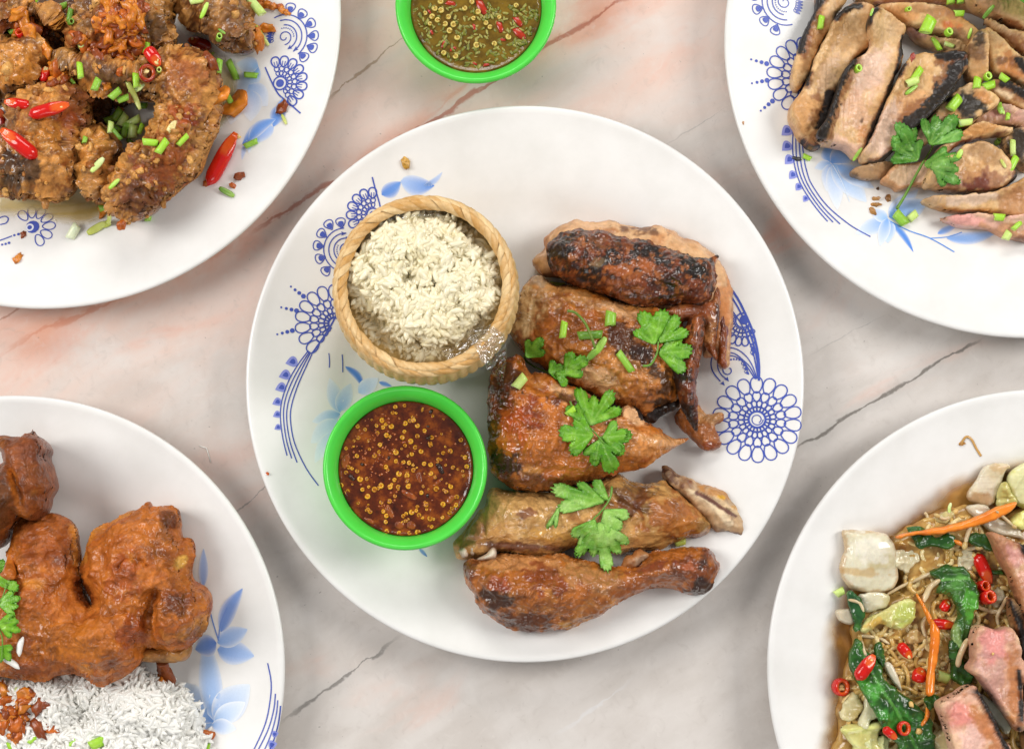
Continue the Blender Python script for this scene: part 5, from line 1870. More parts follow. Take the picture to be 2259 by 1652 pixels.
# drumstick
pe = thing('grilled_drumstick', 'browned grilled chicken drumstick at the bottom of the middle plate', 'chicken', mid('CL', 900, 950, .005))
body('meat', 'CL', [(185, 860), (205, 810), (300, 800), (420, 762), (600, 772), (780, 762), (850, 770), (950, 800), (1100, 840), (1190, 850), (1270, 850), (1340, 800), (1400, 750), (1450, 742), (1600, 722), (1720, 718), (1800, 758), (1815, 800), (1838, 830), (1825, 880), (1800, 950),
                    (1760, 1000), (1680, 1032), (1600, 1015), (1500, 990), (1370, 1000), (1250, 1040), (1130, 1110), (1060, 1170), (950, 1210), (880, 1252), (800, 1250), (640, 1270), (500, 1250), (400, 1200), (300, 1120), (250, 1020), (200, 950)], M_skin, pe,
     H=.040, R=.030, z0=.005, e=.38, g=.0005, jag=(.0005, 260), disp=[('ridge', 130, .0015), ('fbm', 60, .002), ('ridge', 330, .0010)], bumps=[(560, 1000, 300, 160, 10, 4), (1450, 880, 200, 60, 0, 1)],
     creases=[([(300, 950), (420, 1020), (560, 1030)], 18, 1.4), ([(620, 900), (720, 980), (860, 1000)], 20, 1.2), ([(520, 1100), (640, 1140), (760, 1110)], 18, -1.2), ([(1180, 860), (1350, 880), (1500, 900)], 26, 1.2), ([(660, 960), (600, 1060), (640, 1130)], 14, 1.0)],
     pal=('#7d3c14', '#b06a2e', '#98561e', '#c88844'), pfreq=75,
     paint=[('g', 560, 820, 330, 60, 3, '#b98252', .85, .5), ('g', 1000, 920, 200, 80, 10, '#b07c50', .8, .5), ('g', 230, 870, 60, 70, 0, '#5a2c18', .85, .6), ('g', 390, 1050, 110, 80, 20, '#2c1812', .9, .6), ('g', 560, 1200, 260, 60, 5, '#4a2210', .85, .6), ('g', 700, 940, 130, 90, 20, '#7a3416', .8, .7),
            ('g', 1350, 960, 200, 50, -15, '#8a4a1c', .7, .5), ('g', 1680, 870, 150, 110, 0, '#6a3218', .8, .6), ('g', 1720, 980, 90, 50, -20, '#2a1815', .9, .6), ('g', 1400, 850, 160, 24, -12, '#6a2c28', .7, .5), ('g', 1640, 840, 70, 30, 0, '#a85a34', .7, .5), ('g', 1720, 820, 36, 36, 0, '#2c1c18', .8, .5), ('g', 840, 1225, 40, 20, 0, '#c08a34', .8, .3),
            ('g', 420, 960, 60, 50, 0, '#8a3a20', .7, .6)], gloss=(.45, 1.0, 90))
body('torn_meat', 'CL', [(1190, 850), (1210, 800), (1260, 755), (1330, 735), (1380, 750), (1385, 790), (1320, 830), (1250, 860), (1205, 872)], M_meat, pe, H=.009, R=.006, z0=.020, e=.4, g=.0005, jag=(.0012, 260), disp=[('fbm', 160, .0014), ('ridge', 260, .001)],
     pal=('#b98450', '#a06434', '#c89660'), paint=[('g', 1340, 800, 60, 30, -20, '#b5a088', .7, .4), ('edge', .0008, '#a8683a', .5)], gloss=(.3, .9, 160))
# crumb on the rim
# ------------------------------------------------------------------ crumbed fried wings, top left plate
CR = [('top', 260, .25, .55, '#94622f', .7), ('crumb', .49, .55, '#b5854a', .95), ('n', 130, .58, .05, '#c98a40', .6), ('n', 60, .56, .05, '#3a2419', .55), ('n', 900, .6, .06, '#d0a060', .5)]
CD = [('crumb', 260, .0034), ('fbm', 130, .0026), ('ridge', 90, .0022), ('worley', 700, .0005), ('fbm', 45, .003)]


_th = np.linspace(-math.pi / 2, math.pi / 2, 5)
_cv, _cf = lathe([(max(math.cos(t), .02), math.sin(t)) for t in _th], 7)


def crust_crumbs(parent, seed, dens=1.0):
    """loose lumps and flakes of batter stuck to the crust that was just built"""
    r_ = np.random.default_rng(abs(seed))
    V, F, d = LAST['V'], LAST['F'], LAST['d']
    nrm = vnormals(V, F)
    m = fbm(V, 70, 3, 5 + abs(seed) % 50)
    cand = np.nonzero(m > 0.5)[0]
    n = int(min(260, len(V) * 0.011) * dens)
    if len(cand) == 0:
        return
    pick = r_.choice(cand, n)
    AV, AF, AC = [], [], []
    k = 0
    A = [lin(h) for h in ('#b8854a', '#c99650', '#a06c38', '#8a5628', '#d2a462')]
    for i in pick:
        s = r_.uniform(.0006, .0018) * (1.8 if r_.random() < .15 else 1)
        q = _cv * np.array((r_.uniform(.8, 1.6), r_.uniform(.7, 1.2), r_.uniform(.5, .8))) * (0.7 + 0.6 * r_.random((len(_cv), 1)))
        e = np.array(Matrix.Rotation(r_.uniform(0, 6.28), 3, 'Z') @ Matrix.Rotation(r_.normal(0, .5), 3, 'X'))
        AV.append(q @ e.T * s + V[i] + nrm[i] * s * .25)
        AF.append(_cf[:, ::-1] + k)
        AC.append(np.broadcast_to(A[r_.integers(5)] * r_.uniform(.75, 1.1), (len(q), 3)))
        k += len(q)
    AV = np.vstack(AV)
    loc = AV.mean(0)
    o = put('batter_crumbs', mesh('batter_crumbs', AV - loc, np.vstack(AF), M_batter, np.vstack(AC), np.full(len(AV), .4)), parent, loc)
    o['kind'] = 'stuff'


def fried(ol, label, z0=None, H=.028, R=.018, extra=(), bumps=(), creases=(), pal=('#4a2813', '#84481c', '#643817', '#a0622a'), jag=(.0008, 130)):
    z = .006 if z0 is None else z0
    t = thing('fried_chicken_wing', label, 'fried chicken', mid('TL', np.mean([p[0] for p in ol]), np.mean([p[1] for p in ol]), z), 'crumbed fried chicken pieces')
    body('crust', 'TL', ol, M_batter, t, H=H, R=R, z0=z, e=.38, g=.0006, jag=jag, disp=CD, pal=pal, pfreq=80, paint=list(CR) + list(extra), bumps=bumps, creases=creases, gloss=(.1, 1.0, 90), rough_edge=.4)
    crust_crumbs(t, int(ol[0][0] + ol[0][1]) + 50)
    return t


# oil on the plate
oil = body('oil_pool', 'TL', [(-60, 1260), (200, 1250), (500, 1200), (700, 1100), (900, 1150), (1000, 1000), (1250, 330), (1160, 200), (1150, 60), (1280, 100), (1420, 300), (1520, 390), (1565, 480), (1580, 620), (1560, 740), (1500, 800), (1400, 950), (1300, 1150), (1100, 1330), (850, 1400),
                              (720, 1440), (560, 1490), (400, 1480), (250, 1440), (100, 1440), (-60, 1420)], food('oil_film', rough=(.12, .06), var=.05, bump=.03, bscale=120, edge_alpha=True), None,
           H=.0006, R=.004, drape=1, hblur=1, lift=-.00005, e=.1, g=.002, jag=(.001, 120), pal=('#dcc98e', '#e6dab0', '#d2b468'), pfreq=50, paint=[('g', 250, 1390, 300, 90, 0, '#d8bf78', .8), ('g', 1480, 620, 90, 200, 0, '#d8c48c', .6), ('g', 700, 750, 130, 120, 0, '#5a2c10', .9)], gloss=(.8, 1, 50), fade=(.006, .0, .7))  # dark brown spot paints the shading between the wings into the oil
tag(oil, 'thin yellow oil pooled around the crumbed fried wings', 'oil', kind='stuff')
fried([(250, 40), (420, 20), (560, 40), (560, 300), (520, 500), (470, 640), (350, 640), (240, 560), (220, 300)], 'dark brown filler piece in the dark gap of the pile, mostly hidden behind the wings', .005, .016, extra=[('g', 380, 300, 300, 400, 0, '#2e170f', .8, .3)])  # filler added in the dark gap beneath the wings, coloured dark brown
fried([(560, 560), (700, 560), (850, 620), (800, 700), (720, 720), (700, 900), (600, 880)], 'small dark filler piece standing in for the shade above the scallion heap', .004, .008, R=.006, extra=[('g', 700, 700, 300, 300, 0, '#2a150d', .85, .3)])  # dark piece added to paint the shading seen between the wings
fried([(-60, 290), (100, 270), (200, 255), (300, 260), (325, 330), (318, 440), (300, 510), (250, 570), (180, 625), (80, 665), (0, 685), (-60, 690)], 'fried wing with thick golden crumbs cut off by the left edge', .010, .036, extra=[('g', 120, 480, 150, 90, 20, '#c78a3e', .8, .7), ('g', 60, 320, 120, 60, 0, '#c48a44', .7, .7), ('g', 120, 630, 160, 50, -10, '#4a2c1a', .8, .5)])
fried([(-60, -30), (0, 0), (180, 10), (300, 60), (400, 85), (440, 170), (420, 210), (330, 190), (250, 150), (190, 215), (60, 225), (-60, 200)], 'dark fried wing with a golden tip in the upper left corner', .012, .038, extra=[('g', 395, 150, 50, 70, -20, '#c99448', .9, .5), ('g', 150, 80, 160, 60, 20, '#5a3626', .6, .6), ('g', 60, 190, 130, 60, 0, '#7a3416', .7, .6)])
fried([(490, 190), (530, 90), (590, -30), (900, -40), (1150, -30), (1160, 60), (1135, 150), (1165, 240), (1140, 300), (1100, 350), (1000, 352), (930, 420), (800, 410), (700, 390), (560, 360), (440, 340), (470, 250)], 'fried wing under the red fried shallots, top of the plate', .010, .040, R=.024,
      extra=[('g', 600, 60, 110, 120, 20, '#5c4030', .7, .5), ('g', 1010, 170, 110, 110, 0, '#241813', .7, .7), ('g', 1060, 60, 110, 60, 0, '#a8793f', .7, .6), ('g', 640, 290, 150, 80, 0, '#7a3a18', .7, .6)])
fried([(1180, -30), (1400, -40), (1640, -30), (1660, 80), (1670, 200), (1692, 290), (1600, 358), (1500, 345), (1430, 310), (1370, 220), (1300, 190), (1230, 110)], 'grey-brown fried drumette nearest the blue spiral print', .006, .036, R=.022, extra=[('g', 1500, 150, 150, 140, 0, '#6a4c34', .7, .6), ('g', 1600, 330, 110, 50, 0, '#4a3020', .6, .5)])
fried([(100, 820), (110, 700), (180, 640), (260, 590), (380, 560), (480, 540), (560, 575), (620, 620), (600, 700), (612, 780), (590, 830), (560, 880), (530, 1000), (530, 1120), (490, 1240), (400, 1310), (330, 1322), (230, 1312), (100, 1292), (0, 1282), (-60, 1220), (-60, 1000), (-20, 900), (60, 860)],
      'big fried wing with three red chilli slices, golden crumbs below', .006, .042, R=.026, extra=[('g', 480, 700, 130, 160, 20, '#7a3a1a', .75, .5), ('g', 320, 880, 90, 90, 0, '#c98a40', .8, .5), ('g', 300, 1150, 130, 160, 20, '#b98448', .8, .6), ('g', 100, 1120, 140, 110, 0, '#2e2019', .85, .6), ('g', 430, 780, 90, 80, 0, '#8a3e16', .6, .5)],
      bumps=[(450, 700, 160, 120, 0, 3), (560, 850, 90, 60, 0, -5)])
fried([(545, 960), (590, 880), (660, 850), (720, 860), (760, 920), (795, 1000), (800, 1090), (770, 1190), (740, 1280), (680, 1342), (610, 1320), (550, 1240), (530, 1120)], 'small crumbed fried piece tucked beside the curved wing', .006, .032, R=.018, extra=[('g', 680, 1130, 90, 100, 0, '#c08a4a', .7, .6), ('g', 760, 1030, 50, 120, 0, '#5a3a24', .7, .5)])
fried([(360, 400), (450, 365), (560, 400), (700, 388), (850, 400), (960, 430), (1050, 358), (1150, 358), (1300, 370), (1400, 450), (1455, 560), (1455, 700), (1440, 850), (1380, 960), (1320, 1120), (1200, 1230), (1100, 1310), (1000, 1400), (880, 1450), (780, 1420), (730, 1335), (730, 1240), (800, 1130), (870, 1030),
       (940, 940), (1010, 840), (1040, 750), (1060, 690), (900, 655), (700, 625), (600, 590), (500, 525), (430, 485)], 'large curved fried wing bent like a boomerang, brown shiny crust', .012, .042, R=.024,
      extra=[('g', 1250, 500, 180, 110, 20, '#8a4a26', .75, .5), ('g', 1220, 620, 130, 100, 20, '#c28a4c', .6, .7), ('g', 1080, 1080, 160, 200, 35, '#8c4820', .8, .6), ('g', 900, 1300, 120, 110, 0, '#5a2c1a', .75, .6), ('g', 700, 480, 260, 70, 10, '#5e4430', .75, .5), ('g', 1400, 600, 50, 120, 0, '#c4904e', .7, .5),
             ('g', 1220, 760, 110, 60, 20, '#9a3c18', .7, .6), ('g', 1300, 1050, 60, 160, 30, '#b98a50', .7, .6), ('g', 900, 600, 200, 30, 12, '#3a2a1e', .7, .5)], bumps=[(1250, 550, 150, 130, 0, 3), (1020, 1130, 160, 200, 35, 3)])

# ------------------------------------------------------------------ small bits: scallion, chilli, fried shallot
M_scal = food('scallion', rough=(.4, .25), var=.1, vscale=500, bump=.1, sss=.15)
M_chilli = food('red_chilli', rough=(.22, .12), var=.08, vscale=400, bump=.05, sss=.1, coat=.3)
M_flesh_seed = plain('small_seed', '#ecd08a', rough=.35, sss=.2)


def ring_mesh(name, r0, r1, L_, wall, c_out, c_in, taper=0.0, squash=1.0, segs=14, slant=0.0):
    """hollow tube along x: radius r0..r1"""
    V, C = [], []
    secs = [(-1, r0, 0), (-.5, r0 * .5 + r1 * .5 + taper, 0), (0, (r0 + r1) / 2 + taper, 0), (.5, (r0 + r1) / 2 + taper, 0), (1, r1, 0), (1, r1 - wall, 1), (0, (r0 + r1) / 2 - wall, 1), (-1, r0 - wall, 1)]
    A, B = lin(c_out), lin(c_in)
    for (s, r, inn) in secs:
        for k in range(segs):
            a = 2 * math.pi * k / segs
            x = s * L_ / 2 + slant * r * math.cos(a) * s
            V.append((x, r * math.cos(a), r * squash * math.sin(a)))
            C.append(B if inn else A * (0.75 + 0.25 * (s + 1) / 2) + B * 0.25 * (1 - (s + 1) / 2))
    n = len(secs)
    F = [(i * segs + k, i * segs + (k + 1) % segs, ((i + 1) % n) * segs + (k + 1) % segs, ((i + 1) % n) * segs + k) for i in range(n) for k in range(segs)]
    return mesh(name, V, np.array(F)[:, ::-1], M_scal, np.array(C), np.full(len(V), .6))


SC_M = {}


def scallion(fr, u, v, length, width, ang, label, kind='tube', hue=0, tip=None, lift=0.0, group='chopped scallion pieces', yaw=None):
    """length, width in frame pixels; ang: direction in the picture, degrees anticlockwise"""
    m_ = mpp(fr)
    pal = (('#9cd030', '#c8e878'), ('#86b838', '#b4d86c'), ('#c4dc74', '#e0ecb0'), ('#5e8c2a', '#92b850'), ('#e4ecc4', '#f0f2d8'), ('#b4be50', '#d0d684'))[hue]
    x, y, z = rest(fr, u, v)
    L_, W_ = length * m_ * .95, width * m_ * .9
    if kind == 'tube':
        key = ('t', hue, round(L_ * 2e3), round(W_ * 4e3))
        if key not in SC_M:
            SC_M[key] = ring_mesh('scallion_piece', W_ / 2, W_ / 2 * .96, L_, W_ * .14, pal[0], pal[1], squash=.8, slant=.25)
        o = put('scallion_piece', SC_M[key], None, (x, y, z + W_ * .4 + lift), (random.uniform(-.3, .3), -(tip or 0.0) + random.uniform(-.1, .1), math.radians(ang)))
    elif kind == 'ring':
        key = ('r', hue, round(L_ * 2e3), round(W_ * 4e3))
        if key not in SC_M:
            SC_M[key] = ring_mesh('scallion_ring', W_ / 2, W_ / 2 * .96, L_, W_ * .17, pal[0], pal[1], squash=.85)
        o = put('scallion_ring', SC_M[key], None, (x, y, z + L_ * .45 + lift), (random.uniform(-.2, .2), -1.2 + random.uniform(-.25, .25), math.radians(ang)))
    else:
        n = 10
        a = math.radians(ang)
        A, B = lin(pal[0]), lin(pal[1])
        P, C, Wd = [], [], []
        for i in range(n):
            t = i / (n - 1) - .5
            xx, yy = x + math.cos(a) * L_ * t, y + math.sin(a) * L_ * t
            P.append((xx, yy, max(z, float(hm_get(xx, yy))) + W_ * .18 + 0.0004 + lift))
            C.append(A * (1 - i / n) + B * (i / n))
            Wd.append(W_ / 2 * (1 - .5 * abs(2 * t) ** 3))
        P = np.array(P)
        P[:, 2] = np.convolve(np.pad(P[:, 2], 2, mode='edge'), np.ones(5) / 5, 'valid')
        o = tube('scallion_strip', P, Wd, M_scal, None, np.array(C), 8, .35, gl=.6)
    hm_put(x, y, z + W_ * .6)
    tag(o, label, 'scallion', group)
    return o


CH_M = {}


def chilli(fr, u, v, length, width, ang, label, kind='slice', seeds=3, dark=False, flip=False, tilt=0.25):
    m_ = mpp(fr)
    x, y, z = rest(fr, u, v)
    L_, W_ = length * m_, width * m_
    t = thing('chilli_slice', label, 'chilli', (x, y, z), 'red chilli slices')
    out, inn = ('#cc1810', '#dc5a20') if not dark else ('#8a1a10', '#b04a1c')
    V, C = [], []
    segs = 16
    r = W_ / 2
    if kind == 'ring':
        secs = [(-1, 1, 0), (-.3, 1.06, 0), (.3, 1.06, 0), (1, 1, 0), (1, .66, 1), (0, .6, 1), (-1, .66, 1)]
        for (s, q, i_) in secs:
            for k in range(segs):
                a = 2 * math.pi * k / segs
                V.append((s * L_ / 2, r * q * math.cos(a), r * q * .9 * math.sin(a)))
                C.append(lin(inn if i_ else out))
        n = len(secs)
        F = [(i * segs + k, i * segs + (k + 1) % segs, ((i + 1) % n) * segs + (k + 1) % segs, ((i + 1) % n) * segs + k) for i in range(n) for k in range(segs)]
        me = mesh('rind', V, np.array(F)[:, ::-1], M_chilli, np.array(C), np.full(len(V), .8))
        rot = (0, -1.25, math.radians(ang))
        o = put('rind', me, t, (x, y, z + L_ * .5 + r * .25), rot)
    else:
        # obliquely cut piece: rounded rind, slanted open face with membrane, seeds inside
        n = 12
        for i in range(n):
            s = i / (n - 1)
            end = math.sqrt(max(0, 1 - max(0, (0.25 - s) / .25) ** 2)) * (1 - .7 * (max(0, s - .5) / .5) ** 2.2)
            rr = r * max(end, .12)
            for k in range(segs):
                a = 2 * math.pi * k / segs
                up = math.sin(a)
                # the cut removes the upper part towards the far end
                lim = 1.0 if s < .55 else 1.0 - 1.0 * (s - .55) / .45
                zz = min(up, lim)
                xx = (s - .5) * L_
                ins = 0.82 if up > lim else 1.0
                V.append((xx, rr * math.cos(a) * ins, rr * .95 * zz - (0.10 * r if up > lim else 0)))
                C.append(lin(inn) if up > lim + .05 else lin(out))
        F = [(i * segs + k, i * segs + (k + 1) % segs, (i + 1) * segs + (k + 1) % segs, (i + 1) * segs + k) for i in range(n - 1) for k in range(segs)]
        V += [(-.5 * L_ - r * .05, 0, 0), (.5 * L_, 0, -.4 * r)]
        C += [lin(out), lin(inn)]
        T = [(k, len(V) - 2, (k + 1) % segs) for k in range(segs)] + [((n - 1) * segs + (k + 1) % segs, len(V) - 1, (n - 1) * segs + k) for k in range(segs)]
        me = mesh('rind', V, [np.array(F)[:, ::-1], np.array(T)[:, ::-1]], M_chilli, np.array(C), np.full(len(V), .8))
        o = put('rind', me, t, (x, y, z + r * .8), (random.uniform(-.15, .15), -tilt * .4, math.radians(ang)))
    for k in range(seeds):
        a = math.radians(ang)
        q = random.uniform(.05, .34) * L_ if kind != 'ring' else random.uniform(-.2, .2) * r
        w = random.uniform(-.3, .3) * r
        put('seed', seed_pale, t, (x + math.cos(a) * q - math.sin(a) * w, y + math.sin(a) * q + math.cos(a) * w, z + (r * 1.05 if kind != 'ring' else L_ * .6 + r * .3)), (random.uniform(-.4, .4), random.uniform(-.4, .4), a + random.uniform(-.6, .6)))
    hm_put(x, y, z + r)
    return t


_v, _f = lathe([(0.00005, -0.0007), (0.0007, -0.0005), (0.0010, 0), (0.0007, 0.0005), (0.00005, 0.0007)], 8)
_v = _v * np.array((1.35, .85, .7))
seed_pale = mesh('seed', _v, _f[:, ::-1], M_flesh_seed)

chilli('TL', 330, 732, 275, 88, 14, 'long glossy red chilli slice with open seeded end on the big fried wing', seeds=6)
chilli('TL', 125, 690, 180, 70, 172, 'smaller red chilli slice touching the long one, pale seed at its end', seeds=2)
chilli('TL', 135, 955, 300, 100, 142, 'red chilli half slice lying steeply below the other two on the wing', seeds=5)
chilli('TL', 1020, 392, 150, 88, -55, 'short bright red chilli slice with seeds below the fried shallots', seeds=4)
chilli('TL', 325, 522, 110, 68, 80, 'stubby red chilli piece between two left wings, seeds on top', seeds=3)
chilli('TL', 1415, 985, 400, 105, 62, 'large deep red chilli lying on the plate beside the curved wing', seeds=5)
chilli('TL', 1320, 295, 170, 80, 160, 'dark red seeded chilli slice under the drumette by the spiral print', seeds=5, dark=True)
chilli('TL', 155, 242, 80, 62, 120, 'curled red chilli ring in the upper left between two wings', 'ring', 0)
chilli('TL', 975, 495, 50, 115, 0, 'brownish red chilli ring stuck on the curved wing', 'ring', 3, dark=True)
chilli('TL', 18, 790, 140, 60, 100, 'dark red chilli tip at the very left edge', seeds=1, dark=True)

SCL = [(415, 50, 70, 52, 20, 'thick green scallion tube near the upper left wing tip', 'tube', 1), (232, 8, 60, 60, 0, 'scallion tube cut by the top edge above the left wings', 'tube', 0), (465, 105, 90, 45, 80, 'upright dark scallion tube in the gap between wings', 'tube', 3), (470, 150, 40, 50, 0, 'dark scallion ring deep in the gap', 'ring', 3),
       (100, 215, 70, 40, 20, 'scallion scrap beside the curled chilli ring', 'tube', 1), (498, 242, 50, 40, 40, 'pale scallion tube at the left of the shallot heap', 'tube', 2), (543, 312, 80, 55, 20, 'pale flattened scallion ring with hollow eye', 'ring', 2), (893, 190, 46, 26, 70, 'tiny green scallion bit on the top wing', 'tube', 0),
       (966, 318, 75, 50, 80, 'bright scallion ring above the short red chilli', 'tube', 0), (528, 465, 110, 46, 97, 'upright bright green scallion tube on the curved wing', 'tube', 0), (900, 535, 95, 48, 95, 'upper half of the split scallion on the curved wing', 'tube', 0), (905, 590, 130, 36, 10, 'pale curled scallion base below the split one', 'strip', 2),
       (480, 540, 40, 26, -50, 'green scallion crumb under the curved wing end', 'tube', 1), (972, 730, 230, 42, -68, 'long yellowish scallion strip hanging over the scallion heap', 'strip', 5), (1008, 680, 95, 34, -50, 'short green scallion strip right of the long yellow one', 'strip', 0),
       (998, 945, 105, 52, -5, 'scallion tube lying level at the top of the lower wing', 'tube', 0), (1073, 970, 110, 56, 55, 'scallion tube leaning against the level one', 'tube', 0), (1205, 925, 95, 42, 45, 'single scallion tube on the middle of the curved wing', 'tube', 0), (562, 925, 46, 38, 80, 'pale green scallion bit on the small crumbed piece', 'tube', 1),
       (645, 1090, 130, 50, 50, 'split scallion curl on the small crumbed piece', 'strip', 2), (755, 1215, 95, 36, 42, 'scallion strip in the gap left of the curved wing end', 'strip', 0), (695, 1370, 90, 55, 5, 'pale scallion tube below the small crumbed piece', 'tube', 1), (980, 1435, 50, 50, 80, 'scallion tube end under the tip of the curved wing', 'tube', 1),
       (640, 1505, 150, 60, 32, 'wide olive scallion leaf on the plate below the wing', 'strip', 5), (745, 1455, 170, 55, 32, 'second olive scallion leaf touching the wing tip', 'strip', 5), (490, 1530, 110, 70, 60, 'translucent white scallion base on the plate', 'tube', 4), (1655, 500, 100, 46, -5, 'green scallion tube beside the blue fan print', 'tube', 1),
       (1535, 470, 150, 55, -65, 'scallion piece standing in the oil right of the curved wing', 'tube', 1), (1500, 535, 95, 48, 85, 'open scallion ring in the oil beside the brown crumb', 'tube', 1), (1530, 700, 120, 50, -70, 'wilted scallion in the oil above the large red chilli', 'strip', 1), (1655, 950, 100, 44, 25, 'lone green scallion tube on the white rim', 'tube', 1),
       (1495, 1268, 125, 44, -30, 'dark olive scallion strip low on the white rim', 'strip', 3), (1872, 790, 80, 26, -65, 'thin dry scallion strip by the blue leaf', 'strip', 5), (1740, 262, 120, 34, -55, 'dry olive scallion strip over the spiral print', 'strip', 5), (1705, 95, 170, 70, -50, 'bundle of pale green scallion beside the drumette', 'tube', 2),
       (1350, 80, 120, 36, 65, 'thin bright scallion strip on the drumette', 'strip', 0), (1300, 10, 100, 50, 10, 'white-green scallion piece at the top edge on the drumette', 'tube', 2), (1465, 215, 60, 20, -35, 'thin scallion sliver lower on the drumette', 'strip', 3), (1505, 360, 90, 50, 0, 'green scallion curl under the drumette end', 'ring', 1),
       (1375, 370, 95, 26, 30, 'thin green scallion rim in the oil below the drumette', 'strip', 1), (1365, 205, 2, 2, 0, None, None, 0), (945, 440, 60, 24, 35, 'narrow scallion bit beside the short red chilli', 'tube', 0), (1050, 470, 50, 44, 0, 'olive scallion disc beside the brown chilli ring', 'ring', 5)]
for (u, v, l, w, a, lab, kind, hue) in SCL:
    if lab:
        scallion('TL', u, v, l, w, a, lab, kind, hue)
# heap of scallions between the wings
heap_s = [(760, 700, 85, 55, 70, 1), (790, 780, 100, 60, 55, 1), (830, 815, 95, 62, 60, 2), (870, 750, 90, 55, 40, 1), (910, 770, 80, 50, 20, 1), (860, 850, 60, 60, 10, 1), (905, 820, 95, 60, 30, 2), (895, 890, 95, 70, 85, 2), (840, 890, 90, 50, 80, 1), (770, 860, 110, 50, -35, 1), (805, 920, 80, 45, 85, 2), (945, 870, 80, 40, 70, 0),
          (740, 810, 70, 50, 20, 1), (880, 960, 70, 36, -40, 3), (850, 970, 90, 32, -50, 3), (950, 720, 80, 50, 0, 3)]
HEAP_L = ['dark upright scallion at the top left of the heap in the wing bend', 'scallion tube leaning right in the upper left of the wing-bend heap', 'pale wide scallion in the centre left of the wing-bend heap', 'scallion tube at the top centre of the wing-bend heap', 'scallion tube at the top right of the wing-bend heap', 'small scallion ring in the middle of the wing-bend heap', 'pale scallion tube right of the middle of the wing-bend heap', 'widest pale scallion at the foot of the wing-bend heap', 'upright scallion left of the widest one in the wing-bend heap', 'long scallion sloping down the left of the wing-bend heap', 'lowest pale scallion on the left of the wing-bend heap', 'narrow bright scallion on the right of the wing-bend heap', 'leftmost scallion of the wing-bend heap', 'dark narrow scallion at the foot of the wing-bend heap', 'thin dark scallion strip below the wing-bend heap', 'dark scallion in the shade at the top right of the wing-bend heap']
for (u, v, l, w, a, hue), lab in zip(heap_s, HEAP_L):
    scallion('TL', u, v, l, w, a, lab, 'tube', hue, lift=.006, group='scallion heap inside the wing bend')

# fried shallots
M_shal = food('fried_shallot', rough=(.5, .3), var=.3, vscale=500, bump=.6, bscale=500, bdist=.0008, coat=.25, coat_rough=.15, mottle=.4, mscale=400)


def crumb_mesh(name, seed, pal, k=1.0):
    r_ = np.random.default_rng(seed)
    th = np.linspace(-math.pi / 2, math.pi / 2, 9)
    V, F = lathe([(max(math.cos(t), .002), math.sin(t)) for t in th], 12)
    V = V * np.array((r_.uniform(1.1, 1.9), r_.uniform(.7, 1.0), r_.uniform(.4, .7)))
    V = V * (0.35 + 1.5 * fbm(V + seed * 7.7, 1.5, 3, seed)[:, None] ** 1.3)
    V[:, 2] += .35 * r_.uniform(-1, 1) * V[:, 0] ** 2 * .5
    n = fbm(V + seed * 3.1, 1.2, 2, seed + 4)
    a, b_ = lin(pal[0]), lin(pal[1])
    return mesh(name, V * 0.0016 * k, F[:, ::-1], M_shal, a + (b_ - a) * n[:, None], np.full(len(V), .7))


CRUMBS = [crumb_mesh('shallot_crumb', k, (('#9a3c0c', '#d0701e'), ('#b8560f', '#e6962e'), ('#6a260c', '#a04e18'))[k % 3]) for k in range(9)]


def shallot_pile(fr, spots, label, group=None, name='fried_shallots', lift=0.0):
    x, y, z = rest(fr, spots[0][0], spots[0][1])
    t = thing(name, label, 'fried shallot', (x, y, z), group)
    for (u, v, s_, a) in spots:
        x, y, z = rest(fr, u, v)
        o = put('shallot_crumb', random.choice(CRUMBS), t, (x, y, z + .0004 * s_ + lift), (random.uniform(-.5, .5), random.uniform(-.5, .5), math.radians(a)), (s_, s_, s_))
        hm_put(x, y, z + 0.0007 * s_)
    return t


r2 = random.Random(12)
sp = []
for (u0, v0, u1, v1, w, n) in ((700, 60, 900, 180, 70, 60), (900, 20, 880, 120, 60, 24), (760, 190, 800, 380, 34, 34), (880, 230, 920, 400, 40, 34), (600, 330, 720, 330, 34, 18), (520, 260, 600, 280, 20, 6), (660, 170, 700, 140, 40, 8), (850, 0, 900, 60, 60, 20)):
    for i in range(n):
        t_ = r2.random()
        sp.append((u0 + (u1 - u0) * t_ + r2.gauss(0, w * .5), v0 + (v1 - v0) * t_ + r2.gauss(0, w * .5), r2.uniform(1.2, 2.3), r2.uniform(0, 180)))
shallot_pile('TL', sp, 'heap of red-brown fried shallots on the top fried wing')
for (u, v, s_, lab) in ((1765, 190, 1.6, 'dark red crumb over the spiral print'), (1865, 715, 1.8, 'brown crumb by the blue leaf print'), (1578, 1165, 1.3, 'red-brown crumb below the large chilli'), (1538, 1228, .9, 'small dark crumb above the olive scallion strip'), (155, 1545, 1.1, 'brown crumb on the small daisy print'), (119, 1699, 1.3, 'orange crumb low on the bare rim'),
                        (805, 1480, 1.7, 'orange crumb by the olive scallion leaves'), (1245, 352, 1.3, 'dark crumb between drumette and curved wing'), (1505, 610, 3.4, 'shiny dark brown shallot clump in the oil'), (1500, 720, 2.6, 'brown shallot clump above the large chilli'), (1715, 290, 2.4, 'dark shallot clump at the end of the drumette'), (1380, 400, 2.2, 'brown shallot flake in the oil under the drumette'),
                        (620, 1340, 1.6, 'orange crumb under the small crumbed piece'), (1365, 1210, 1.3, 'tan crumb by the large chilli tip'), (570, 440, 1.2, 'orange flake at the left arm of the curved wing'), (800, 470, 1.6, 'orange flake in the middle of the left arm'), (700, 555, 1.6, 'golden crumb low on the left arm')):
    shallot_pile('TL', [(u, v, s_, r2.uniform(0, 180))], lab, 'stray crumbs on the wing plate', 'shallot_crumb_bit')
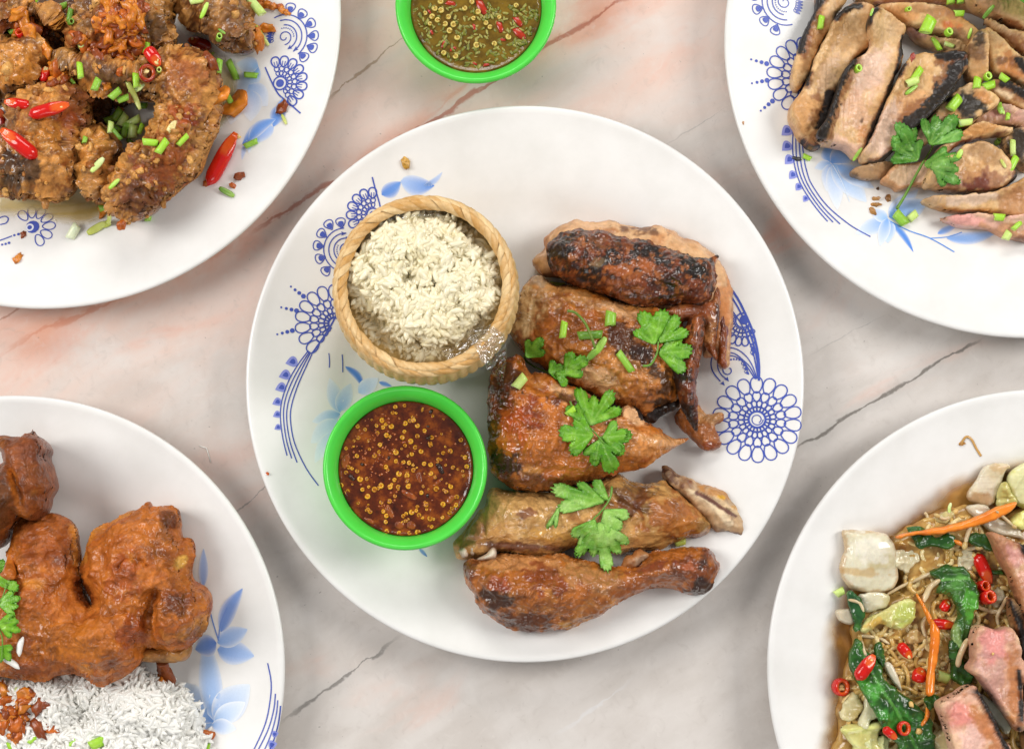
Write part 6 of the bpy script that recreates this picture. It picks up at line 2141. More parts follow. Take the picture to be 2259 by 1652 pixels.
sp = [(1700 + i * 32 + r2.gauss(0, 8), 10 + i * 14 + r2.gauss(0, 9), r2.uniform(1, 1.7), r2.uniform(-40, 10)) for i in range(7)]
shallot_pile('TL', sp, 'string of dark fried shallots running off the drumette to the print')
sp = [(r2.uniform(0, 240), 190 + r2.gauss(0, 25), r2.uniform(1.4, 2.4), r2.uniform(0, 180)) for i in range(22)]
shallot_pile('TL', sp, 'dark fried shallots between the two left wings')
sp = [(380 + r2.gauss(0, 35), 490 + r2.gauss(0, 50), r2.uniform(1.2, 2.0), r2.uniform(0, 180)) for i in range(18)]
shallot_pile('TL', sp, 'fried shallots at the left end of the curved wing')
# ------------------------------------------------------------------ sliced charred pork, top right plate
CHAR = '#1f1d1c'


def pork(ol, label, H=.010, R=.0036, lift=0.0, drape=.85, paint=(), pal=('#c89a64', '#dbb27e', '#bc8850'), char=None, z0=None, fr='TR', bumps=(), creases=(), group='grilled pork slices', hblur=4, p=4.0, tilt=None, name='pork_slice'):
    ops = [('n', 160, .58, .08, '#e0bc90', .5)] + list(paint)
    cre = list(creases)
    for (pts, w) in (char or ()):
        ops += [('line', pts, w * 1.7, '#7a4420', .8, .5), ('line', pts, w, CHAR, .97, .45, 330, .1)]
        cre.append((pts, w * .8, .5))
    o = body(name, fr, ol, M_meat, None, H=H, R=R, z0=z0, drape=drape, lift=lift, e=.45, g=.0006, jag=(.0006, 260), p=p, disp=[('fbm', 70, .0009), ('ridge', 260, .0005), ('worley', 700, .00035)], pal=pal, pfreq=55, paint=ops,
             bumps=bumps, creases=cre, gloss=(.25, .85, 110), hblur=hblur, tilt=tilt)
    tag(o, label, 'pork', group)
    return o


pork([(1170, -30), (2000, -30), (2020, 90), (1900, 70), (1700, 45), (1500, 35), (1300, 45), (1220, 20)], 'long brown pork slice along the top edge of the picture', H=.012, paint=[('g', 1500, 20, 260, 22, 0, '#b08a86', .7), ('g', 1600, 0, 400, 18, 0, '#8a4e24', .8)])
pork([(1280, 55), (1400, 42), (1560, 45), (1700, 60), (1800, 110), (1900, 190), (1960, 260), (1900, 300), (1880, 330), (1790, 275), (1650, 225), (1500, 190), (1440, 160), (1350, 112)], 'orange-brown pork slice under the big scallion tube', H=.016, lift=.002,
     paint=[('g', 1450, 90, 150, 40, 10, '#c98a52', .8), ('g', 1760, 170, 60, 30, 10, '#c4622c', .8), ('g', 1850, 240, 60, 40, 20, '#5a3a28', .6), ('g', 1690, 80, 160, 30, 10, '#a5683e', .6)])
pork([(1470, 180), (1600, 222), (1750, 255), (1870, 292), (1885, 350), (1780, 362), (1700, 345), (1620, 322), (1560, 290), (1500, 230)], 'grey-pink pork slice half hidden under the orange-brown one', H=.008, paint=[('g', 1560, 220, 90, 40, 20, '#b98a80', .8), ('g', 1700, 300, 150, 40, 10, '#c09a70', .6)])
pork([(1900, -30), (2320, -30), (2320, 225), (2259, 212), (2130, 150), (2000, 100), (1920, 60)], 'wide brown pork slice in the upper right corner beside the green bowl', H=.016, lift=.003, paint=[('g', 2150, 80, 150, 90, 20, '#b98a5c', .6), ('g', 2190, 170, 140, 30, 25, '#8e4a1e', .8), ('g', 2020, 30, 80, 60, 0, '#c49068', .7)])
pork([(2000, 110), (2120, 165), (2259, 225), (2320, 240), (2320, 420), (2200, 350), (2100, 270), (2010, 170)], 'dark-edged pork slice below the corner slice', H=.012, paint=[('g', 2200, 280, 140, 40, 35, '#7a3f1a', .85), ('g', 2100, 180, 100, 24, 25, '#d0a880', .7)], char=[([(2180, 350), (2259, 400), (2320, 430)], 20)])
pork([(1990, 190), (2060, 230), (2130, 300), (2220, 390), (2320, 460), (2320, 620), (2240, 570), (2140, 520), (2050, 480), (2010, 400), (2000, 300)], 'broad tan pork slice with a charred corner near the right edge', H=.014, lift=.002, paint=[('g', 2150, 420, 120, 60, 40, '#b9733e', .8), ('g', 2100, 400, 40, 30, 0, '#4a3026', .7)], char=[([(2220, 400), (2280, 460), (2320, 470)], 26)])
pork([(1880, 520), (1868, 390), (1890, 300), (1950, 215), (2010, 230), (2022, 400), (2005, 520), (1950, 565)], 'short upright pork slice with blackened top in the middle', H=.012, lift=.004, paint=[('g', 1960, 250, 50, 50, 0, '#2c2624', .9), ('g', 1930, 350, 60, 60, 0, '#6a4634', .7), ('g', 1950, 470, 60, 60, 0, '#c08a54', .7)])
pork([(2020, 545), (2120, 530), (2259, 610), (2320, 660), (2320, 780), (2200, 720), (2100, 665), (2010, 600)], 'pale pork slice with black crust at the right edge', H=.012, lift=.002, paint=[('g', 2110, 610, 90, 30, 25, '#e0c4a0', .8)], char=[([(2130, 550), (2210, 590), (2320, 640)], 34)])
pork([(2080, 700), (2160, 690), (2259, 740), (2320, 780), (2320, 880), (2200, 850), (2060, 830), (1950, 850), (1900, 790), (2000, 740)], 'pinkish pork slice below the pale crusted one', H=.011, pal=('#c99e88', '#d6b09a', '#bf8c72'), paint=[('g', 2150, 760, 120, 30, 10, '#c48c80', .7), ('g', 2120, 810, 150, 30, 10, '#9a6a40', .7)])
pork([(2120, 900), (2200, 850), (2320, 890), (2320, 1110), (2230, 1110), (2160, 1030), (2120, 960)], 'blackened pork slice at the right edge behind two scallion tubes', H=.012, paint=[('g', 2220, 940, 120, 90, 30, CHAR, .95, .5), ('g', 2290, 860, 60, 30, 0, '#d8a880', .8)])
pork([(1830, 590), (1900, 560), (2000, 600), (2080, 655), (2065, 715), (1965, 770), (1880, 850), (1800, 825), (1740, 835), (1690, 900), (1580, 965), (1500, 965), (1530, 880), (1620, 800), (1720, 680)], 'pork slice with a large square black patch beside the coriander sprig', H=.014, lift=.002, paint=[('g', 1900, 700, 110, 90, 15, CHAR, .97, .5), ('g', 1990, 640, 90, 30, 30, '#c9884e', .8), ('g', 1640, 860, 110, 50, -35, '#d4b090', .7)])
pork([(900, -30), (1092, -30), (1060, 60), (1010, 110), (990, 200), (930, 270), (880, 380), (840, 480), (790, 580), (750, 602), (722, 560), (735, 450), (770, 330), (800, 230), (850, 130), (885, 50)], 'narrow leftmost pork slice with a black rind on its left side', H=.012, char=[([(930, -20), (860, 110), (810, 240), (790, 330)], 30)], paint=[('g', 900, 250, 60, 160, 25, '#a9774a', .7), ('g', 1040, 20, 40, 60, 20, '#b98a58', .6)])
pork([(1020, 115), (1090, 55), (1180, 40), (1260, 70), (1255, 160), (1250, 280), (1190, 350), (1130, 400), (1085, 500), (1010, 620), (970, 760), (930, 962), (860, 985), (790, 930), (730, 830), (706, 750), (740, 670), (800, 600), (850, 480), (900, 350), (960, 230)], 'second pork slice from the left, golden and bulging at the lower end', H=.016, lift=.002,
     char=[([(1020, 115), (1090, 60), (1180, 42)], 20), ([(990, 640), (960, 780), (920, 900)], 46), ([(850, 480), (830, 560)], 12), ([(800, 930), (870, 975), (930, 960)], 14)], paint=[('g', 820, 760, 100, 120, 20, '#c68f58', .8), ('g', 1080, 220, 120, 110, 30, '#b48a5a', .7), ('g', 950, 480, 60, 120, 25, '#d8ae88', .7)], bumps=[(830, 780, 100, 130, 10, 3)])
pork([(1230, 150), (1250, 90), (1290, 55), (1350, 110), (1440, 160), (1470, 210), (1442, 330), (1442, 420), (1400, 520), (1350, 640), (1300, 760), (1250, 880), (1200, 1000), (1150, 1052), (1100, 1000), (1050, 970), (960, 960), (900, 938), (890, 880), (950, 790), (1000, 650), (1055, 500), (1110, 420), (1200, 370), (1245, 290)],
     'third pork slice from the left, pink middle and black edges', H=.016, lift=.004, char=[([(1235, 160), (1260, 95), (1290, 58)], 14), ([(1460, 240), (1440, 400), (1370, 600), (1280, 800), (1220, 980)], 13), ([(1130, 400), (1060, 500), (1010, 650), (960, 800), (915, 900)], 34)],
     paint=[('g', 1330, 210, 110, 100, 20, '#d0ac80', .7), ('g', 1240, 480, 110, 170, 25, '#e2bda6', .85, .3), ('g', 1150, 720, 90, 130, 20, '#dcae90', .7), ('g', 1080, 960, 110, 50, 20, '#e2b8a0', .8), ('g', 1190, 880, 40, 60, 0, '#c47a3e', .6), ('g', 1190, 800, 16, 30, 20, '#3a2418', .8)], bumps=[(1240, 480, 120, 160, 25, 2)])
pork([(1480, 410), (1520, 380), (1600, 372), (1700, 366), (1850, 342), (1872, 400), (1862, 480), (1780, 600), (1700, 700), (1610, 795), (1530, 860), (1480, 930), (1400, 990), (1330, 1062), (1230, 1082), (1180, 1040), (1230, 950), (1280, 850), (1330, 720), (1390, 600), (1440, 490)],
     'fourth pork slice from the left, broad black crust along its right side', H=.016, lift=.004, char=[([(1860, 370), (1800, 480), (1720, 620), (1600, 760), (1500, 830)], 58), ([(1700, 370), (1850, 360)], 30), ([(1480, 420), (1440, 500)], 12), ([(1400, 1000), (1320, 1060), (1240, 1080)], 16)],
     paint=[('g', 1340, 850, 90, 200, 30, '#dcb9a4', .85, .3), ('g', 1580, 470, 130, 80, 0, '#cf9f68', .7), ('g', 1520, 680, 80, 120, 35, '#cd9560', .7), ('g', 1770, 520, 40, 30, 0, '#7a3028', .6)])
pork([(1640, 1065), (1700, 975), (1830, 885), (1960, 812), (2060, 832), (2172, 852), (2150, 892), (2050, 902), (1930, 932), (1820, 962), (1740, 1020)], 'long orange wedge of pork with crisp lower edge under the sprig', H=.014, lift=.002, paint=[('g', 1950, 850, 140, 40, -12, '#cf9152', .8), ('g', 1850, 950, 230, 24, -14, '#6a2e1c', .9, .5), ('g', 1700, 1020, 60, 40, -40, '#d8ae84', .7)])
pork([(1110, 1150), (1150, 1102), (1250, 1086), (1360, 1070), (1420, 1100), (1340, 1172), (1220, 1187)], 'small pointed pork tip on the blue lily', H=.008, pal=('#a9825c', '#b9936a'), paint=[('g', 1130, 1160, 50, 24, 20, '#3a2a20', .7)])
pork([(1310, 1200), (1350, 1150), (1400, 1092), (1500, 1080), (1640, 1060), (1700, 1060), (1700, 1240), (1550, 1230), (1430, 1262), (1390, 1235)], 'thin pork slice crossed by the coriander stem', H=.009, lift=.001, pal=('#cfa888', '#d9b698', '#c09468'), paint=[('edge', .0016, '#b57c48', .8)])
pork([(1640, 1090), (1700, 1050), (1800, 1020), (1870, 960), (2000, 950), (2100, 1020), (2192, 1160), (2150, 1222), (2050, 1262), (1900, 1272), (1700, 1252), (1600, 1225)], 'smooth brown pork slice with a black glossy burn under the sprig', H=.016, lift=.003, paint=[('g', 1930, 1210, 100, 60, 10, CHAR, .95, .6), ('g', 1950, 1200, 240, 80, 0, '#7a3a28', .7, .6), ('g', 2020, 1010, 120, 60, 20, '#a98058', .7), ('g', 1850, 1100, 140, 70, 0, '#c6905a', .6)], char=[([(2150, 1225), (2200, 1180), (2215, 1120)], 14)])
pork([(1580, 1322), (1700, 1290), (1850, 1292), (2000, 1282), (2150, 1232), (2259, 1180), (2320, 1190), (2320, 1430), (2200, 1442), (2000, 1402), (1800, 1402), (1700, 1380)], 'pork slice with pale band along its lower side', H=.013, lift=.001, paint=[('g', 1900, 1310, 220, 30, -4, '#d6b8a0', .8), ('g', 1850, 1390, 260, 20, 0, '#b9803e', .8), ('g', 2200, 1320, 120, 90, 0, '#a8704a', .6), ('g', 1650, 1325, 70, 24, 0, '#b08a60', .7)])
pork([(1700, 1440), (1800, 1422), (1950, 1402), (2100, 1432), (2320, 1430), (2320, 1590), (2200, 1582), (2100, 1552), (2000, 1512), (1850, 1502), (1780, 1472)], 'rosy pink pork slice at the bottom of the heap', H=.010, lift=.0005, pal=('#d8a490', '#e0b09c', '#cf9680'), paint=[('g', 1880, 1450, 110, 40, 10, '#dd9c92', .9, .3), ('g', 2150, 1530, 160, 50, 10, '#c88f66', .8), ('g', 1740, 1440, 50, 14, 0, '#b08460', .8), ('g', 2250, 1580, 60, 24, 0, '#5a2c20', .7)])

SCR = [(920, 155, 95, 48, 82, 'scallion tube on the leftmost pork slice', 'tube', 0), (1157, 465, 50, 60, 10, 'scallion ring on the third pork slice', 'ring', 0), (828, 1040, 60, 40, -25, 'lone scallion tube on the plate below the pork', 'tube', 0), (1160, 1020, 110, 26, 55, 'scallion strip peeping out under the third slice', 'strip', 1),
       (1255, 85, 60, 20, 70, 'thin scallion sliver at the top of the third slice', 'strip', 1), (1622, 178, 115, 95, 65, 'big scallion tube standing on the orange-brown slice', 'tube', 0), (1745, 235, 46, 62, 30, 'hollow scallion ring right of the big tube', 'ring', 0), (1672, 300, 110, 44, -62, 'long scallion tube leaning below the big one', 'tube', 0),
       (1730, 340, 70, 36, -20, 'open scallion scrap beside the leaning tube', 'tube', 2), (1478, 20, 70, 34, 80, 'upright scallion strip at the top edge', 'tube', 0), (1490, 70, 60, 40, -50, 'curled scallion end below the top edge strip', 'ring', 0), (1738, 40, 90, 62, 85, 'tall scallion tube in the cluster at the top', 'tube', 0),
       (1800, 48, 60, 55, 85, 'middle scallion tube of the cluster at the top', 'tube', 0), (1858, 28, 70, 48, 10, 'level scallion tube on the right of the top cluster', 'tube', 0), (1828, 95, 70, 50, 0, 'scallion ring at the foot of the top cluster', 'tube', 0), (1955, 160, 110, 34, 50, 'dark folded scallion leaf on the tan slice', 'strip', 3),
       (1900, 225, 80, 24, 72, 'narrow scallion strip beside the blackened top', 'strip', 0), (1960, 145, 50, 44, 20, 'small scallion ring on the folded leaf', 'ring', 1), (1548, 500, 115, 55, 55, 'upper scallion tube on the fourth slice', 'tube', 0), (1520, 545, 95, 62, 20, 'lower pale scallion tube on the fourth slice', 'tube', 2),
       (1515, 595, 110, 34, 38, 'scallion strip below the two tubes on the fourth slice', 'strip', 1), (1945, 555, 80, 60, 80, 'open scallion cup below the upright slice', 'tube', 0), (2012, 512, 56, 62, 20, 'scallion ring above the pair in the middle', 'ring', 0), (2022, 568, 95, 66, 20, 'fat scallion tube of the middle pair', 'tube', 0),
       (2122, 520, 66, 52, -35, 'scallion tube at the edge of the broad tan slice', 'tube', 0), (1795, 690, 110, 80, 50, 'thick scallion tube above the coriander leaf', 'tube', 0), (2095, 725, 70, 44, -70, 'folded scallion on the pinkish slice', 'strip', 1), (2112, 728, 70, 24, -65, 'bright scallion edge over the folded one', 'strip', 0),
       (2150, 772, 50, 34, 80, 'small scallion tube on the pinkish slice', 'tube', 0), (1822, 860, 85, 52, 5, 'pale scallion tube beside the coriander leaf', 'tube', 2), (1840, 825, 50, 44, 0, 'scallion ring end above the pale tube', 'ring', 0), (2150, 880, 70, 46, 60, 'green scallion curl at the tip of the orange wedge', 'ring', 1), (2140, 1010, 110, 44, 88, 'upright scallion tube on the smooth brown slice', 'tube', 2),
       (2180, 1085, 120, 54, 62, 'leaning scallion tube beside the upright one', 'tube', 0), (2120, 1080, 70, 26, -60, 'yellow scallion sliver at the foot of the upright tube', 'strip', 5), (1830, 1020, 70, 40, 60, 'yellow-green scallion under the sprig on the brown slice', 'strip', 0), (1440, 1445, 110, 80, -50, 'wide folded scallion cup on the blue lily', 'tube', 1), (1520, 1430, 80, 60, 40, 'pale half of the folded scallion cup', 'tube', 2),
       (2090, 1435, 72, 55, -5, 'square scallion tube on the rosy slice', 'tube', 0), (2208, 1490, 80, 40, 42, 'slanting scallion tube on the rosy slice', 'tube', 0), (2115, 1575, 60, 60, 60, 'scallion end below the rosy slice', 'tube', 2), (1770, 910, 80, 50, 20, 'scallion scrap hidden under the coriander leaf', 'tube', 1)]
for (u, v, l, w, a, lab, kind, hue) in SCR:
    scallion('TR', u, v, l, w, a, lab, kind, hue)
# ------------------------------------------------------------------ rice and smooth fried chicken, bottom left plate
wrice = thing('steamed_rice', 'mound of white steamed rice under the smooth fried chicken', 'rice', mid('BL', 400, 1500, .005))
RO = [(-60, 1300), (100, 1290), (300, 1290), (450, 1290), (600, 1260), (660, 1300), (700, 1345), (800, 1360), (870, 1420), (905, 1480), (920, 1560), (945, 1620), (935, 1720), (700, 1760), (-60, 1760)]
body('bed', 'BL', RO, M_wbed, wrice, H=.020, R=.016, z0=.005, e=.2, g=.0012, jag=(.002, 200), disp=[('fbm', 60, .006), ('worley', 300, .0016)], pal=('#eceae4', '#f2f1ee'), bumps=[(360, 1500, 70, 90, 20, -5), (640, 1480, 140, 120, 0, 3), (200, 1430, 120, 60, 0, 1)])
gm_w = grain_mesh('grain', M_rice, 0.0086, 0.0024)
scatter_rice(wrice, 'BL', RO, 300, 3000, gm_w, M_rice, None, 9, .27, stuff_z=-.0002)

SMOOTH_PAL = ('#8a4416', '#ba6a26', '#a2541c', '#cc8434')
pg = thing('smooth_fried_chicken', 'smooth amber fried chicken wing resting on the white rice', 'fried chicken', mid('BL', 500, 1000, .012))
body('crust', 'BL', [(60, 790), (75, 690), (100, 640), (180, 592), (230, 585), (300, 605), (345, 660), (360, 760), (368, 850), (380, 930), (402, 985), (430, 1002), (432, 985), (405, 940), (385, 850), (400, 740), (440, 670), (500, 630), (580, 580), (645, 562), (655, 537), (680, 530), (700, 555), (790, 555), (815, 590),
                     (825, 690), (870, 700), (885, 750), (870, 830), (880, 890), (940, 920), (960, 990), (945, 1070), (930, 1110), (870, 1170), (800, 1210), (720, 1200), (670, 1190), (655, 1230), (600, 1300), (520, 1345), (450, 1355), (380, 1320), (300, 1310), (200, 1330), (100, 1340), (20, 1325), (-60, 1290), (-60, 860), (40, 870)], M_fried, pg,
     H=.038, R=.022, z0=.014, e=.35, g=.00055, jag=(.0005, 200), disp=[('fbm', 45, .003), ('fbm', 140, .0010), ('ridge', 75, .0030), ('ridge', 210, .0014), ('worley', 450, .0005)],
     bumps=[(220, 800, 90, 200, 0, 2), (560, 780, 130, 150, 20, 3), (820, 1030, 110, 110, 0, 4), (480, 1180, 180, 110, 0, 4), (640, 1080, 60, 130, 20, -6), (620, 800, 40, 30, 0, -3), (780, 620, 30, 30, 0, -3)],
     creases=[([(690, 950), (660, 1050), (680, 1160), (730, 1200)], 26, -6), ([(540, 830), (570, 790), (640, 790), (660, 820)], 16, -2.5), ([(420, 1010), (460, 1060), (560, 1030)], 22, -2), ([(820, 700), (800, 800), (830, 870)], 14, -2.5), ([(60, 1240), (200, 1260), (330, 1290)], 24, -2.5), ([(130, 900), (240, 920), (300, 1060)], 30, -1.5), ([(900, 930), (890, 1010), (930, 1060)], 14, -2)],
     pal=SMOOTH_PAL, pfreq=50, paint=[('g', 300, 770, 50, 60, 0, '#6a2e18', .6, .6), ('g', 200, 700, 90, 110, 10, '#9a4c1c', .6), ('g', 560, 880, 70, 90, 20, '#a04a1a', .7, .5), ('g', 800, 1000, 60, 50, 0, '#54260f', .75, .5), ('g', 770, 610, 40, 40, 0, '#5a2812', .8, .5), ('g', 700, 760, 60, 40, 0, '#6a3016', .5, .5), ('g', 480, 1150, 160, 90, 0, '#b4641e', .7, .4),
                                 ('g', 300, 1150, 150, 90, 10, '#b4681c', .6, .5), ('g', 820, 800, 22, 30, 30, '#dca448', .95, .4), ('g', 120, 1290, 150, 40, 0, '#7a3814', .7, .5), ('g', 600, 1120, 60, 80, 20, '#8a3a1a', .7, .5), ('g', 900, 1120, 80, 40, -30, '#5c3418', .6, .6), ('g', 130, 660, 50, 60, 0, '#6a3216', .6)], gloss=(.2, .8, 80))
body('underside_flap', 'BL', [(630, 1245), (660, 1190), (740, 1190), (830, 1180), (868, 1180), (862, 1222), (840, 1250), (770, 1262), (700, 1257)], M_fried, pg, H=.014, R=.008, z0=.020, e=.4, g=.0007, jag=(.0006, 250), disp=[('fbm', 120, .0015)], pal=('#9a6430', '#b07a3c', '#84501f'), gloss=(.2, .8, 100))
pg2 = thing('smooth_fried_chicken', 'upright reddish fried chicken piece at the left edge above the coriander', 'fried chicken', mid('BL', 100, 450, .012))
body('crust', 'BL', [(0, 232), (40, 235), (110, 236), (140, 215), (152, 205), (156, 235), (180, 250), (220, 295), (210, 340), (226, 390), (241, 450), (220, 520), (182, 608), (140, 622), (100, 605), (60, 650), (20, 720), (-60, 740), (-60, 380), (8, 370), (22, 320), (-5, 270)], M_fried, pg2,
     H=.046, R=.014, z0=.016, e=.5, g=.0007, jag=(.0009, 240), disp=[('fbm', 70, .0025), ('fbm', 200, .001), ('ridge', 120, .001)], creases=[([(30, 360), (60, 440), (90, 560), (110, 610)], 18, -5), ([(150, 260), (180, 400), (160, 520)], 30, 2)],
     pal=('#6a3418', '#8e4c22', '#7a3c18', '#a0602a'), paint=[('g', 0, 520, 60, 150, 0, '#5a3418', .8, .5), ('line', [(50, 400), (90, 560), (110, 615)], 16, '#b4641e', .8, .4), ('g', 150, 300, 60, 60, 0, '#6e3620', .6)], gloss=(.15, .7, 100))
P_ = []
for (u, v, z) in ((112, 612, .030), (85, 660, .034), (66, 720, .040), (52, 790, .045), (42, 850, .050), (36, 875, .050)):
    x, y = at('BL', u, v, z)
    P_.append((float(x), float(y), z))
tube('batter_drip', smooth_line(np.array(P_), 4), np.interp(np.linspace(0, 1, 21), [0, .3, .7, .9, 1], [.0035, .0022, .0024, .0042, .003]), M_fried, pg2, lin('#b0601c'), 10, wob=.0008)
dr = []
for (u, v, z) in ((735, 1255, .020), (742, 1290, .016), (762, 1325, .014), (770, 1348, .012)):
    x, y = at('BL', u, v, z)
    dr.append((float(x), float(y), z))
o = tube('batter_scrap', smooth_line(np.array(dr), 5), np.interp(np.linspace(0, 1, 16), [0, .5, 1], [.0030, .0034, .0030]), M_fried, None, lin('#8a4418'), 10, wob=.002)
tag(o, 'twisted brown batter scrap hanging below the smooth fried chicken', 'batter scrap')

# loose grains on the chicken
for (u, v, a, lab) in ((98, 1187, 80, 'single rice grain on the fried chicken beside the coriander'), (52, 1265, -30, 'single rice grain at the coriander stem'), (332, 1317, -10, 'single rice grain on the lower edge of the fried chicken')):
    x, y, z = rest('BL', u, v)
    o = put('rice_grain', gm_w[3], None, (x, y, z + .0008), (0, 0, math.radians(a)), (1.1, 1.3, 1.2))
    tag(o, lab, 'rice grain', 'loose rice grains')

sp = [(62 + r2.gauss(0, 42), 1495 + r2.gauss(0, 30), r2.uniform(1.3, 2.6), r2.uniform(0, 180)) for i in range(34)] + [(90 + r2.gauss(0, 14), 1560 + r2.gauss(0, 26), r2.uniform(1.3, 2.2), r2.uniform(0, 180)) for i in range(12)] + [(120 + r2.gauss(0, 14), 1430 + r2.gauss(0, 14), r2.uniform(1.3, 2.2), r2.uniform(0, 180)) for i in range(8)]
shallot_pile('BL', sp, 'heap of dark fried shallots on the white rice')
for (u, v, s_, lab) in ((25, 1390, 2.6, 'dark shallot flake at the left edge of the rice'), (180, 1445, 2.3, 'reddish shallot flake right of the heap on the rice'), (170, 1557, 2.4, 'shallot flake below the heap on the rice'), (205, 1553, 2.0, 'orange shallot flake below the heap on the rice'), (350, 1508, 2.8, 'lone dark shallot flake in the middle of the rice'), (730, 1360, 2.0, 'dark crumb at the upper edge of the rice'),
                        (940, 1588, 2.4, 'dark crumb on the blue lily beside the rice'), (685, 1357, 1.0, 'tiny red crumb left of the dark one')):
    shallot_pile('BL', [(u, v, s_, r2.uniform(0, 180))], lab, 'stray crumbs on the rice plate', 'shallot_crumb_bit')
for (u, v, l, w, a, lab, kind, hue) in ((100, 1392, 62, 26, -20, 'pale yellow scallion bit on the rice', 'tube', 2), (45, 1465, 42, 26, 5, 'green scallion bit above the shallot heap', 'tube', 0), (25, 1342, 36, 34, 0, 'green scallion bit below the coriander', 'tube', 1), (150, 1608, 48, 24, 40, 'scallion tube right of the shallot heap on the rice', 'tube', 0), (40, 1628, 52, 20, -65, 'narrow scallion strip at the bottom left of the rice', 'tube', 0),
                                        (326, 1628, 56, 28, 40, 'scallion tube at the bottom edge of the rice', 'tube', 0), (445, 1622, 66, 52, 25, 'widest scallion tube at the bottom edge of the rice', 'tube', 0), (942, 1640, 40, 26, 85, 'scallion bit on the lily at the bottom', 'tube', 0), (3, 1605, 34, 24, 60, 'scallion bit at the left edge on the rice', 'tube', 1)):
    scallion('BL', u, v, l, w, a, lab, kind, hue)
# ------------------------------------------------------------------ noodles, bottom right plate
pool = body('brown_gravy', 'BR', [(1340, 322), (1275, 325), (1150, 325), (1095, 335), (1050, 370), (950, 410), (880, 440), (820, 490), (760, 540), (690, 580), (640, 620), (560, 648), (455, 655), (440, 720), (432, 820), (410, 920), (395, 1000), (365, 1060), (345, 1150), (335, 1250), (330, 1350), (335, 1450), (350, 1550), (380, 1720), (1340, 1720)], M_pool, None,
            H=.0012, R=.012, drape=1, hblur=2, lift=-.0003, e=.1, g=.0014, jag=(.0012, 160), p=1.4, pal=('#a0702e', '#b88a48', '#8e5e2a'), pfreq=45,
            paint=[('edge', .006, '#c9a06a', .8, .3, 120), ('g', 370, 1300, 60, 300, 0, '#cfae7c', .7, .4), ('edge', .0022, '#dcc49c', .6, .3, 200), ('g', 850, 480, 200, 60, -30, '#a8743e', .6), ('g', 720, 600, 140, 60, -30, '#7a4a24', .6), ('g', 460, 1200, 60, 200, 0, '#7c4c24', .7)], gloss=(.6, 1, 60), fade=(.014, .0, 1.0))
tag(pool, 'thin brown gravy spread under the noodles on the plain plate', 'gravy', kind='stuff')
NO = [(640, 720), (760, 640), (900, 560), (1050, 560), (1150, 600), (1340, 640), (1340, 1720), (460, 1720), (430, 1560), (430, 1420), (470, 1250), (500, 1100), (560, 980), (700, 930), (690, 820)]
noo = thing('noodles', 'tangle of glossy yellow egg noodles in brown gravy', 'noodles', mid('BR', 900, 1250, .005))
body('sunken_noodles', 'BR', NO, M_pool, noo, H=.010, R=.02, drape=1, hblur=8, e=.1, g=.0012, jag=(.002, 150), disp=[('fbm', 90, .002), ('ridge', 320, .001)], pal=('#7a5022', '#a87a3c', '#c09a58', '#8a602c'), pfreq=170, gloss=(.6, 1, 90))
nr = np.random.default_rng(21)
NOP = smooth_poly(np.array(NO, float), 3)
made = 0
NCOL = [lin(h) for h in ('#dcbc78', '#d4ac62', '#e4cc92', '#cca458')]
while made < 270:
    u, v = nr.uniform(460, 1290), nr.uniform(560, 1700)
    if sdist(np.array([(u, v)]), NOP)[0][0] < 25:
        continue
    # a curly strand: a walk whose turning flips now and then
    n = int(nr.integers(16, 46))
    a = nr.uniform(0, 6.28)
    k = nr.choice((-1, 1)) * nr.uniform(.08, .30)
    pts = []
    for i in range(n):
        pts.append((u, v))
        u += math.cos(a) * 9.0
        v += math.sin(a) * 9.0
        a += k
        if nr.random() < .07:
            k = -k * nr.uniform(.6, 1.2)
    pts = np.array(pts)
    if (sdist(pts, NOP)[0] < 8).any():
        continue
    z = np.array([rest('BR', *q)[2] for q in pts])
    z = np.convolve(np.pad(z, 4, mode='edge'), np.ones(9) / 9, 'valid') + .0007 + .0007 * np.sin(np.arange(n) * nr.uniform(.2, .45) + nr.uniform(0, 6))
    X, Y = at('BR', pts[:, 0], pts[:, 1], z)
    tube('noodle', np.column_stack((X, Y, z)), float(nr.uniform(.00105, .00135)), M_veg, noo, NCOL[made % 4], 7, .9, hm=True, gl=.8)
    made += 1


def veg(name, label, cat, ol, pal, H=.004, R=.002, lift=.001, paint=(), fr='BR', drape=.8, disp=(('fbm', 50, .0008), ('ridge', 200, .0003)), group=None, bumps=(), creases=(), gloss=(.6, 1, 100), mat=None, hblur=5, g=.0006, jag=(.0004, 260), p=2.4, tilt=None):
    o = body(name, fr, ol, mat or M_veg, None, H=H, R=R, drape=drape, lift=lift, e=.5, g=g, jag=jag, p=p, disp=list(disp), pal=pal, pfreq=80, paint=list(paint), bumps=bumps, creases=creases, gloss=gloss, hblur=hblur, tilt=tilt)
    return tag(o, label, cat, group)


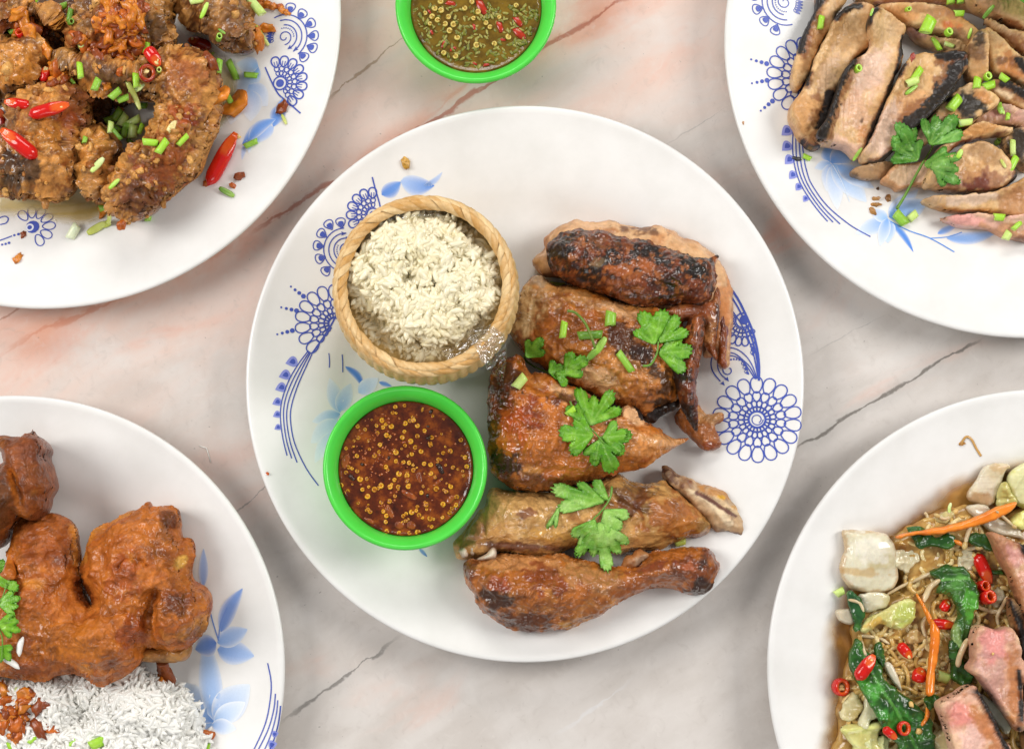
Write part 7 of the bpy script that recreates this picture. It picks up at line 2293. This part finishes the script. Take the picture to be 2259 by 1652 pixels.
CAB = ('#d2c8a8', '#dfd8be', '#c4b488')
YEL = ('#ccc474', '#dcd890', '#b8aa58')
veg('cabbage_chunk', 'large squarish white cabbage stem at the upper left of the noodles', 'cabbage', [(450, 668), (480, 660), (560, 660), (640, 675), (665, 695), (692, 745), (706, 860), (690, 915), (640, 940), (570, 942), (500, 932), (458, 892), (438, 830), (450, 780), (462, 740)], CAB, H=.008, R=.008, drape=.6, paint=[('g', 520, 850, 120, 20, 5, '#c49a54', .6), ('edge', .0016, '#b98e58', .6), ('g', 580, 740, 90, 70, 0, '#e8e2d2', .7)], bumps=[(600, 760, 110, 110, 0, 3)], creases=[([(480, 690), (490, 780), (470, 880)], 10, -.8), ([(500, 700), (515, 780), (500, 860)], 8, -.6)])
veg('cabbage_chunk', 'slanting translucent cabbage stem in the gravy at the top', 'cabbage', [(1010, 512), (1060, 430), (1105, 365), (1200, 358), (1212, 380), (1190, 400), (1140, 540), (1070, 545)], ('#d2c2a0', '#dfd4bc', '#c0a878'), H=.006, R=.005, paint=[('g', 1050, 530, 90, 40, 0, '#a8783e', .7), ('g', 1170, 380, 40, 20, 0, '#b98c50', .5)])
veg('cabbage_leaf', 'pale yellow cabbage leaf at the upper right edge of the noodles', 'cabbage', [(1200, 470), (1205, 410), (1240, 375), (1290, 355), (1340, 355), (1340, 570), (1260, 560), (1215, 520)], YEL, H=.010, R=.008, paint=[('g', 1270, 440, 60, 80, 0, '#dfdcae', .7)], creases=[([(1210, 500), (1260, 430), (1300, 380)], 10, .8)])
veg('cabbage_leaf', 'crinkled green-yellow cabbage leaf beside the carrot tip', 'cabbage', [(1150, 540), (1165, 460), (1195, 440), (1215, 480), (1240, 530), (1210, 560), (1180, 570)], YEL, H=.006, R=.003, disp=(('ridge', 200, .002), ('fbm', 100, .001)))
veg('cabbage_chunk', 'grey-white cabbage strip under the big carrot', 'cabbage', [(1010, 560), (1050, 545), (1110, 548), (1135, 600), (1240, 640), (1275, 700), (1230, 695), (1120, 665), (1070, 622)], ('#b8ab90', '#d6cbb2', '#c8b898'), H=.005, lift=.002)
veg('cabbage_leaf', 'bright yellow cabbage scrap at the right edge', 'cabbage', [(1210, 620), (1250, 580), (1340, 560), (1340, 640), (1275, 660), (1230, 650)], ('#d4cf6a', '#e4e088', '#c0b850'), H=.007, lift=.003, disp=(('ridge', 160, .002),))
veg('cabbage_chunk', 'short white cabbage stem below the large squarish one', 'cabbage', [(525, 955), (560, 945), (640, 943), (668, 962), (655, 1010), (610, 1022), (560, 1035), (530, 1000)], CAB, H=.007, R=.005, paint=[('g', 650, 970, 40, 30, 0, '#c0b070', .6)])
veg('cabbage_chunk', 'small translucent cabbage end at the left rim of the noodles', 'cabbage', [(418, 1025), (460, 1018), (492, 1022), (505, 1085), (450, 1078), (425, 1055)], ('#c6b698', '#dccfb6'), H=.005)
veg('cabbage_leaf', 'crumpled yellow cabbage with green frill left of the carrot', 'cabbage', [(530, 1110), (560, 1060), (620, 1030), (700, 990), (760, 970), (780, 1000), (770, 1060), (720, 1110), (670, 1100), (620, 1090), (560, 1130)], YEL, H=.007, R=.003, lift=.002, disp=(('ridge', 130, .003), ('ridge', 300, .001)), paint=[('g', 740, 1050, 50, 50, 0, '#a9bc50', .6), ('g', 610, 1080, 50, 24, -20, '#d0a040', .7)])
veg('cabbage_leaf', 'wide yellow cabbage leaf at the bottom left of the noodles', 'cabbage', [(440, 1570), (470, 1540), (560, 1535), (630, 1530), (615, 1600), (620, 1700), (480, 1700), (500, 1640)], YEL, H=.006, lift=.002, paint=[('g', 530, 1565, 110, 18, -4, '#d8d880', .8)], creases=[([(450, 1570), (540, 1555), (620, 1545)], 14, 1.2)], disp=(('ridge', 120, .0014),))
veg('cabbage_leaf', 'curved cabbage strip above the wide yellow leaf', 'cabbage', [(520, 1530), (545, 1470), (560, 1400), (590, 1440), (620, 1500), (580, 1520), (570, 1560), (540, 1560)], ('#d2c8a4', '#dcd8ac', '#c8c488'), H=.005, lift=.001)
veg('onion_wedge', 'pale onion wedge at the bottom beside the front pork slice', 'onion', [(842, 1605), (880, 1575), (925, 1558), (960, 1620), (1000, 1700), (900, 1700), (870, 1640)], ('#d4c48e', '#e0d4a4'), H=.008, lift=.001)
veg('cabbage_chunk', 'translucent cabbage stem between the two front pork slices', 'cabbage', [(1080, 1400), (1120, 1430), (1170, 1470), (1215, 1540), (1195, 1585), (1130, 1520), (1090, 1450)], ('#c8cab0', '#d8dac4', '#b8b48c'), H=.006, lift=.004)
veg('cabbage_chunk', 'white stem fan under the split chillies', 'cabbage', [(640, 1265), (665, 1255), (690, 1290), (715, 1350), (720, 1390), (690, 1360), (655, 1310)], ('#d8ceb0', '#e6dfc8'), H=.004, lift=.002, creases=[([(660, 1270), (710, 1375)], 6, -.5)])
for (ol, lab, pl, k) in (([(430, 1480), (470, 1420), (520, 1400), (545, 1450), (520, 1500), (470, 1520)], 'wilted cabbage shred left of the largest green leaf', ('#c8b880', '#d8cc9c', '#b09a58'), .004), ([(690, 760), (740, 740), (790, 770), (800, 820), (750, 850), (700, 820)], 'translucent cabbage shred right of the large squarish stem', ('#cbbd94', '#dbd0ae'), .004),
                           ([(880, 590), (930, 570), (960, 590), (930, 625), (890, 625)], 'wilted cabbage shred above the big carrot', ('#c4b070', '#d2c48c'), .004), ([(1100, 930), (1150, 900), (1190, 930), (1180, 990), (1130, 1000)], 'pale cabbage shred beside the short chilli tubes', ('#ccc29a', '#dcd4b4'), .004),
                           ([(640, 1440), (680, 1430), (700, 1470), (690, 1520), (650, 1490)], 'yellow cabbage shred under the largest green leaf', YEL, .004), ([(740, 1130), (790, 1110), (825, 1140), (800, 1180), (750, 1175)], 'brown-stained cabbage shred left of the upright carrot', ('#b08a50', '#c8aa70', '#9a7038'), .004),
                           ([(560, 1620), (620, 1590), (660, 1610), (650, 1690), (580, 1690)], 'pale green cabbage shred at the bottom edge of the noodles', ('#d0d08c', '#e0e0a8'), .004), ([(960, 890), (1000, 760), (1060, 770), (1050, 820), (1020, 850)], 'cabbage shred between the broad leaf and the longest chilli', ('#c8bc94', '#dcd2b2'), .003)):
    veg('cabbage_shred', lab, 'cabbage', ol, pl, H=k * .55, lift=.0010, jag=(.0022, 170), disp=(('ridge', 150, .0022), ('ridge', 320, .001)))
GRN = ('#1f4216', '#376426', '#294f1c', '#4f8236')


def green(ol, label, H=.004, lift=.003, paint=(), creases=(), tilt=None):
    return veg('green_leaf', label, 'leafy green', ol, GRN, H=H, R=.0022, lift=lift, paint=paint, creases=creases, disp=(('ridge', 110, .0024), ('fbm', 70, .002), ('ridge', 330, .0007)), mat=M_leaf2, drape=.9, hblur=6, jag=(.001, 220), group='cooked green leaves', tilt=tilt)


M_leaf2 = food('cooked_green', rough=(.4, .16), var=.25, vscale=350, bump=.5, bscale=400, coat=.25, mottle=.5, mscale=110)
green([(845, 845), (880, 835), (950, 820), (1000, 825), (1030, 860), (1062, 950), (1045, 1040), (1025, 1120), (985, 1212), (965, 1205), (945, 1165), (955, 1080), (975, 1030), (930, 960), (875, 940), (890, 890), (860, 870)], 'broad shiny green leaf in the middle of the noodles', H=.006, lift=.004, paint=[('g', 1020, 990, 40, 60, 0, '#5aa838', .7), ('g', 965, 1150, 24, 60, 0, '#9cc070', .9, .3), ('line', [(880, 890), (960, 880), (1040, 880)], 6, '#7ab858', .5, .3)], creases=[([(870, 880), (960, 870), (1040, 870)], 12, -1.2), ([(1000, 880), (1010, 1000), (990, 1150)], 12, 1.0)])
green([(748, 650), (790, 640), (850, 665), (870, 690), (950, 682), (945, 740), (870, 735), (800, 742), (770, 700)], 'dark green leaf under the big carrot strip', paint=[('g', 850, 700, 90, 30, 0, '#174816', .6)])
green([(1028, 682), (1070, 675), (1118, 692), (1138, 750), (1080, 745), (1035, 725)], 'small green leaf right of the big carrot')
green([(470, 945), (492, 932), (520, 960), (548, 995), (552, 1060), (512, 1112), (495, 1050), (480, 990)], 'folded dark leaf at the left rim of the noodles', paint=[('g', 510, 1000, 40, 60, 0, '#1c4a2c', .6)])
green([(478, 1215), (505, 1180), (520, 1148), (560, 1200), (600, 1240), (630, 1280), (645, 1340), (700, 1385), (760, 1430), (800, 1470), (850, 1530), (860, 1700), (720, 1700), (700, 1620), (640, 1575), (610, 1500), (550, 1410), (505, 1325)], 'largest green leaf running down to the bottom of the noodles', H=.007, lift=.004,
      paint=[('g', 580, 1380, 50, 50, 30, '#4fa23a', .7), ('g', 700, 1520, 90, 50, 30, '#48963a', .7), ('g', 660, 1450, 36, 24, 0, '#173c18', .8), ('g', 560, 1250, 60, 50, 20, '#1c5418', .5), ('line', [(530, 1180), (600, 1330), (700, 1480), (790, 1650)], 6, '#6ab050', .6, .3)], creases=[([(530, 1200), (610, 1350), (720, 1500), (800, 1650)], 16, -1.4)])
green([(930, 1172), (955, 1165), (975, 1220), (1010, 1260), (1060, 1300), (1022, 1362), (955, 1342), (932, 1260)], 'crinkled leaf beside the hollow white bean sprout', lift=.002)
green([(598, 1182), (625, 1172), (640, 1230), (635, 1285), (610, 1250)], 'narrow dark leaf tip between the left chillies', lift=.001)
green([(815, 1420), (850, 1400), (885, 1410), (890, 1440), (850, 1475), (830, 1455)], 'curled leaf piece crossing the carrot end', lift=.005)
green([(1120, 840), (1170, 845), (1185, 870), (1140, 865)], 'thin leaf edge under the upright chilli', lift=.001)
green([(1020, 1290), (1060, 1290), (1068, 1310), (1035, 1320)], 'leaf scrap touching the pork tip', lift=.002)
CAR = ('#e0741c', '#ee8c2c', '#d66812')


def carrot(ol, label, H=.005, lift=.004):
    return veg('carrot_strip', label, 'carrot', ol, CAR, H=H, R=.002, lift=lift, disp=(('fbm', 60, .0008),), group='carrot strips', drape=.7, hblur=8)


carrot([(690, 692), (705, 683), (740, 672), (860, 652), (1000, 618), (1100, 578), (1180, 545), (1240, 530), (1215, 575), (1120, 625), (1060, 645), (900, 680), (790, 682), (735, 690), (712, 702)], 'largest carrot strip lying across the top of the noodles', H=.006, lift=.005)
carrot([(855, 1060), (890, 1108), (893, 1150), (890, 1210), (872, 1300), (865, 1400), (830, 1402), (838, 1280), (848, 1180), (850, 1110)], 'upright carrot strip in the middle of the noodles', H=.006, lift=.005)
carrot([(785, 948), (800, 955), (830, 1010), (858, 1055), (850, 1090), (825, 1040), (805, 990)], 'thin carrot sliver above the upright strip', H=.004)
carrot([(832, 1462), (848, 1478), (845, 1510), (822, 1545), (805, 1538), (825, 1510), (828, 1480)], 'curled carrot end below the upright strip', H=.004)
carrot([(950, 702), (985, 708), (1020, 735), (1000, 738), (965, 722)], 'small carrot piece under the bean sprout head', H=.003, lift=.002)

# pork
PK = dict(fr='BR', group='pork slices on the noodles', name='pork_slice')
pork([(1195, 960), (1275, 1040), (1340, 1090), (1340, 1720), (1270, 1640), (1262, 1480), (1265, 1300), (1240, 1170)], 'seared pork slice along the right edge of the noodles', H=.014, lift=.004, paint=[('g', 1290, 1300, 60, 400, 0, '#5c3826', .8, .5), ('g', 1280, 1450, 30, 160, 0, CHAR, .8, .7)], char=[([(1210, 980), (1260, 1100), (1275, 1300)], 16)], **PK)
pork([(1112, 668), (1150, 680), (1200, 700), (1275, 728), (1340, 740), (1340, 1110), (1290, 1080), (1240, 960), (1200, 860), (1160, 790), (1138, 730)], 'rosy pork slice with brown rim at the right above the noodles', H=.014, lift=.006, pal=('#b97e62', '#cf9a80', '#a86c48'), paint=[('g', 1230, 770, 50, 50, 30, '#c98a84', .7), ('edge', .0035, '#a56c40', .7)], char=[([(1250, 680), (1270, 740), (1310, 800)], 14), ([(1215, 930), (1250, 1030), (1300, 1090)], 12)], **PK)
pork([(1040, 1115), (1065, 1092), (1100, 1100), (1150, 1108), (1205, 1098), (1245, 1165), (1260, 1260), (1262, 1400), (1268, 1500), (1252, 1575), (1190, 1500), (1120, 1405), (1070, 1335), (1012, 1285), (1040, 1240), (1032, 1180)], 'pink centred pork slice leaning in the middle right of the noodles', H=.016, lift=.006, pal=('#c88e70', '#d8a88c', '#b97c54'), paint=[('g', 1130, 1180, 70, 80, 0, '#d88a84', .9, .3), ('g', 1130, 1340, 60, 110, -20, '#c4948a', .7), ('g', 1230, 1400, 30, 200, 0, '#b4703a', .8, .5)], char=[([(1250, 1300), (1262, 1420), (1258, 1560)], 10)], bumps=[(1130, 1250, 60, 160, -10, 2)], **PK)
pork([(878, 1445), (915, 1420), (955, 1400), (1025, 1360), (1062, 1382), (1110, 1480), (1150, 1560), (1210, 1700), (970, 1700), (930, 1600), (905, 1530), (888, 1480)], 'front pork slice with pink fibrous face at the bottom of the noodles', H=.018, lift=.006, pal=('#d29a7c', '#e0b298', '#c48460'), paint=[('g', 990, 1490, 60, 60, -30, '#dc8a80', .85, .3), ('g', 1040, 1600, 60, 70, -30, '#e8bcae', .8, .3), ('g', 1100, 1550, 36, 130, -25, '#b8703c', .8, .5)], char=[([(1068, 1390), (1115, 1480), (1160, 1570), (1215, 1690)], 10)], creases=[([(890, 1470), (960, 1450), (1040, 1390)], 8, -1.0)], bumps=[(1000, 1520, 80, 80, 0, 2)], **PK)

# bean sprouts
def sprout(pts, label, w=.0016, head=True):
    w = w * .62
    q = smooth_line(np.array(pts, float), 5)
    z = np.array([rest('BR', *p)[2] for p in q])
    z = np.convolve(np.pad(z, 5, mode='edge'), np.ones(11) / 11, 'valid') + w * 1.2
    X, Y = at('BR', q[:, 0], q[:, 1], z)
    t = thing('bean_sprout', label, 'bean sprout', (float(X[0]), float(Y[0]), float(z[0]) - w), 'bean sprouts')
    n = len(q)
    tube('stalk', np.column_stack((X, Y, z)), np.interp(np.linspace(0, 1, n), [0, .2, .85, 1], [.5, 1, 1, .35]) * w, M_veg, t, np.array([lin('#d8c49c') * (1 - i / n) + lin('#cbb084') * (i / n) for i in range(n)]), 8, gl=.8)
    if head:
        d = np.array((X[0] - X[3], Y[0] - Y[3], z[0] - z[3]))
        d = d / max(np.linalg.norm(d), 1e-9) * w * 2.6
        P0 = np.array((X[0], Y[0], z[0]))
        tube('head', np.array([P0 - d * .3, P0 + d * .1, P0 + d * .6, P0 + d * 1.0, P0 + d * 1.25]), np.array((.6, 1.25, 1.4, 1.0, .3)) * w, M_veg, t, lin('#c9ac70'), 8, gl=.8)


sprout([(1010, 720), (1020, 680), (1035, 640)], 'upright bean sprout over the big carrot', .0018)
sprout([(1060, 740), (1015, 745), (960, 750)], 'bean sprout head lying below the big carrot', .0018)
sprout([(820, 985), (850, 920), (895, 885)], 'thick pale bean sprout on the broad green leaf', .0024, False)
sprout([(975, 1280), (985, 1230), (1020, 1150)], 'white bean sprout piece in front of the pink centred pork', .0024, False)
sprout([(860, 850), (800, 880), (720, 915), (650, 955)], 'long thin bean sprout crossing below the large cabbage stem', .0014, False)
sprout([(1195, 1025), (1130, 1030), (1075, 1010), (1045, 990)], 'curved bean sprout right of the broad leaf', .0018, False)
sprout([(810, 1210), (830, 1160), (815, 1090), (830, 1050)], 'bean sprout hanging left of the upright carrot', .0016)
sprout([(665, 1175), (620, 1150), (560, 1140), (515, 1140)], 'level bean sprout above the left chillies', .0015, False)
sprout([(560, 1230), (548, 1195), (540, 1160)], 'short bean sprout root at the left green leaf', .0012, False)
sprout([(1160, 1095), (1155, 1050), (1180, 1000), (1200, 960)], 'bean sprout standing behind the pink centred pork', .0016)
sprout([(1225, 640), (1180, 600), (1150, 575)], 'thin bean sprout by the yellow cabbage scrap', .0013)
sprout([(890, 600), (915, 610), (940, 600)], 'small bean sprout tangle above the big carrot', .0014)
sprout([(850, 640), (838, 600), (825, 580)], 'thin bean sprout sticking up at the top of the noodles', .0013, False)
sprout([(550, 1030), (530, 990), (480, 975)], 'bean sprout arching over the folded dark leaf', .0013, False)

for (u, v, l, w, a, lab, kind, sd, dk) in ((1085, 835, 150, 62, -68, 'longest red chilli standing right of the broad green leaf', 'slice', 0, False), (1078, 915, 62, 52, 20, 'upper short red chilli tube below the longest chilli', 'ring', 0, False), (1098, 965, 70, 60, 30, 'lower short red chilli tube below the longest chilli', 'ring', 0, False), (915, 1000, 60, 46, 60, 'small red chilli with a seed on the broad green leaf', 'slice', 2, False),
                                        (915, 1088, 110, 48, -5, 'red chilli lying across the upright carrot', 'slice', 0, False), (728, 1205, 85, 48, -50, 'red chilli with orange open end above the noodles loop', 'slice', 2, False), (650, 1225, 62, 46, -30, 'crumpled red chilli piece left of the open one', 'ring', 1, False), (718, 1280, 46, 44, 0, 'small square red chilli piece on the noodles', 'ring', 0, False),
                                        (795, 1315, 70, 66, 80, 'red chilli cup with orange membrane beside the upright carrot', 'slice', 3, False), (553, 1280, 135, 62, 55, 'largest left red chilli on the big green leaf', 'slice', 3, False), (438, 1368, 52, 76, 0, 'red chilli ring at the left rim in the gravy', 'ring', 3, False), (725, 1555, 30, 62, 0, 'round hollow red chilli ring at the bottom on the leaf', 'ring', 0, False),
                                        (665, 1578, 75, 40, -40, 'curled red chilli half left of the hollow ring', 'slice', 0, False)):
    chilli('BR', u, v, l, w, a, lab, kind, sd, dk)
scallion('BR', 905, 1325, 58, 52, -20, 'pale green scallion tube right of the upright carrot', 'tube', 2)
scallion('BR', 438, 942, 46, 40, 30, 'yellow-green scallion bit at the left of the white cabbage', 'tube', 2)
scallion('BR', 935, 560, 50, 18, 70, 'thin pale scallion sliver at the top of the noodles', 'strip', 2)
M_nut = plain('garlic_nut', '#e2c27c', rough=.4, hex2='#cf9c48', vscale=500)
for (u, v, s_, lab) in ((962, 577, 2.2, 'chopped garlic bit above the big carrot'), (762, 1447, 2.0, 'chopped garlic bit on the largest green leaf'), (798, 1570, 2.2, 'chopped garlic bit right of the hollow chilli ring'), (1198, 957, 1.6, 'chopped garlic bit on the seared pork edge'), (1132, 1220, 1.0, 'tiny garlic bit on the pink pork face'), (897, 1385, 3.2, 'oval yellow soybean right of the carrot end'), (675, 1250, 1.6, 'garlic bit under the crumpled chilli')):
    x, y, z = rest('BR', u, v)
    o = put('garlic_bit', chip_mesh('garlic_bit', M_nut, .0012, .0009, .0008, int(u)), None, (x, y, z + .0008), (.2, .3, u), (s_ * .75, s_ * .75, s_ * .75))
    tag(o, lab, 'garlic')
# ------------------------------------------------------------------ coriander
LEAFP = ('#4f8e1c', '#6cab28', '#5c9c20', '#86c43a')


def lobed(cx, cy, ang, size, lobes=3, seed=0, spread=150, teeth=5):
    """outline of a coriander leaflet: fan of lobes with toothed ends, stalk at (cx, cy)"""
    r_ = random.Random(seed)
    pts = [(0.0, -.035)]
    a0, a1 = -spread / 2, spread / 2
    for L_ in range(lobes):
        b0 = a0 + (a1 - a0) * L_ / lobes
        b1 = a0 + (a1 - a0) * (L_ + 1) / lobes
        lr = (1.0 if L_ == lobes // 2 else .86) * r_.uniform(.74, 1.12)
        jt = r_.uniform(-.12, .12)
        for t in range(teeth * 2 + 1):
            f = t / (teeth * 2)
            th = math.radians(b0 + (b1 - b0) * (0.03 + .94 * f + jt * math.sin(math.pi * f)))
            env = .80 + .20 * math.sin(math.pi * f) ** .8
            rr = lr * env * (1.0 if t % 2 == 1 else .915)
            pts.append((rr * math.cos(th), rr * math.sin(th)))
        if L_ < lobes - 1:
            th = math.radians(b1)
            rr = r_.uniform(.38, .72)
            pts.append((rr * math.cos(th), rr * math.sin(th)))
    pts.append((0.0, .035))
    ca, sa = math.cos(math.radians(-ang)), math.sin(math.radians(-ang))
    return [(cx + size * (x * ca - y * sa), cy + size * (x * sa + y * ca)) for x, y in pts]


def sprig(fr, label, stems, leaves, pal=LEAFP, lift=.0025):
    """stems: traced lines with width; leaves: (u, v, direction, size, lobes, spread)"""
    u0, v0 = stems[0][0][0]
    x, y, z = rest(fr, u0, v0)
    t = thing('coriander_sprig', label, 'coriander', (x, y, z), 'fresh coriander')
    for (pts, w) in stems:
        q = smooth_line(np.array(pts, float), 5)
        zz = np.array([rest(fr, *p)[2] for p in q])
        k = min(9, len(zz) // 2 * 2 - 1)
        zz = np.convolve(np.pad(zz, k // 2, mode='edge'), np.ones(k) / k, 'valid') + lift * .8
        X, Y = at(fr, q[:, 0], q[:, 1], zz)
        n = len(q)
        tube('stem', np.column_stack((X, Y, zz)), np.interp(np.linspace(0, 1, n), [0, 1], [1.0, .7]) * w * mpp(fr) * .5, M_leaf, t, lin('#6a9a3c'), 8, gl=.6)
    for i, (u, v, ang, size, lb, spd) in enumerate(leaves):
        sd = int(u * 7 + v)
        ol = lobed(u, v, ang, size * 1.02, lb, sd, spd * 1.1)
        a = math.radians(-ang)
        veins = []
        for L_ in range(lb):
            th = a + math.radians(-spd / 2 + spd * (L_ + .5) / lb)
            veins.append([(u, v), (u + .45 * size * math.cos(th), v + .45 * size * math.sin(th)), (u + .85 * size * math.cos(th), v + .85 * size * math.sin(th))])
        r_ = random.Random(sd)
        wx, wy = r_.uniform(-.18, .18), r_.uniform(-.18, .18)
        body('leaf', fr, ol, M_leaf, t, H=.0006, R=.0005, drape=1.0, hblur=7, over=True, lift=lift * .6, e=.5, g=.0005, jag=None, smooth=1, disp=[('fbm', 70, .0034), ('ridge', 150, .0011)], pal=pal, pfreq=90,
             paint=[('line', vv, size * .02, '#9acb62', .35, .3) for vv in veins] + [('edge', .0006, '#3c8420', .4, .2)], creases=[(vv, size * .05, -.5) for vv in veins], gloss=(.2, .95, 160), tilt=(wx * .5, wy * .5), hm=False)
    return t


# on the grilled chicken
sprig('CC', 'three-lobed coriander leaf on the wing, brightest and uppermost of the middle plate', [([(1010, 1040), (1060, 1030), (1100, 960), (1110, 880)], 16)], [(1085, 900, 110, 250, 3, 95), (1120, 890, 55, 230, 3, 85), (1110, 960, 5, 240, 3, 100)])
sprig('CC', 'coriander sprig with thin stem between breast and basket', [([(245, 975), (260, 1010), (330, 1055), (420, 1090)], 14)], [(255, 985, 48, 180, 3, 90), (400, 1080, 20, 130, 3, 120), (500, 1100, 38, 190, 3, 95), (440, 1090, -20, 120, 2, 80)])
sprig('CC', 'large coriander sprig with three leaves on the orange glazed piece', [([(540, 1270), (570, 1330), (630, 1400), (700, 1470), (760, 1540)], 14)], [(670, 1420, 68, 300, 4, 95), (600, 1400, 105, 140, 2, 80), (690, 1490, 175, 210, 3, 110), (730, 1500, -50, 240, 4, 130), (720, 1520, -100, 190, 3, 90), (750, 1500, 5, 200, 3, 110)])
sprig('CL', 'coriander sprig hanging from the bony piece onto the drumstick', [([(1140, 330), (1130, 400), (1080, 480), (1020, 540)], 16)], [(1090, 430, 165, 330, 3, 60), (1120, 420, 140, 180, 2, 60), (1060, 560, -80, 330, 5, 100), (1090, 480, -50, 190, 3, 100), (1030, 540, -115, 200, 3, 80), (800, 460, -110, 160, 2, 30)], pal=('#5c9a2c', '#7cb844', '#9ccc66', '#66a834'))
scallion('CC', 497, 808, 110, 50, 82, 'green scallion tube upright on the chicken breast', 'tube', 0)
scallion('CC', 800, 740, 95, 80, 85, 'bunch of cut scallion below the charred wing', 'tube', 1)
scallion('CC', 668, 843, 160, 62, 3, 'dark green scallion tube lying level on the breast', 'tube', 3)
scallion('CC', 735, 910, 130, 55, 58, 'folded scallion leaf below the level tube', 'strip', 1)
scallion('CC', 690, 960, 120, 50, 45, 'torn scallion leaf end on the breast', 'strip', 3)
scallion('CC', 895, 1015, 160, 52, -55, 'scallion tube slanting beside the burnt skin', 'tube', 1)
scallion('CC', 462, 497, 95, 52, -5, 'yellow-green scallion tube beneath the charred wing end', 'tube', 5)
scallion('CC', 218, 1145, 100, 70, 50, 'pale scallion base on the dark corner of the orange piece', 'tube', 2)
scallion('CC', 545, 1335, 70, 44, 40, 'small scallion bit at the stem of the large sprig', 'tube', 0)
scallion('CL', 1580, 692, 75, 48, 15, 'scallion bit between the bony piece and the drumstick', 'tube', 5)
tubeP = []
for (u, v) in ((520, 690), (570, 700), (630, 760), (670, 840), (700, 930)):
    x, y, z = rest('CC', u, v)
    tubeP.append((x, y, z + .003))
o = tube('coriander_stalk', smooth_line(np.array(tubeP), 5), .0007, M_leaf, None, lin('#6a8a34'), 7)
tag(o, 'thin loose coriander stem crossing the level scallion', 'coriander')
# on the pork
sprig('TR', 'coriander sprig with long stem and three leaves on the pork', [([(1422, 1375), (1480, 1280), (1550, 1150), (1600, 1060)], 22), ([(1590, 1080), (1650, 980), (1700, 860)], 16)],
      [(1640, 960, 62, 280, 4, 100), (1560, 1060, 130, 230, 4, 110), (1530, 1000, 118, 230, 3, 80), (1600, 1090, -5, 290, 5, 95)], pal=('#47802a', '#5e9c3a', '#508c30', '#76b050'), lift=.004)
# beside the fried chicken
sprig('BL', 'bright coriander leaves cut off at the left edge beside the fried chicken', [([(-30, 1000), (5, 980), (30, 900)], 8), ([(-20, 1080), (10, 1150), (5, 1260)], 8)], [(-20, 900, 30, 115, 3, 110), (-15, 990, 0, 125, 4, 90), (-10, 1085, -5, 120, 4, 95), (-15, 1190, -40, 90, 3, 100), (-15, 860, 62, 90, 3, 80)], pal=('#5a9c1c', '#78b828', '#68aa20', '#94cc40'), lift=.006)

# ------------------------------------------------------------------ crumbs and specks lying on plates
def speck(fr, u, v, s_, hexes, lab, cat='crumb', group='stray crumbs'):
    x, y, z = rest(fr, u, v)
    o = put('crumb', crumb_mesh('crumb', int(u * 3 + v), hexes, s_), None, (x, y, z + .0004 * s_), (0, 0, u))
    tag(o, lab, cat, group)


speck('O', 894, 359, 1.7, ('#b8862c', '#dcae54'), 'golden crumb on the bare rim above the rice basket')
speck('O', 590, 1044, .5, ('#c8501c', '#e06a2c'), 'tiny orange speck on the left rim of the middle plate')
speck('TR', 760, 1047, 1.0, ('#1c1c1c', '#3a3a3a'), 'black char flake beside the lone scallion tube')
for (u, v, s_, c, lab) in ((1285, 1310, .9, ('#9a6a30', '#c8965a'), 'brown meat crumb on the blue lily, upper one'), (1285, 1350, 1.0, ('#8a5a24', '#b8843c'), 'brown meat crumb on the blue lily, middle one'), (1262, 1395, 1.1, ('#9a6a30', '#c08a48'), 'brown meat crumb on the blue lily, lowest one'), (1365, 1310, 1.1, ('#6a4420', '#a0703c'), 'darker meat crumb right of the other three on the lily'), (1295, 1245, .6, ('#2a2018', '#6a4a2a'), 'black-brown crumb under the pork tip'), (410, 812, .4, ('#a8682c', '#c08a4a'), 'tiny tan speck on the left rim of the pork plate'), (1525, 380, .9, ('#8a2c24', '#c05a48'), 'red chilli flake between the pork slices')):
    speck('TR', u, v, s_, c, lab)
speck('BR', 993, 270, .8, ('#9a6420', '#c08c40'), 'brown gravy crumb on the upper rim of the noodle plate')
speck('TL', 1555, 900, 1.3, ('#d89a3c', '#eccc80'), 'pale orange seed crumb right of the large chilli')
speck('TL', 1135, 835, 1.2, ('#dcc070', '#f0e2a8'), 'pale chilli seed on the curved wing')
pdp = [(x_, y_, float(hm_get(x_, y_)) + .0004) for (x_, y_) in [tuple(float(q) for q in at('BR', u, v, .016)) for (u, v) in ((990, 268), (1010, 240), (1035, 250), (1060, 290), (1085, 325))]]
o = tube('gravy_drip', smooth_line(np.array(pdp), 5), .0006, M_pool, None, lin('#c89a58'), 6, .4)
tag(o, 'thin curved gravy dribble on the upper rim of the noodle plate', 'gravy')
wh = [(x_, y_, .0003) for (x_, y_) in [tuple(float(q) for q in at('BL', u, v, 0)) for (u, v) in ((903, 279), (935, 290), (945, 320), (955, 355))]]
o = tube('fibre', np.array(wh), .0003, M_rice, None, None, 5)
tag(o, 'short bent white fibre lying on the marble', 'fibre')
